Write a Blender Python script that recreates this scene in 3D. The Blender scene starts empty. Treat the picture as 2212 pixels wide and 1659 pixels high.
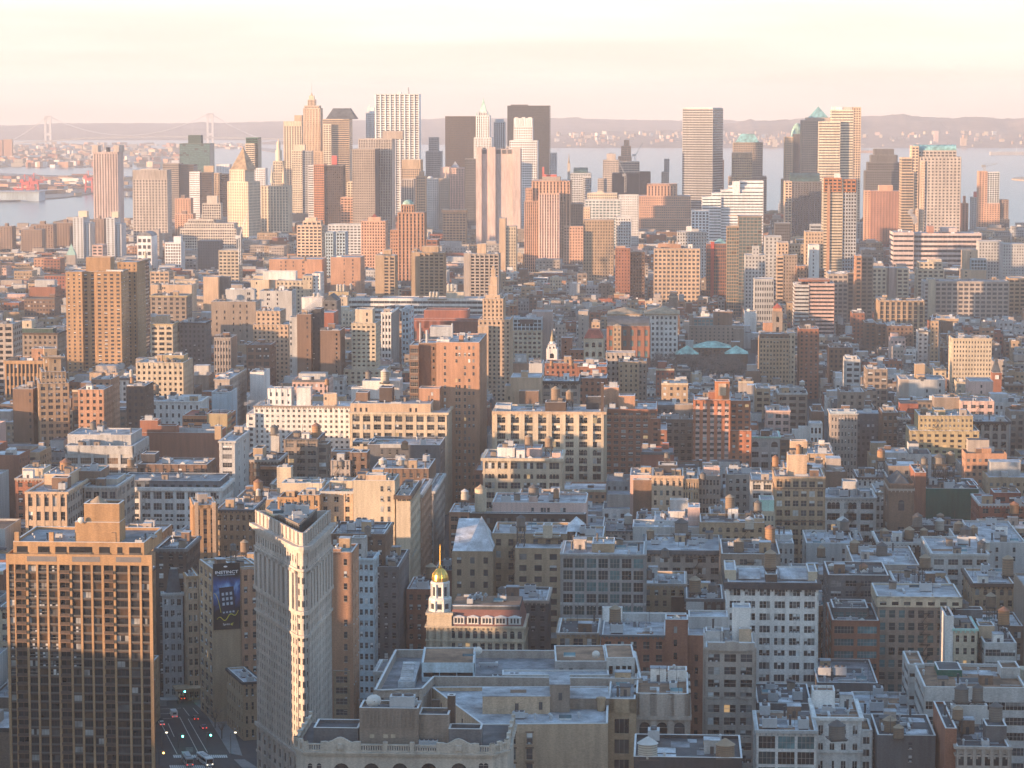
import bpy, math, random
from math import sin, cos, tan, pi, radians, sqrt
random.seed(11)
sc = bpy.context.scene
COL = sc.collection
R = random.random
def U(a, b): return a + (b - a) * random.random()

HAZE_D, HAZE_COL, HAZE_G = 5.7e-5, (.91, .925, 1.0, 1), 0.0
SHADE_BLOCKS = [((-310, 530), 85, 155, 100, 'lime', 'g', 'massive stone shadow block added out of view to the left', 0),
       ((-430, 690), 60, 60, 77, 'tan', 'g', 'tan shadow block added out of view to the left', 0), ((-410, 668), 40, 20, 50, 'brick', 'g', 'brick shadow block added out of view to the left', 0),
       ((-345, 770), 20, 36, 97, 'stone', 'g', 'slim stone shadow block added out of view to the left', 0), ((-340, 816), 70, 40, 54, 'stone', 'g', 'low stone shadow block added out of view to the left', 0), ((-340, 876), 70, 40, 90, 'tan', 'g', 'tall tan shadow block added out of view to the left', 0),
       ((-300, 688), 30, 20, 88, 'brick', 'g', 'narrow brick shadow block added out of view to the left', 0)]  # made-up blocks outside the view, placed to throw shade on chosen facades
# ---------------------------------------------------------------- camera, sky, sun, exposure
H, PIT, FPX, G = 230.0, radians(5.89), 5786.0, 6.0      # eye height, pitch, focal length in 2212-px units, street level
cam = bpy.data.objects.new('camera', bpy.data.cameras.new('camera')); COL.objects.link(cam)
cam.location = (0, 0, H); cam.rotation_euler = (pi/2 - PIT, 0, 0)
cam.data.sensor_width = 36; cam.data.lens = 36 * FPX / 2212
cam.data.clip_start = 1; cam.data.clip_end = 120000
sc.camera = cam
SUN_AZ, SUN_EL = radians(117), radians(4.6)             # to the left of the view, slightly behind it
w = bpy.data.worlds.new('World'); sc.world = w; w.use_nodes = True
nt = w.node_tree; nt.nodes.clear()
out = nt.nodes.new('ShaderNodeOutputWorld'); bg = nt.nodes.new('ShaderNodeBackground')
sky = nt.nodes.new('ShaderNodeTexSky'); sky.sky_type = 'NISHITA'; sky.sun_disc = False
sky.sun_elevation = SUN_EL; sky.sun_rotation = -SUN_AZ; sky.altitude = 50
sky.air_density = 1.0; sky.dust_density = 1.5; sky.ozone_density = 1.5
tc = nt.nodes.new('ShaderNodeTexCoord'); sep = nt.nodes.new('ShaderNodeSeparateXYZ')
ramp = nt.nodes.new('ShaderNodeValToRGB')               # thin high cloud veil that whitens the low sky
nt.links.new(tc.outputs['Generated'], sep.inputs[0]); nt.links.new(sep.outputs['Z'], ramp.inputs[0])
mixc = nt.nodes.new('ShaderNodeMix'); mixc.data_type = 'RGBA'; mixc.inputs[0].default_value = 0.75
SKY_STOPS = [(0.0, (5.5, 4.55, 3.85)), (0.012, (5.6, 4.75, 4.1)), (0.045, (5.65, 5.4, 5.05)), (0.10, (3.6, 4.75, 5.5)), (0.4, (1.8, 3.0, 4.5)), (1.0, (1.2, 2.25, 3.8))]
ramp.color_ramp.elements[0].position = 0; ramp.color_ramp.elements[1].position = 1
for i, (p, c) in enumerate(SKY_STOPS):
    e = ramp.color_ramp.elements[0] if i == 0 else ramp.color_ramp.elements[-1] if i == len(SKY_STOPS) - 1 else ramp.color_ramp.elements.new(p)
    e.position = p; e.color = (c[0] / 7, c[1] / 7, c[2] / 7, 1)
wn = nt.nodes.new('ShaderNodeTexNoise'); wmap = nt.nodes.new('ShaderNodeMapping'); wmap.inputs['Scale'].default_value = (3, 3, 45)
nt.links.new(tc.outputs['Generated'], wmap.inputs[0]); nt.links.new(wmap.outputs[0], wn.inputs['Vector'])
wn.inputs['Scale'].default_value = 2.2; wn.inputs['Detail'].default_value = 5
wr = nt.nodes.new('ShaderNodeMapRange'); wr.inputs['To Min'].default_value = 6.2; wr.inputs['To Max'].default_value = 7.4
wr.inputs['From Min'].default_value = 0.35; wr.inputs['From Max'].default_value = 0.65
nt.links.new(wn.outputs['Fac'], wr.inputs['Value'])
vm = nt.nodes.new('ShaderNodeVectorMath'); vm.operation = 'SCALE'
nt.links.new(ramp.outputs['Color'], vm.inputs[0]); nt.links.new(wr.outputs[0], vm.inputs['Scale'])
nt.links.new(sky.outputs[0], mixc.inputs['A']); nt.links.new(vm.outputs[0], mixc.inputs['B'])
nt.links.new(mixc.outputs['Result'], bg.inputs[0]); bg.inputs[1].default_value = 0.10
nt.links.new(bg.outputs[0], out.inputs[0])
sl = bpy.data.lights.new('sun', 'SUN'); sl.energy = 4.7; sl.angle = radians(0.55); sl.color = (1.0, 0.615, 0.355)
sun = bpy.data.objects.new('sun', sl); COL.objects.link(sun)
SD = (-sin(SUN_AZ) * cos(SUN_EL), cos(SUN_AZ) * cos(SUN_EL), sin(SUN_EL))
import mathutils
sun.rotation_euler = mathutils.Vector(SD).to_track_quat('Z', 'Y').to_euler()
sc.view_settings.view_transform = 'Standard'; sc.view_settings.look = 'None'
sc.view_settings.exposure = 1.45; sc.view_settings.gamma = 1; sc.view_settings.use_curve_mapping = False
sc.cycles.use_denoising = True
sc.cycles.max_bounces = 4; sc.cycles.diffuse_bounces = 2; sc.cycles.glossy_bounces = 2; sc.cycles.volume_bounces = 0
sc.cycles.transparent_max_bounces = 4; sc.cycles.caustics_reflective = False; sc.cycles.caustics_refractive = False

# ---------------------------------------------------------------- measuring: crops of the photograph used as rulers
F2 = {'A': (165.6, .26042), 'B': (547.2, .26042), 'C': (900.0, .22785), 'D': (1226.9, .26042)}
O2 = {'A1': 0, 'A2': 547.2, 'A3': 1080, 'A4': 1635.8, 'B1': 0, 'B2': 547.2, 'B3': 1080, 'B4': 1635.8,
      'C1': 0, 'C2': 468, 'C3': 936, 'C4': 1368, 'C5': 1707.8, 'D1': 0, 'D2': 547.2, 'D3': 1080, 'D4': 1635.8, 'Z': 0}
def pu(k, x): return x if k == 'Z' else O2[k] + x * F2[k[0]][1]
def pv(k, y): return y if k == 'Z' else F2[k[0]][0] + y * F2[k[0]][1]
def ray(u, v):
    a, b = (u - 1106) / FPX, (829.5 - v) / FPX
    return (a, cos(PIT) + b * sin(PIT), -sin(PIT) + b * cos(PIT))
def at(u, v, Y):
    d = ray(u, v); t = Y / d[1]; return (d[0] * t, Y, H + d[2] * t)
def atz(u, v, z):
    d = ray(u, v); t = (z - H) / d[2]; return (d[0] * t, d[1] * t, z)
def proj(x, y, z):
    zz = z - H; dep = y * cos(PIT) - zz * sin(PIT); up = y * sin(PIT) + zz * cos(PIT)
    return 1106 + FPX * x / dep, 829.5 - FPX * up / dep

# ---------------------------------------------------------------- materials
MATS = {}
def nodes(name):
    m = bpy.data.materials.new(name); m.use_nodes = True
    n = m.node_tree; p = n.nodes['Principled BSDF']; return m, n, p
def mulnoise(n, p, col, coord, scales, amts):
    """colour x slow and fine noise, plus an object-wide tint"""
    cur = None
    for sc_, amt, det in zip(scales, amts, (4, 3, 6)):
        mp = n.nodes.new('ShaderNodeMapping'); mp.inputs['Scale'].default_value = sc_
        n.links.new(coord, mp.inputs[0])
        t = n.nodes.new('ShaderNodeTexNoise'); t.inputs['Scale'].default_value = 1; t.inputs['Detail'].default_value = det
        n.links.new(mp.outputs[0], t.inputs['Vector'])
        r = n.nodes.new('ShaderNodeMapRange'); r.inputs['From Min'].default_value = .3; r.inputs['From Max'].default_value = .7
        r.inputs['To Min'].default_value = 1 - amt; r.inputs['To Max'].default_value = 1 + amt * .7
        n.links.new(t.outputs['Fac'], r.inputs['Value'])
        v = n.nodes.new('ShaderNodeVectorMath'); v.operation = 'SCALE'
        if cur is None: v.inputs[0].default_value = col
        else: n.links.new(cur, v.inputs[0])
        n.links.new(r.outputs[0], v.inputs['Scale']); cur = v.outputs[0]
    n.links.new(cur, p.inputs['Base Color'])
def coords(n, kind='Object'):
    t = n.nodes.new('ShaderNodeTexCoord'); return t.outputs[kind]
WALLC = dict(tan=(.40, .29, .19), gold=(.41, .26, .145), cream=(.52, .44, .33), white=(.70, .68, .65), lime=(.45, .40, .34),
             grey=(.30, .30, .30), brown=(.19, .125, .09), brick=(.28, .125, .08), red=(.30, .115, .08), salmon=(.44, .25, .16),
             pink=(.56, .40, .35), dark=(.055, .055, .06), dkbrown=(.095, .07, .058), blue=(.28, .34, .38), slate=(.12, .14, .16),
             rose=(.42, .33, .30), yellow=(.40, .32, .19), ltgrey=(.45, .45, .44), orange=(.44, .19, .09), green=(.03, .13, .09),
             copper=(.36, .56, .49), stone=(.38, .33, .29), taupe=(.27, .22, .18), peach=(.50, .37, .26), gnet=(.02, .10, .075),
             dkgreen=(.06, .10, .09), bluew=(.42, .52, .58), dkgrey=(.13, .13, .135), steel=(.40, .42, .44), redw=(.45, .07, .05), warm_brick=(.42, .17, .095))
PALE = [False]                                          # far towers: the same wall colours, lightened beyond a set distance
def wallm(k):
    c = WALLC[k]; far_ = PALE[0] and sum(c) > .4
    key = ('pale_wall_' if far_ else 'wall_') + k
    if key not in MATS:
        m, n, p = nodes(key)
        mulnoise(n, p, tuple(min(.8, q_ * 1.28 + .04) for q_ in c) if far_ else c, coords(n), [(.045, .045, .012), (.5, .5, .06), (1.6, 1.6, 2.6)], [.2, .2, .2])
        p.inputs['Roughness'].default_value = .85; p.inputs['Specular IOR Level'].default_value = .25
        MATS[key] = m
    return MATS[key]
ROOFC = dict(silver=(.40, .42, .45), white=(.62, .64, .67), tar=(.085, .088, .095), brownr=(.27, .16, .10), greyr=(.23, .24, .26),
             red=(.36, .09, .06), copper=(.36, .58, .50), slate=(.08, .095, .11), tanr=(.36, .27, .18), teal=(.22, .44, .44), dkteal=(.05, .11, .12))
def roofm(k):
    key = 'roof_' + k
    if key not in MATS:
        m, n, p = nodes(key)
        mulnoise(n, p, ROOFC[k], coords(n), [(.05, .05, .05), (.22, .22, .22), (1.5, 1.5, 1.5)], [.38, .42, .2])
        p.inputs['Roughness'].default_value = .8; p.inputs['Specular IOR Level'].default_value = .3
        MATS[key] = m
    return MATS[key]
def plain(key, col, rough=.6, metal=0, spec=.5, emit=0):
    if key not in MATS:
        m, n, p = nodes(key)
        mulnoise(n, p, col, coords(n), [(.3, .3, .3), (2, 2, 2)], [.12, .1])
        p.inputs['Roughness'].default_value = rough; p.inputs['Metallic'].default_value = metal; p.inputs['Specular IOR Level'].default_value = spec
        if emit:
            p.inputs['Emission Color'].default_value = (*col, 1); p.inputs['Emission Strength'].default_value = emit
        MATS[key] = m
    return MATS[key]
def glassm(key, col, rough, spec=.6):
    m, n, p = nodes(key)
    oi = n.nodes.new('ShaderNodeObjectInfo'); r = n.nodes.new('ShaderNodeMapRange'); r.inputs['To Min'].default_value = .3; r.inputs['To Max'].default_value = 2.1
    n.links.new(oi.outputs['Random'], r.inputs['Value'])
    nz = n.nodes.new('ShaderNodeTexNoise'); nz.inputs['Scale'].default_value = .35; nz.inputs['Detail'].default_value = 1
    n.links.new(coords(n), nz.inputs['Vector'])
    r2 = n.nodes.new('ShaderNodeMath'); r2.operation = 'MULTIPLY'; n.links.new(r.outputs[0], r2.inputs[0]); n.links.new(nz.outputs['Fac'], r2.inputs[1])
    v = n.nodes.new('ShaderNodeVectorMath'); v.operation = 'SCALE'; v.inputs[0].default_value = [c * 2 for c in col]
    n.links.new(r2.outputs[0], v.inputs['Scale']); n.links.new(v.outputs[0], p.inputs['Base Color'])
    p.inputs['Roughness'].default_value = rough; p.inputs['Specular IOR Level'].default_value = spec
    MATS[key] = m
glassm('glass', (.028, .031, .036), .12); glassm('glass_blind', (.10, .10, .10), .2); glassm('glass_pale', (.33, .34, .34), .35)
glassm('glass_teal', (.05, .10, .11), .15, .7); glassm('glass_warm', (.09, .06, .04), .15)
m_, n_, p_ = nodes('glass_lit'); p_.inputs['Base Color'].default_value = (.3, .2, .1, 1); p_.inputs['Emission Color'].default_value = (1, .62, .28, 1); p_.inputs['Emission Strength'].default_value = .16; MATS['glass_lit'] = m_
GL = [MATS['glass'], MATS['glass_blind'], MATS['glass_pale'], MATS['glass_teal'], MATS['glass_warm'], MATS['glass_lit']]

# ---------------------------------------------------------------- mesh builder
class MB:
    def __init__(s): s.v = []; s.f = []; s.m = []; s.mats = []
    def mi(s, mat):
        if mat not in s.mats: s.mats.append(mat)
        return s.mats.index(mat)
    def poly(s, pts, mat):
        b = len(s.v); s.v += pts; s.f.append(tuple(range(b, b + len(pts)))); s.m.append(s.mi(mat))
    def hexa(s, p, mat, bottom=False):
        """p: 4 bottom points (counter-clockwise from above) then 4 top points"""
        b = len(s.v); s.v += p; i = s.mi(mat)
        fs = [(4, 5, 6, 7), (0, 1, 5, 4), (1, 2, 6, 5), (2, 3, 7, 6), (3, 0, 4, 7)]
        if bottom: fs.append((3, 2, 1, 0))
        for f in fs: s.f.append(tuple(b + k for k in f)); s.m.append(i)
    def box(s, x0, x1, y0, y1, z0, z1, mat, bottom=False):
        s.hexa([(x0, y0, z0), (x1, y0, z0), (x1, y1, z0), (x0, y1, z0), (x0, y0, z1), (x1, y0, z1), (x1, y1, z1), (x0, y1, z1)], mat, bottom)
    def fbox(s, fr, s0, s1, d0, d1, z0, z1, mat, bottom=True):
        """box in a wall's frame: s along the wall, d outwards"""
        ox, oy, a = fr; c, n = cos(a), sin(a)
        def P(q, d, z): return (ox + c * q + n * d, oy + n * q - c * d, z)
        s.hexa([P(s0, d1, z0), P(s1, d1, z0), P(s1, d0, z0), P(s0, d0, z0), P(s0, d1, z1), P(s1, d1, z1), P(s1, d0, z1), P(s0, d0, z1)], mat, bottom)
    def fquad(s, fr, s0, s1, d, z0, z1, mat):
        ox, oy, a = fr; c, n = cos(a), sin(a)
        def P(q, z): return (ox + c * q + n * d, oy + n * q - c * d, z)
        s.poly([P(s0, z0), P(s1, z0), P(s1, z1), P(s0, z1)], mat)
    def prism(s, pts, z0, z1, mat, cap=True, matcap=None, bottom=False):
        n = len(pts); b = len(s.v); s.v += [(x, y, z0) for x, y in pts] + [(x, y, z1) for x, y in pts]; i = s.mi(mat)
        for k in range(n):
            j = (k + 1) % n; s.f.append((b + k, b + j, b + n + j, b + n + k)); s.m.append(i)
        if cap: s.f.append(tuple(range(b + n, b + 2 * n))); s.m.append(s.mi(matcap or mat))
        if bottom: s.f.append(tuple(range(b + n - 1, b - 1, -1))); s.m.append(i)
    def lathe(s, cx, cy, prof, mat, n=12, a0=0):
        """prof: (radius, z) from the bottom up"""
        b = len(s.v); i = s.mi(mat)
        for r, z in prof:
            for k in range(n): a = a0 + 2 * pi * k / n; s.v.append((cx + r * cos(a), cy + r * sin(a), z))
        for q in range(len(prof) - 1):
            for k in range(n):
                j = (k + 1) % n; s.f.append((b + q * n + k, b + q * n + j, b + q * n + n + j, b + q * n + n + k)); s.m.append(i)
        s.f.append(tuple(b + (len(prof) - 1) * n + k for k in range(n))); s.m.append(i)
    def pyr(s, pts, z0, apex, mat, eave=0):
        n = len(pts); b = len(s.v); s.v += [(x, y, z0) for x, y in pts] + [apex]; i = s.mi(mat)
        for k in range(n): s.f.append((b + k, b + (k + 1) % n, b + n)); s.m.append(i)
    def bar(s, p, q, r, mat, n=4):
        p, q = mathutils.Vector(p), mathutils.Vector(q); d = (q - p)
        if d.length < 1e-6: return
        d.normalize(); a = d.orthogonal().normalized(); c = d.cross(a); b = len(s.v); i = s.mi(mat)
        for e in (p, q):
            for k in range(n):
                t = 2 * pi * k / n + pi / 4; s.v.append(tuple(e + a * (r * cos(t)) + c * (r * sin(t))))
        for k in range(n):
            j = (k + 1) % n; s.f.append((b + k, b + j, b + n + j, b + n + k)); s.m.append(i)
        s.f.append(tuple(b + n - 1 - k for k in range(n))); s.m.append(i); s.f.append(tuple(b + n + k for k in range(n))); s.m.append(i)
    def mesh(s, name):
        me = bpy.data.meshes.new(name); me.from_pydata(s.v, [], s.f)
        for m in s.mats: me.materials.append(m)
        me.polygons.foreach_set('material_index', s.m); me.update(); return me
    def build(s, name, parent=None, kind=None, smooth=False):
        if not s.f: return None
        me = s.mesh(name); o = bpy.data.objects.new(name, me); COL.objects.link(o)
        if smooth: me.polygons.foreach_set('use_smooth', [True] * len(me.polygons))
        if parent: o.parent = parent
        if kind: o['kind'] = kind
        return o
def empty(name, loc, rz=0):
    o = bpy.data.objects.new(name, None); COL.objects.link(o); o.location = loc; o.rotation_euler = (0, 0, rz); o.empty_display_size = 2; return o
def tag(o, label, cat, group=None, kind=None):
    if label: o['label'] = label
    if cat: o['category'] = cat
    if group: o['group'] = group
    if kind: o['kind'] = kind
def inst(name, me, parent, loc=(0, 0, 0), rz=0, scale=None):
    o = bpy.data.objects.new(name, me); COL.objects.link(o); o.parent = parent; o.location = loc
    if rz: o.rotation_euler = (0, 0, rz)
    if scale: o.scale = scale
    return o

# ---------------------------------------------------------------- windows (shared meshes)
WIN = {}
def winmesh(wd, ht, arch, var):
    k = (round(wd, 1), round(ht, 1), arch, var)
    if k in WIN: return WIN[k]
    wd, ht = k[0], k[1]; m = MB(); g = GL[[0, 0, 0, 0, 1, 2, 3, 4, 5][var]]
    fm = plain('window_frame', (.26, .25, .235), .6)
    if arch:
        r = wd / 2; zc = max(.2, ht - r); pts = [(0, zc)] if False else []
        pts = [(0, 0), (wd, 0)] + [(r + r * cos(pi * i / 8), zc + (ht - zc) * sin(pi * i / 8)) for i in range(9)]
        n = len(pts); b = len(m.v); m.v += [(x, 0, z) for x, z in pts] + [(x, -.06, z) for x, z in pts]; i = m.mi(g)
        m.f.append(tuple(b + n + q for q in range(n))); m.m.append(i)
        for q in range(n):
            j = (q + 1) % n; m.f.append((b + q, b + j, b + n + j, b + n + q)); m.m.append(i)
        m.box(0, wd, -.10, -.055, zc - .07, zc + .07, fm, True)
    else:
        m.box(0, wd, -.06, 0, 0, ht, g, True); m.box(-.1, wd + .1, -.2, -.004, -.17, -.004, wallm('lime'), True)
        if var in (1, 3) and wd < 2.4: m.box(wd * .25, wd * .25 + .65, -.42, -.064, .03, .45, plain('galvanised', (.42, .44, .46), .5), True)
        if ht > 1.2 and ht < 4: m.box(0, wd, -.10, -.062, ht * .5 - .06, ht * .5 + .06, fm, True)
        if wd > 2.2:
            for q in range(1, int(wd / 1.1)): x = wd * q / int(wd / 1.1); m.box(x - .06, x + .06, -.098, -.064, 0, ht, fm, True)
        if var in (1, 2):
            hh = ht * (.42 if var == 1 else .7); m.box(.06, wd - .06, -.085, -.063, ht - hh, ht - .05, GL[2] if var == 1 else GL[1], True)
    WIN[k] = m.mesh('window'); return WIN[k]

# ---------------------------------------------------------------- building class
ROT = radians(3.36)
BLD = []
class B:
    def __init__(s, name, cat, label, P, wd, dep, zt, rot=ROT, near=False, u0=None, ref=None):
        s.P, s.w, s.dep, s.zt, s.rot = P, wd, dep, zt, rot
        s.root = empty(name, (P[0], P[1], G), -rot); tag(s.root, label, cat)
        s.near = near; s.budget = 100 if near else 0; s.label = label; s.ref = ref
        s.rest = MB(); s.wall = {}; s.vb = None; s.hand = True; s.tiers = []
        BLD.append(s)
    def world(s, x, y, z=0):
        c, n = cos(s.rot), sin(s.rot); return (s.P[0] + x * c + y * n, s.P[1] - x * n + y * c, G + z)
    def lx(s, u, y=0, z=None):
        """local x on the plane local y whose point at height z (local) shows in column u"""
        z = s.zt if z is None else z
        c, n = cos(s.rot), sin(s.rot); px, py = s.P[0] + y * n, s.P[1] + y * c; k = (u - 1106) / FPX; zz = G + z - H
        return (k * (py * cos(PIT) - zz * sin(PIT)) - px) / (c + k * n * cos(PIT))
    def lz(s, v, x=0, y=0):
        wx, wy, _ = s.world(x, y)
        b = (829.5 - v) / FPX; return H + wy * (-sin(PIT) + b * cos(PIT)) / (cos(PIT) + b * sin(PIT)) - G
    def mb(s, part):
        if part not in s.wall: s.wall[part] = MB()
        return s.wall[part]
    def window(s, fr, q, z, wd, ht, arch=0, mat=None):
        r = R() * (1 if s.near else .78); var = 0 if r < .56 else 3 if r < .66 else 1 if r < .82 else 2 if r < .88 else 4 if r < .95 else 5
        if R() < .006 and s.P[1] < 1700: var = 8
        if mat == 'teal': var = 6 if r < .7 else 0
        if mat == 'warm': var = 7 if r < .6 else 0
        ox, oy, a = fr
        if s.budget > 0 and wd > .3:
            s.budget -= 1
            inst('window', winmesh(wd, ht, arch, var), s.root, (ox + cos(a) * q + sin(a) * .012, oy + sin(a) * q - cos(a) * .012, z), a)
        else:
            g = GL[[0, 0, 1, 0, 1, 2, 3, 4, 5][var]]
            if arch:
                c, n = cos(a), sin(a); r_ = wd / 2; zc = max(.2, ht - r_)
                pts = [(0, 0), (wd, 0)] + [(r_ + r_ * cos(pi * i / 6), zc + (ht - zc) * sin(pi * i / 6)) for i in range(7)]
                s.rest.poly([(ox + c * (q + x) + n * .06, oy + n * (q + x) - c * .06, z + zz) for x, zz in pts], g)
            else: s.rest.fquad(fr, q, q + wd, .06, z, z + ht, g)
            if var == 1 and wd > .8 and s.P[1] < 2400: s.rest.fquad(fr, q + .05, q + wd - .05, .075, z + ht * .6, z + ht - .05, GL[2])
    def facade(s, fr, L, z0, z1, st, wm):
        m = s.mb('wall'); k = st.get('k', 'g'); bw = st.get('bw', 3.6); fh = st.get('fh', 3.9)
        ww, wh, rel = st.get('ww', .5), st.get('wh', .55), st.get('rel', .28)
        top, bot = st.get('top', 1.2), st.get('bot', 0.0)
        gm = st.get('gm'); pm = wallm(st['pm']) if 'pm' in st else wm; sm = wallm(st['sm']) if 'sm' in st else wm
        if k == 'n' or L < 1.5 or z1 - z0 < 2.5: return
        za, zb = z0 + bot, z1 - top
        nb = st.get('nb') or max(1, round(L / bw)); nf = st.get('nf') or max(1, round((zb - za) / fh))
        if 'nbr' in st: nb = max(1, round(L / st['nbr']))
        bay, fl = L / nb, (zb - za) / nf
        if fl <= 0: return
        arch = st.get('arch', ()); sub = st.get('sub', 1)
        if k == 'f':                                    # a party wall with a few windows
            cols = st.get('cols') or [U(.1, .9) for _ in range(max(1, int(L / 9)))]
            for c_ in cols:
                for j in range(nf):
                    if R() < .85: s.window(fr, c_ * L - .55, za + j * fl + fl * .25, 1.1, fl * .5)
            return
        if top > .3: m.fbox(fr, 0, L, 0, rel, zb + fl * (1 - wh) / 2 if k != 'r' else zb, z1, wm)
        if k in 'gp':
            pw = bay * (1 - ww) / 2; sh = fl * (1 - wh) / 2
            big = st.get('big', 0)
            for i in range(nb + 1):
                ex = pw * .45 if big and i % big == 0 else 0; rr = rel * (1.7 if ex else 1)
                m.fbox(fr, max(0, i * bay - pw - ex), min(L, i * bay + pw + ex), 0, rr, za, z1, pm)
            for j in range(nf + (0 if top > .3 else 1)):
                m.fbox(fr, 0, L, 0, rel * .78, max(za, za + j * fl - sh), min(z1, za + j * fl + sh), sm)
            for j in range(nf - 1, -1, -1):
                for i in range(nb):
                    a = 1 if (nf - 1 - j) in arch else 0
                    w1 = bay * ww / sub
                    for q in range(sub):
                        g_ = .12 if sub > 1 else .03
                        s.window(fr, i * bay + pw + q * w1 + g_ / 2, za + j * fl + sh + .02, w1 - g_, fl * wh - .04, a, gm)
        elif k == 'r':                                  # vertical ribs
            pw = bay * (1 - ww) / 2
            for i in range(nb + 1): m.fbox(fr, max(0, i * bay - pw), min(L, i * bay + pw), 0, rel, za, z1, pm)
            sh = fl * (1 - wh) / 2
            for j in range(nf + 1): m.fbox(fr, 0, L, 0, rel * .25, max(za, za + j * fl - sh), min(z1, za + j * fl + sh), sm)
            for j in range(nf - 1, -1, -1):
                for i in range(nb): s.window(fr, i * bay + pw, za + j * fl + sh, bay * ww, fl * wh, 0, gm)
        elif k == 'b':                                  # ribbon windows
            sh = fl * (1 - wh) / 2
            for j in range(nf + 1): m.fbox(fr, 0, L, 0, rel, max(za, za + j * fl - sh), min(z1, za + j * fl + sh), sm)
            m.fbox(fr, 0, .4, 0, rel * .9, za, z1, pm); m.fbox(fr, L - .4, L, 0, rel * .9, za, z1, pm)
            n2 = max(1, round(L / st.get('seg', 6)))
            for j in range(nf - 1, -1, -1):
                for i in range(n2): s.window(fr, i * L / n2 + .1, za + j * fl + sh, L / n2 - .2, fl * wh, 0, gm)
    def cornice(s, x0, x1, y0, y1, z, h, pr, mat, part='cornice'):
        m = s.mb(part)
        m.box(x0 - pr, x1 + pr, y0 - pr, y0 + .05, z - h, z, mat, True); m.box(x0 - pr, x0 + .05, y0 + .05, y1, z - h, z, mat, True); m.box(x1 - .05, x1 + pr, y0 + .05, y1, z - h, z, mat, True)
        if s.near:
            n = int((x1 - x0) / 1.6)
            for i in range(n):
                x = x0 + (i + .5) * (x1 - x0) / n; m.box(x - .25, x + .25, y0 - pr * .7, y0 - .04, z - h - .7, z - h - .003, mat, True)
    def block(s, x0, x1, y0, y1, z0, z1, wm, st, roof='silver', par=1.0, stl=None, str_=None, sides='flr', part='wall', roofpart='roof', parm=None):
        """one box of the building: core walls, parapet, roof deck and window walls"""
        m = s.mb(part); zr = z1 - par; p = .4; pm = parm or wm
        m.box(x0, x1, y0, y1, z0, zr - .02, wm)
        if par > .05:
            m.box(x0, x1, y0, y0 + p, zr - .02, z1, pm); m.box(x0, x1, y1 - p, y1, zr - .02, z1, pm)
            m.box(x0, x0 + p, y0 + p, y1 - p, zr - .02, z1, pm); m.box(x1 - p, x1, y0 + p, y1 - p, zr - .02, z1, pm)
        r = s.mb(roofpart); q = p + .01 if par > .05 else .02
        r.box(x0 + q, x1 - q, y0 + q, y1 - q, zr - .3, zr + .02, roofm(roof))
        if par > .05:
            cap = plain('coping', (.6, .6, .6), .7); t = .12; o = .06
            for bx in ((x0 - o, x1 + o, y0 - o, y0 + p + o), (x0 - o, x1 + o, y1 - p - o, y1 + o), (x0 - o, x0 + p + o, y0 + p + o, y1 - p - o), (x1 - p - o, x1 + o, y0 + p + o, y1 - p - o)):
                r.box(*bx, z1 + .003, z1 + t, cap)
        if 'f' in sides and st: s.facade((x0, y0, 0), x1 - x0, z0, z1 - .05, st, wm)
        a, b = stl or st, str_ or st
        if 'l' in sides and a: s.facade((x0, y1, -pi / 2), y1 - y0, z0, z1 - .05, a, wm)
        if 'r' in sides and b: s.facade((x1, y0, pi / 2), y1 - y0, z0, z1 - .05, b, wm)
        s.tiers.append((x0, x1, y0, y1, z0, z1))
    def topped(s, x0, x1, y0, y1, z0, z1, kind, mat, part='roof'):
        m = s.mb(part); cx, cy = (x0 + x1) / 2, (y0 + y1) / 2; pts = [(x0, y0), (x1, y0), (x1, y1), (x0, y1)]
        if kind == 'pyr': m.pyr(pts, z0, (cx, cy, z1), mat)
        elif kind == 'trunc':
            f = .55; t = [(cx + (x - cx) * f, cy + (y - cy) * f, z1) for x, y in pts]; m.hexa([(x, y, z0) for x, y in pts] + t, mat)
        elif kind == 'hip':
            d = min(x1 - x0, y1 - y0) / 2
            a, b = ((x0 + d, cy, z1), (x1 - d, cy, z1)) if x1 - x0 >= y1 - y0 else ((cx, y0 + d, z1), (cx, y1 - d, z1))
            P = [(x, y, z0) for x, y in pts]
            if x1 - x0 >= y1 - y0: m.poly([P[0], P[1], b, a], mat); m.poly([P[2], P[3], a, b], mat); m.poly([P[1], P[2], b], mat); m.poly([P[3], P[0], a], mat)
            else: m.poly([P[0], P[1], a], mat); m.poly([P[1], P[2], b, a], mat); m.poly([P[2], P[3], b], mat); m.poly([P[3], P[0], a, b], mat)
        elif kind == 'gable':                           # ridge along the depth
            m.poly([(x0, y0, z0), (cx, y0, z1), (cx, y1, z1), (x0, y1, z0)][::-1], mat); m.poly([(cx, y0, z1), (x1, y0, z0), (x1, y1, z0), (cx, y1, z1)][::-1], mat)
            m.poly([(x0, y0, z0), (x1, y0, z0), (cx, y0, z1)], mat); m.poly([(x1, y1, z0), (x0, y1, z0), (cx, y1, z1)], mat)
        elif kind == 'shed':                            # one slope rising to the back
            P = [(x, y, z0) for x, y in pts]; m.poly([P[0], P[1], (x1, y1, z1), (x0, y1, z1)], mat); m.poly([P[1], P[2], (x1, y1, z1)], mat); m.poly([P[3], P[0], (x0, y1, z1)], mat); m.poly([P[2], P[3], (x0, y1, z1), (x1, y1, z1)], mat)
        elif kind == 'barrel':                          # axis along the front
            n = 8; b = len(m.v); i = m.mi(mat); ry = (y1 - y0) / 2
            for x in (x0, x1):
                for q in range(n + 1): a = pi * q / n; m.v.append((x, cy - ry * cos(a), z0 + (z1 - z0) * sin(a)))
            for q in range(n): m.f.append((b + q, b + n + 1 + q, b + n + 2 + q, b + q + 1)); m.m.append(i)
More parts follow.
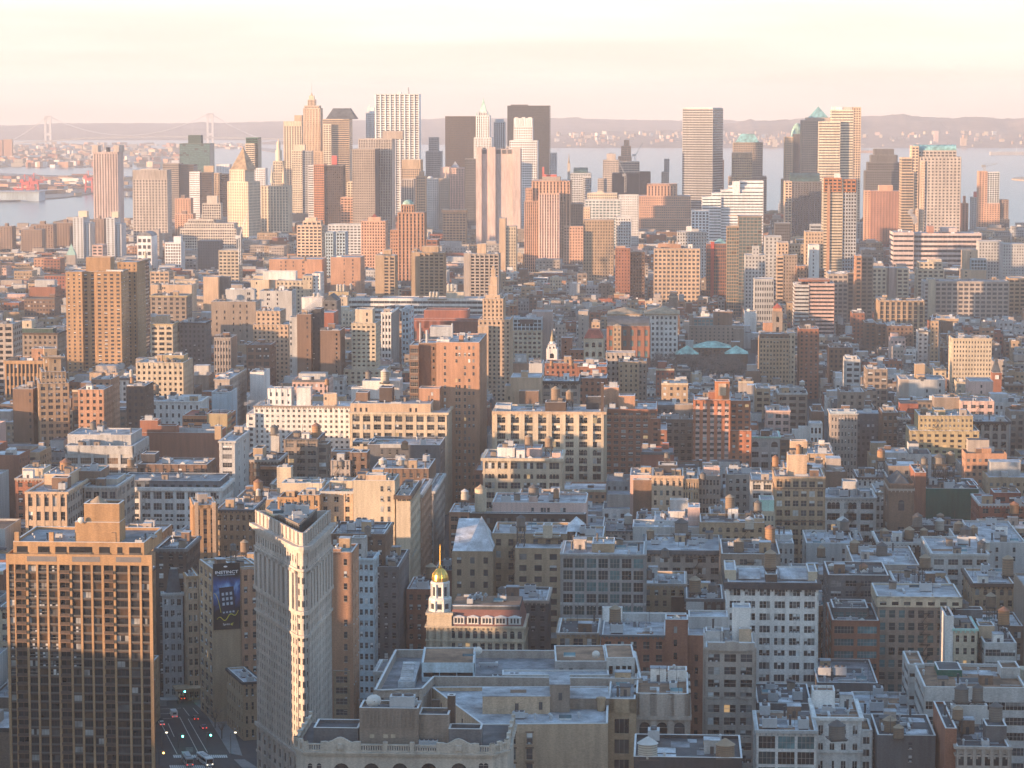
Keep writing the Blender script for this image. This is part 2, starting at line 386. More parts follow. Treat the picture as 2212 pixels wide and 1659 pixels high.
            m.f.append(tuple(b + q for q in range(n + 1))); m.m.append(i); m.f.append(tuple(b + 2 * n + 1 - q for q in range(n + 1))); m.m.append(i)
        elif kind == 'arcx':                            # barrel with its axis along the depth
            n = 8; b = len(m.v); i = m.mi(mat); rx = (x1 - x0) / 2
            for y in (y0, y1):
                for q in range(n + 1): a = pi * q / n; m.v.append((cx - rx * cos(a), y, z0 + (z1 - z0) * sin(a)))
            for q in range(n): m.f.append((b + q, b + q + 1, b + n + 2 + q, b + n + 1 + q)); m.m.append(i)
            m.f.append(tuple(b + n - q for q in range(n + 1))); m.m.append(i); m.f.append(tuple(b + n + 1 + q for q in range(n + 1))); m.m.append(i)
        elif kind == 'dome':
            r = min(x1 - x0, y1 - y0) / 2; hh = z1 - z0
            m.lathe(cx, cy, [(r * cos(a * pi / 16), z0 + hh * sin(a * pi / 16)) for a in range(8)] + [(.05 * r, z1)], mat, 16)
        elif kind == 'spire': m.lathe(cx, cy, [((x1 - x0) / 2, z0), ((x1 - x0) * .3, z0 + (z1 - z0) * .3), (.15, z1)], mat, 8, pi / 8)
        elif kind == 'cyl': m.lathe(cx, cy, [((x1 - x0) / 2, z0), ((x1 - x0) / 2, z1)], mat, 16)
        elif kind == 'mast': m.lathe(cx, cy, [((x1 - x0) / 2, z0), ((x1 - x0) / 5, z1)], mat, 6)
    def finish(s):
        for part, m in s.wall.items(): m.build(part.split('#')[0], s.root)
        if s.rest.f: s.rest.build('windows', s.root, 'stuff')
def pbd(name, label, pts, zt, wall, styles, roof='silver', par=1.0, vb=None, cl=0, spot=None, cor=None):
    """a building on a free plan: pts, world corners counter-clockwise from above; zt, its top; styles, one wall pattern per side"""
    P = pts[0]; b = B(name, name.replace('_', ' '), label.replace('|', ''), (P[0], P[1], 0), 1, 1, zt - G, 0.0, near=True, ref=label.split('|')[0])
    L = [(x - P[0], y - P[1]) for x, y in pts]; us = [proj(x, y, zt)[0] for x, y in pts]; b.u = (min(us), max(us)); b.v = max(proj(x, y, zt)[1] for x, y in pts); b.vb = vb; b.w = max(x for x, _ in L)
    wm = wallm(wall); m = b.mb('wall'); z = zt - G; m.prism(L, 0, z - par, wm, True); n = len(L)
    for i in range(n):
        p, q = L[i], L[(i + 1) % n]; fr = (p[0], p[1], math.atan2(q[1] - p[1], q[0] - p[0])); ln = math.dist(p, q)
        if par > .05: m.fbox(fr, 0, ln, -.4, 0, z - par + .004, z, wm, False); m.fbox(fr, -.1, ln + .1, -.5, .1, z + .004, z + .16, plain('coping', (.6, .6, .6), .7))
        if styles[i % len(styles)]: b.facade(fr, ln, 0, z - .05, styles[i % len(styles)], wm)
    c = (sum(x for x, _ in L) / n, sum(y for _, y in L) / n)
    b.mb('roof').prism([(c[0] + (x - c[0]) * .98, c[1] + (y - c[1]) * .98) for x, y in L], z - par + .01, z - par + .03, roofm(roof))
    t = spot or (min(x for x, _ in L), max(x for x, _ in L), min(y for _, y in L), max(y for _, y in L)); b.tiers.append((*t, 0, z))
    b.full = [(min(x for x, _ in L), max(x for x, _ in L), min(y for _, y in L), max(y for _, y in L))]
    if cl: clutter(b, cl, par)
    return b
# ---------------------------------------------------------------- wall patterns
ST = dict(
 f=dict(k='f', fh=4), n=dict(k='n'), few=dict(k='f', fh=3.9), few2=dict(k='f', fh=4.2, cols=[.3, .36, .6, .66]),
 g=dict(k='g', bw=3.4, fh=3.8, ww=.45, wh=.52), apt=dict(k='g', bw=4.2, fh=3.0, ww=.42, wh=.5, rel=.15),
 loft=dict(k='g', bw=4.6, fh=4.1, ww=.72, wh=.62, sub=2, rel=.4), pair=dict(k='g', bw=4.4, fh=3.9, ww=.62, wh=.55, sub=2, rel=.3),
 tri=dict(k='g', bw=6.2, fh=4.0, ww=.72, wh=.6, sub=3, rel=.45), wide=dict(k='g', bw=5.2, fh=4.0, ww=.7, wh=.55, rel=.3),
 rib=dict(k='r', bw=2.6, fh=3.9, ww=.5, wh=.8, rel=.5), ribd=dict(k='r', bw=3.4, fh=3.9, ww=.62, wh=.55, rel=.5),
 band=dict(k='b', fh=3.8, wh=.5, rel=.2), bandt=dict(k='b', fh=3.6, wh=.6, rel=.2, gm='teal'),
 ofc=dict(k='g', bw=3.0, fh=3.9, ww=.6, wh=.55, rel=.25), dk=dict(k='g', bw=2.6, fh=3.9, ww=.74, wh=.66, rel=.2),
 tiny=dict(k='g', bw=3.2, fh=3.6, ww=.36, wh=.42, rel=.15), gridg=dict(k='g', bw=3.6, fh=3.7, ww=.8, wh=.74, rel=.3, gm='teal'))
def S(n, **kw):
    d = dict(ST[n]); d.update(kw); return d

# ---------------------------------------------------------------- roof furniture
RM = {}
def roofmesh(k):
    if k in RM: return RM[k]
    m = MB(); st = plain('galvanised', (.42, .44, .46), .5); dk = plain('dark_metal', (.06, .06, .065), .5); wt = plain('pale_paint', (.6, .6, .58), .6)
    if k == 'air_handler':
        m.box(-1.6, 1.6, -1.1, 1.1, .35, 2.1, st); m.box(-1.3, 1.3, -.9, .9, 0, .345, dk); m.lathe(-.7, 0, [(.6, 2.1), (.6, 2.4)], dk, 10); m.lathe(.8, 0, [(.6, 2.1), (.6, 2.4)], dk, 10); m.box(1.604, 2.6, -.5, .5, .6, 1.5, st, True)
    elif k == 'roof_vent': m.lathe(0, 0, [(.28, 0), (.28, 1.3), (.5, 1.35), (.4, 1.75), (.1, 1.9)], st, 8)
    elif k == 'skylight':
        m.box(-1.8, 1.8, -1.2, 1.2, 0, .5, wt); b = [(-1.8, -1.2, .5), (1.8, -1.2, .5), (1.8, 1.2, .5), (-1.8, 1.2, .5)]
        m.poly([b[0], b[1], (1.8, 0, 1.3), (-1.8, 0, 1.3)], GL[3]); m.poly([b[2], b[3], (-1.8, 0, 1.3), (1.8, 0, 1.3)], GL[3]); m.poly([b[1], b[2], (1.8, 0, 1.3)], wt); m.poly([b[3], b[0], (-1.8, 0, 1.3)], wt)
    elif k == 'duct': m.box(-3, 3, -.4, .4, .5, 1.3, st, True); m.box(2.2, 3, .404, 2.4, .5, 1.3, st, True); [m.box(x - .06, x + .06, -.3, .3, 0, .497, dk) for x in (-2.4, 0, 2)]
    elif k == 'chimney_flue': m.lathe(0, 0, [(.35, 0), (.35, 3.6), (.45, 3.6), (.45, 3.9)], dk, 8); m.box(-.7, .7, -.7, .7, 0, .8, st)
    elif k == 'satellite_dish':
        m.bar((0, 0, 0), (0, 0, 1.2), .12, st); b = len(m.v)
        for r, y in ((.1, .25), (.7, .1), (1.25, -.25)):
            for q in range(10): a = 2 * pi * q / 10; m.v.append((r * cos(a), -y - .3, 1.5 + r * sin(a)))
        for q2 in range(2):
            for q in range(10): j = (q + 1) % 10; m.f.append((b + q2 * 10 + q, b + q2 * 10 + j, b + q2 * 10 + 10 + j, b + q2 * 10 + 10 + q)); m.m.append(m.mi(wt))
    elif k == 'cooling_tower': m.box(-2.2, 2.2, -1.6, 1.6, .6, 3.4, st, True); m.lathe(-1, 0, [(.9, 3.4), (.8, 3.9)], dk, 12); m.lathe(1.1, 0, [(.9, 3.4), (.8, 3.9)], dk, 12); m.box(-2, 2, -1.4, 1.4, 0, .597, dk)
    elif k == 'antenna': m.bar((0, 0, 0), (0, 0, 5.5), .07, dk); m.bar((-.9, 0, 5), (.9, 0, 5), .04, dk); m.bar((-.7, 0, 4.4), (.7, 0, 4.4), .04, dk); m.box(-.25, .25, -.25, .25, 0, .4, st)
    elif k == 'roof_hut': m.box(-1.5, 1.5, -1.3, 1.3, 0, 2.6, wallm('taupe')); m.hexa([(-1.7, -1.5, 2.6), (1.7, -1.5, 2.6), (1.7, 1.5, 2.6), (-1.7, 1.5, 2.6), (-1.7, -1.5, 2.75), (1.7, -1.5, 2.75), (1.7, 1.5, 3.3), (-1.7, 1.5, 3.3)], dk, True); m.box(-.45, .45, -1.34, -1.303, .02, 2, dk)
    RM[k] = m.mesh(k); return RM[k]
def fire_escape(s, x, z1, n):
    """iron balconies and ladders down the front"""
    ir = plain('iron', (.035, .032, .03), .6); m = MB()
    for j in range(n):
        z = z1 - 3.2 - j * 3.8
        if z < 3: break
        m.box(x - 1.9, x + 1.9, -1.35, -.4, z, z + .08, ir, True); m.box(x - 1.9, x + 1.9, -1.37, -1.33, z + .45, z + .52, ir, True); m.box(x - 1.9, x + 1.9, -1.37, -1.33, z + .92, z + 1.0, ir, True)
        for q in range(8): m.box(x - 1.9 + q * .54, x - 1.85 + q * .54, -1.365, -1.335, z + .083, z + .917, ir)
        if j: m.bar((x - 1.3, -.9, z + .1), (x + 1.2, -.9, z + 3.8), .1, ir); m.bar((x - 1.3, -1.2, z + .1), (x + 1.2, -1.2, z + 3.8), .05, ir)
    m.build('fire_escape', s.root)
def free_spot(s, t, used, r):
    x0, x1, y0, y1, z0, z1 = t
    for _ in range(12):
        if x1 - x0 < 2 * r + 1.4 or y1 - y0 < 2 * r + 1.4: return None
        x, y = U(x0 + r + .6, x1 - r - .6), U(y0 + r + .6, y1 - r - .6)
        if all(abs(x - a) > r + c or abs(y - b) > r + d for a, b, c, d in used): used.append((x, y, r, r)); return x, y
    return None
def clutter(s, n, par=1.0):
    """stair bulkhead, air handlers, vents, skylights, ducts on the building's flat roofs"""
    for ti, t in enumerate(s.tiers[:2]):
        x0, x1, y0, y1, z0, z1 = t; zr = z1 - par + .02; used = []
        for o in s.tiers[ti + 1:]:
            if o[5] > z1 - .5: used.append(((o[0] + o[1]) / 2, (o[2] + o[3]) / 2, (o[1] - o[0]) / 2, (o[3] - o[2]) / 2))
        area = (x1 - x0) * (y1 - y0)
        k = max(2, min(n + 2, int(area / 40)))
        if area > 120 and R() < .8 and ti == 0:
            p = free_spot(s, t, used, 2.6)
            if p:
                m = s.mb('stair_bulkhead'); wm = random.choice([wallm('stone'), wallm('ltgrey'), wallm('brown'), wallm('tan'), wallm('white')]); hh = U(2.6, 4.2)
                a, b = U(1.6, 2.5), U(1.8, 2.5)
                m.box(p[0] - a, p[0] + a, p[1] - b, p[1] + b, zr, zr + hh, wm); m.box(p[0] - a - .12, p[0] + a + .12, p[1] - b - .12, p[1] + b + .12, zr + hh, zr + hh + .2, roofm('silver'), True)
                m.box(p[0] - .5, p[0] + .5, p[1] - b - .04, p[1] - b - .003, zr + .02, zr + 2.1, plain('dark_metal', (.06, .06, .065)))
        merged = MB() if not s.near else None
        if s.near and x1 - x0 > 5 and y1 - y0 > 5:
            rr = s.mb('roof')
            for _ in range(int(min(9, 2 + area / 90))):
                a, d_ = U(.5, min(4.5, (x1 - x0) / 3)), U(.5, min(4.5, (y1 - y0) / 3)); px, py = U(x0 + a + .6, x1 - a - .6), U(y0 + d_ + .6, y1 - d_ - .6)
                rr.box(px - a, px + a, py - d_, py + d_, zr + .004, zr + .012 + .004 * _, roofm(random.choice(['tar', 'greyr', 'greyr', 'silver', 'white', 'brownr'])))
            for _ in range(random.choice([1, 2, 3])):
                px, py = U(x0 + .8, x1 - .8), U(y0 + .8, y1 - .8); L_ = U(3, min(14, max(3.2, x1 - x0 - 2))); px = min(px, x1 - L_ - .6)
                if px > x0: s.mb(f'pipe_run#{ti}_{_}').bar((px, py, zr + .35), (px + L_, py, zr + .35), .1, plain('galvanised', (.42, .44, .46), .5)); [s.mb(f'pipe_run#{ti}_{_}').box(px + q_ - .1, px + q_ + .1, py - .1, py + .1, zr, zr + .25, plain('dark_metal', (.06, .06, .065), .5)) for q_ in (.4, L_ / 2, L_ - .4)]
        for _ in range(k):
            kk = random.choice(['air_handler', 'roof_vent', 'roof_vent', 'skylight', 'duct', 'chimney_flue', 'roof_vent', 'cooling_tower', 'antenna', 'antenna', 'roof_hut'])
            r = dict(air_handler=2, roof_vent=.6, skylight=2, duct=3, chimney_flue=.8, cooling_tower=2.4, antenna=.5, roof_hut=1.8)[kk]
            p = free_spot(s, t, used, r)
            if not p: continue
            if s.near: inst(kk, roofmesh(kk), s.root, (p[0], p[1], zr), random.choice([0, pi / 2]))
            else:
                c = random.choice([roofm('white'), roofm('greyr'), roofm('tar'), roofm('silver')]); a, b, hh = U(.6, 2.4), U(.6, 2), U(.8, 2.6)
                merged = MB(); merged.box(p[0] - a, p[0] + a, p[1] - b, p[1] + b, zr, zr + hh, c); merged.build('rooftop_unit', s.root)

# ---------------------------------------------------------------- wooden water tanks
TK = {}
def tank_mesh(k, var=0):
    if (k, var) in TK: return TK[(k, var)]
    m = MB(); wood = [plain('tank_wood', (.24, .17, .115), .85), plain('tank_wood_grey', (.17, .155, .14), .85), plain('tank_wood_warm', (.33, .19, .10), .85), plain('tank_paint', (.46, .43, .37), .8)][var]
    cone = [plain('tank_roof_tan', (.30, .23, .16), .85), plain('tank_roof_dark', (.09, .09, .09), .8), plain('tank_roof_red', (.26, .13, .08), .85), plain('tank_roof_pale', (.5, .49, .47), .7)][var]
    hoop = plain('tank_hoop', (.07, .06, .055), .6)
    if k == 'barrel':
        m.lathe(0, 0, [(.46, 0), (.5, .02), (.485, 1)], wood, 18)
        for z in (.06, .16, .28, .42, .58, .76, .92): m.lathe(0, 0, [(.502, z), (.502, z + .022)], hoop, 18)
    elif k == 'cone': m.lathe(0, 0, [(.54, 0), (.54, .02), (.30, .5), (.07, .96), (.03, 1)], cone, 18)
    elif k == 'leg': m.bar((0, 0, 0), (0, 0, 1), .035, hoop)
    elif k == 'deck': m.box(-.55, .55, -.55, .55, -.06, 0, hoop, True); [m.box(-.5, .5, y - .04, y + .04, -.14, -.062, hoop, True) for y in (-.4, 0, .4)]
    elif k == 'brace':
        for a in range(4):
            c, n = [(-.4, -.4), (.4, -.4), (.4, .4), (-.4, .4)][a], [(.4, -.4), (.4, .4), (-.4, .4), (-.4, -.4)][a]
            m.bar((*c, 0), (*n, 1), .016, hoop); m.bar((*n, 0), (*c, 1), .016, hoop); m.bar((*c, .5), (*n, .5), .016, hoop)
    TK[(k, var)] = m.mesh({'barrel': 'barrel', 'cone': 'conical_roof', 'leg': 'leg', 'deck': 'platform', 'brace': 'bracing'}[k]); return TK[(k, var)]
TANKS = []
def tank(P, d, h, leg, var, bref):
    """P: world point under the tank on the roof; d: diameter, h: barrel height, leg: stand height"""
    r = empty('water_tank', P, U(-.3, .3)); r['group'] = 'wooden water tanks on the rooftops'; r['category'] = 'water tank'
    inst('barrel', tank_mesh('barrel', var), r, (0, 0, leg), 0, (d, d, h)); inst('conical_roof', tank_mesh('cone', var), r, (0, 0, leg + h), 0, (d, d, d * .33))
    inst('platform', tank_mesh('deck'), r, (0, 0, leg), 0, (d, d, d))
    if leg > .6:
        for a, b in ((-.4, -.4), (.4, -.4), (.4, .4), (-.4, .4)): inst('leg', tank_mesh('leg'), r, (a * d, b * d, 0), 0, (d, d, leg - .1))
        inst('bracing', tank_mesh('brace'), r, (0, 0, .1), 0, (d, d, leg - .4))
    TANKS.append((r, bref, ['brown wooden', 'grey wooden', 'warm orange-brown wooden', 'pale painted'][var], P, leg + h))
    return r
def tk(b, k, cx, ytop, ybot, wpx, fr=.5, var=None):
    y = b.dep * fr; u = pu(k, cx); x = b.lx(u, y); zt_, zb_ = b.lz(pv(k, ytop), x, y), b.lz(pv(k, ybot), x, y)
    Yd = b.world(x, y)[1]; d = max(2.2, wpx * F2[k[0]][1] * Yd / FPX)
    base = 0
    for t in b.tiers:
        if t[0] <= x <= t[1] and t[2] <= y <= t[3]: base = max(base, t[5] - .98)
    if base == 0: base = b.tiers[0][5] - .98; x = min(max(x, b.tiers[0][0] + d * .6), b.tiers[0][1] - d * .6)
    h = max(1.8, zt_ - zb_ - d * .33); leg = max(.25, zb_ - base)
    tank(b.world(x, y, base), d, h, leg, (0 if R() < .45 else 1 if R() < .6 else 2) if var is None else var, b.ref)

# ---------------------------------------------------------------- placing a building from the ruler crops
def bd(k, x0, x1, yt, name, label, wall='tan', st='g', Y=None, h=None, dep=26, rot=None, roof='silver', tiers=(), par=1.0, cl=5, vb=None, near=None,
       stl=None, sr=None, cor=None, tanks=(), parm=None, part='wall', group=None, bands=()):
    rot = ROT if rot is None else radians(rot)
    u0, u1, v = pu(k, x0), pu(k, x1), pv(k, yt)
    if Y is None:
        d = ray((u0 + u1) / 2, v); Y = (G + h - H) / d[2] * d[1]
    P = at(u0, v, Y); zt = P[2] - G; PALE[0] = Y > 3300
    lab = label.replace('|', ''); ref = label.split('|')[0]
    b = B(name, name.replace('_', ' '), lab, P, 1, dep, zt, rot, near=(Y < 1560 if near is None else near), ref=ref)
    if group: b.root['group'] = group
    W = b.lx(u1); b.w = W; b.u = (u0, u1); b.v = v; b.zt = zt
    b.vb = pv(k, vb) if vb else None
    st_ = ST[st] if isinstance(st, str) else st; stl = ST[stl] if isinstance(stl, str) else stl; sr = ST[sr] if isinstance(sr, str) else sr
    wm = wallm(wall)
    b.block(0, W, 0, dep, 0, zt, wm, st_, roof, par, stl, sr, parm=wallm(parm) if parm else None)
    if cor is None and b.near and st_['k'] in 'gp' and R() < .6: cor = (U(.6, 1.3), U(.4, .9), random.choice([wall, wall, 'stone', 'ltgrey', 'dkgrey', 'copper' if R() < .2 else 'taupe']))
    if cor: b.cornice(0, W, 0, dep, zt + .14, cor[0], cor[1], wallm(cor[2]))
    for z_, h_, p_, c_ in bands:                       # string courses: level from the top, height, projection, colour
        b.cornice(0, W, 0, dep, zt - z_, h_, p_, wallm(c_), 'string_course')
    zprev = zt
    for ti, t in enumerate(tiers):
        tx0, tx1, ty, o = t; y0 = o.get('y0', .3) * dep; dd = o.get('d', .45) * dep
        tu0, tu1 = pu(k, tx0), pu(k, tx1); tv = pv(k, ty)
        xa = b.lx(tu0, y0); z1 = b.lz(tv, xa, y0); xa = b.lx(tu0, y0, z1); xb = b.lx(tu1, y0, z1)
        zb = 0 if o.get('zb') == 'g' else zt - par if o.get('zb') == 'm' else zprev - par if not o.get('top') else zprev
        if 'zp' in o: zb = b.lz(pv(k, o['zp']), xa, y0)
        if z1 <= zb + .2: z1 = zb + .4
        if o.get('sq'): dd = xb - xa
        tw = wallm(o['w']) if 'w' in o else wm
        ts = o.get('st', 'n'); ts = ST[ts] if isinstance(ts, str) else ts
        if 'top' in o: b.topped(xa, xb, y0, y0 + dd, zb, z1, o['top'], roofm(o['rm']) if 'rm' in o else tw, o.get('part', 'roof_top') + f'#{ti}')
        else: b.block(xa, xb, y0, y0 + dd, zb, z1, tw, ts, o.get('roof', roof), o.get('par', par if par < .6 else .6), part=o['part'] + f'#{ti}' if 'part' in o else 'wall' if o.get('main') else ('wing' if o.get('zb') == 'g' else 'bulkhead') + f'#{ti}', roofpart=o.get('rp', 'roof'))
        if o.get('main') or o.get('lv'): zprev = z1
    if cl: clutter(b, cl, par)
    if b.near and name in ('apartment_building', 'loft_building') and st_['k'] in 'gp' and W > 9 and R() < .4: fire_escape(b, W * random.choice([.3, .5, .7]), zt, 6)
    for t in tanks: tk(b, *t)
    b.finish(); PALE[0] = False
    return b
# ---------------------------------------------------------------- the downtown skyline
T_, A_, O_, C_ = 'skyscraper', 'apartment_tower', 'office_tower', 'civic_building'
far = dict(cl=0, par=.5)
# --- left third
bd('A1', 775, 975, 625, T_, 'pale ribbed concrete slab skyscraper| with taller end piers and a dark louvred panel', 'rose', S('r' and 'rib', bw=4.6, ww=.38, rel=.8, top=3), Y=4341, dep=46, sr='n', tiers=[
   (762, 812, 570, dict(y0=.0, d=.5, zb='m', w='stone')), (940, 985, 570, dict(y0=.02, d=.95, zb='m', w='stone')), (880, 905, 585, dict(y0=.4, d=.2, w='dkgrey'))], **far)
bd('A1', 1100, 1385, 775, T_, 'broad beige office block| with small windows, right of the ribbed slab', 'stone', S('g', bw=4.6, fh=4.2, ww=.5, wh=.6, top=14), Y=4000, dep=34, tiers=[(1165, 1315, 765, dict(w='stone', y0=.1, d=.4))], **far)
bd('A1', 1490, 1740, 555, T_, 'dark green glass skyscraper| with a drum on its roof', 'dkgreen', S('band', gm='teal', wh=.7), Y=5150, dep=50, tiers=[(1560, 1665, 480, dict(top='cyl', rm=None, y0=.2, d=.6, w='dkgreen')) if False else (1560, 1665, 485, dict(y0=.25, d=.5, w='dkgreen'))], **far)
bd('A1', 1350, 1480, 720, O_, 'brown banded office tower| in front of the dark green glass skyscraper', 'taupe', S('band', wh=.5), Y=4950, dep=50, tiers=[(1480, 1605, 730, dict(zb='g', y0=.2, d=.8, st='band', w='dkbrown'))], **far)  # dark right wing puts the tower's shaded side into the wall colour
bd('A1', 1570, 1655, 790, O_, 'narrow bright glass slab| glowing gold with its shaded right side painted dark', 'white', S('band', wh=.25, rel=.1), Y=4700, dep=20, tiers=[(1655, 1758, 795, dict(zb='g', y0=.1, d=.9, st='band', w='dkbrown')), (1690, 1770, 740, dict(w='tan', y0=.5))], **far)  # brown right wing paints the slab's own side in shade
bd('A1', 1755, 1818, 800, O_, 'slim gold and black office tower| left of the pyramid-topped courthouse', 'tan', S('rib'), Y=4800, dep=26, tiers=[(1818, 1895, 806, dict(zb='g', y0=.1, d=.9, st='band', w='dark'))], **far)
bd('A1', 1795, 1902, 728, O_, 'white flat-topped block| behind the pyramid-topped courthouse', 'white', 'tiny', Y=5000, **far)
bd('A1', 1905, 2030, 770, T_, 'pyramid-topped stone courthouse tower|', 'cream', S('g', bw=4, fh=4.4, ww=.42, wh=.6, rel=.5), Y=4150, dep=30, rot=24, tiers=[
   (1886, 2058, 870, dict(zb='g', y0=-.12, d=1.25, st=S('g', bw=4, fh=4.4, ww=.42, wh=.6), lv=0)), (1908, 2045, 585, dict(top='pyr', rm='tanr', y0=.0, d=1.0))], **far)
bd('A1', 2040, 2200, 760, O_, 'white gridded office block| right of the pyramid-topped courthouse', 'white', S('g', bw=4, ww=.55), Y=4800, **far)
bd('A1', 2040, 2140, 505, T_, 'dark green and brown slab skyscraper| with cream banded flank above the courthouse', 'green', S('band', wh=.6), Y=5100, dep=40, tiers=[(2035, 2110, 555, dict(y0=-.4, d=.3, zb='g', st=S('band'), w='cream'))], **far)
bd('A1', 1495, 1960, 1260, C_, 'stepped pale stone court building| with vertical strips of windows', 'lime', S('ribd'), Y=3850, dep=50, tiers=[(1530, 1940, 1215, dict(main=1, st='ribd', d=.6)), (1560, 1770, 1185, dict(main=1, st='ribd', y0=.35, d=.4)), (1680, 1830, 1050, dict(main=1, y0=.6, d=.3, st='ribd')), (1715, 1800, 990, dict(y0=.65, d=.2))], **far)
bd('A1', 1140, 1255, 1325, 'warehouse', 'white block with an arched roof| in front of the broad beige office block', 'white', S('wide', fh=8), Y=3450, dep=40, sr='n', tiers=[(1140, 1255, 1290, dict(top='arcx', y0=0, d=1, rm='greyr'))], **far)
for i, (a, c, yt, lab) in enumerate([(605, 690, 1165, 'stepped grey-green apartment tower| left of its twin by the ribbed slab'), (880, 950, 1170, 'stepped grey-green apartment tower standing before the ribbed slab| lit gold on its left')]):
    bd('A1', a, c, yt, A_, lab, 'steel', S('apt', bw=5), Y=3650, dep=40, tiers=[(a + 20, c + 55, yt + 50, dict(zb='g', y0=.1, d=.8, st='apt', w='steel')), (a + 45, c + 30, yt - 50, dict(w='cream', y0=.2, d=.3))], **far)
for a, c, yt, Y, lab in [(255, 440, 1225, 4000, 'wide brown brick housing slab| second from the left by the river'), (470, 605, 1210, 4050, 'brown brick housing slab| just left of the stepped grey-green tower'), (175, 345, 1268, 3900, 'dark brown housing slab| with a gold flank low at the left'), (0, 98, 1242, 3900, 'dark brown housing slab| at the left edge of the photo'), (780, 860, 1180, 3900, 'brown brick housing slab| between the two stepped grey-green towers'), (1450, 1580, 1010, 4300, 'brown banded slab| behind the broad beige office block'), (1450, 1600, 1140, 4150, 'low orange-brown slab| behind the stepped court building')]:
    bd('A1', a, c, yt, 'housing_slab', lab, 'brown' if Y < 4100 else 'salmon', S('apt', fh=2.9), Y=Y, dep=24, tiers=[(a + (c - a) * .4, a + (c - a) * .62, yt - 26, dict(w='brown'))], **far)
bd('A1', 765, 850, 1395, 'apartment_block', 'pinkish stepped block| in front of the two stepped grey-green towers', 'pink', 'wide', Y=3300, **far)
bd('A1', 1370, 1500, 1375, 'apartment_block', 'white block with dark window strips| left below the stepped court building', 'white', 'ribd', Y=3450, tiers=[(1440, 1500, 1325, dict())], **far)
bd('A1', 1815, 1980, 1440, 'apartment_block', 'cream block of paired windows| left of the white tower crane', 'cream', 'wide', Y=3150, **far)
bd('A1', 1640, 1820, 1360, 'office_tower', 'dark grey block| in front of the stepped court building', 'dkgrey', 'tiny', Y=3500, **far)
# --- second crop
bd('A2', 252, 402, 370, T_, 'brown striped skyscraper| left of the slim crowned tower', 'cream', S('r' and 'rib', bw=5.2, ww=.55, top=9), Y=5060, dep=45, tiers=[(340, 402, 320, dict(w='tan', y0=.4))], **far)
bd('A2', 415, 555, 262, T_, 'slim stone skyscraper with a tapering crown and needle|', 'peach', S('rib', bw=3, ww=.4), Y=5000, dep=34, tiers=[
   (402, 580, 620, dict(zb='g', y0=-.25, d=1.5, st=S('rib', ww=.4))), (425, 545, 240, dict(main=1, y0=.1, d=.8, st='rib')), (452, 512, 190, dict(main=1, y0=.3, d=.4, st='rib', part='crown')), (462, 503, 158, dict(main=1, y0=.34, d=.3, part='crown')), (470, 494, 130, dict(top='spire', y0=.38, d=.2, rm='tanr', part='crown', lv=1)), (477, 484, 5, dict(top='mast', y0=.4, d=.1, rm='white', part='spire'))], **far)
bd('A2', 575, 795, 352, T_, 'banded skyscraper with a dark mansard crown|', 'tan', S('band', wh=.55), Y=4950, dep=48, tiers=[(600, 850, 262, dict(top='trunc', rm='slate', y0=.05, d=.9)), (580, 645, 395, dict(zb='g', y0=-.15, d=.2, st='wide', w='cream')), (738, 752, 400, dict(zb='m', y0=-.1, d=.1))], **far)
bd('A2', 935, 1010, 300, T_, 'white stepped tower| half hidden behind the tall ribbed white skyscraper', 'white', S('rib'), Y=5080, dep=30, tiers=[(945, 1000, 255, dict(main=1)), (955, 965, 215, dict(top='mast'))], **far)
bd('A2', 1015, 1375, 145, T_, 'tall ribbed white skyscraper with a flat top|', 'white', S('ribd', nb=9, ww=.76, wh=.42, sm='ltgrey', rel=1.7, top=.5, fh=4.2), Y=4913, dep=34, sr='n', tiers=[(1272, 1292, 88, dict(top='mast', rm='silver', part='antenna')), (1190, 1225, 130, dict(y0=.4))], **far)
bd('A2', 65, 290, 905, C_, 'pale stone municipal palace with a wedding-cake tower|', 'cream', S('g', bw=4.6, fh=4.4, ww=.45, wh=.6, rel=.5), Y=4205, dep=40, tiers=[
   (150, 258, 790, dict(main=1, y0=.3, d=.5, st='ribd')), (165, 243, 700, dict(main=1, y0=.35, d=.4, st='ribd', part='tower')), (180, 232, 610, dict(main=1, top='cyl', y0=.38, d=.3, part='tower', lv=1)), (190, 222, 545, dict(top='cyl', y0=.4, d=.2, part='tower', lv=1)), (197, 217, 515, dict(top='spire', y0=.42, d=.15, part='spire')),
   (135, 163, 735, dict(top='spire', y0=.2, d=.2, zp=880, part='turret')), (232, 262, 735, dict(top='spire', y0=.2, d=.2, zp=880, part='turret'))], roof='silver', **far)
bd('A2', 320, 405, 610, O_, 'yellow-lit stone tower| right of the wedding-cake tower', 'cream', 'ofc', Y=4600, dep=26, tiers=[(405, 488, 615, dict(zb='g', y0=.1, st='ofc', w='grey')), (330, 425, 565, dict(main=1, w='cream'))], **far)
bd('A2', 455, 500, 735, O_, 'white slab with dark window rows| behind the orange netted tower', 'white', 'band', Y=4450, **far)
bd('A2', 502, 585, 728, 'unfinished_tower', 'orange netted tower under construction|', 'orange', S('ribd', bw=3), Y=4380, dep=36, sr=S('dk'), tiers=[(585, 742, 738, dict(zb='g', y0=.08, d=.9, st='ribd', w='dkbrown')), (650, 692, 655, dict(w='redw', y0=.4, d=.2))], **far)
bd('A2', 875, 1150, 515, T_, 'rear slab of the checkered grey pair of towers|', 'stone', S('rib', bw=2.4), Y=3960, dep=46, sr='n', tiers=[(1070, 1240, 452, dict(w='taupe', y0=.3, d=.4))], **far)
bd('A2', 822, 1008, 600, T_, 'checkered grey federal tower| with staggered pale window panels', 'taupe', S('g', bw=3.2, fh=3.6, ww=.5, wh=.5), Y=3900, dep=52, sr=S('rib', pm='dkgrey', sm='dkgrey'), **far)
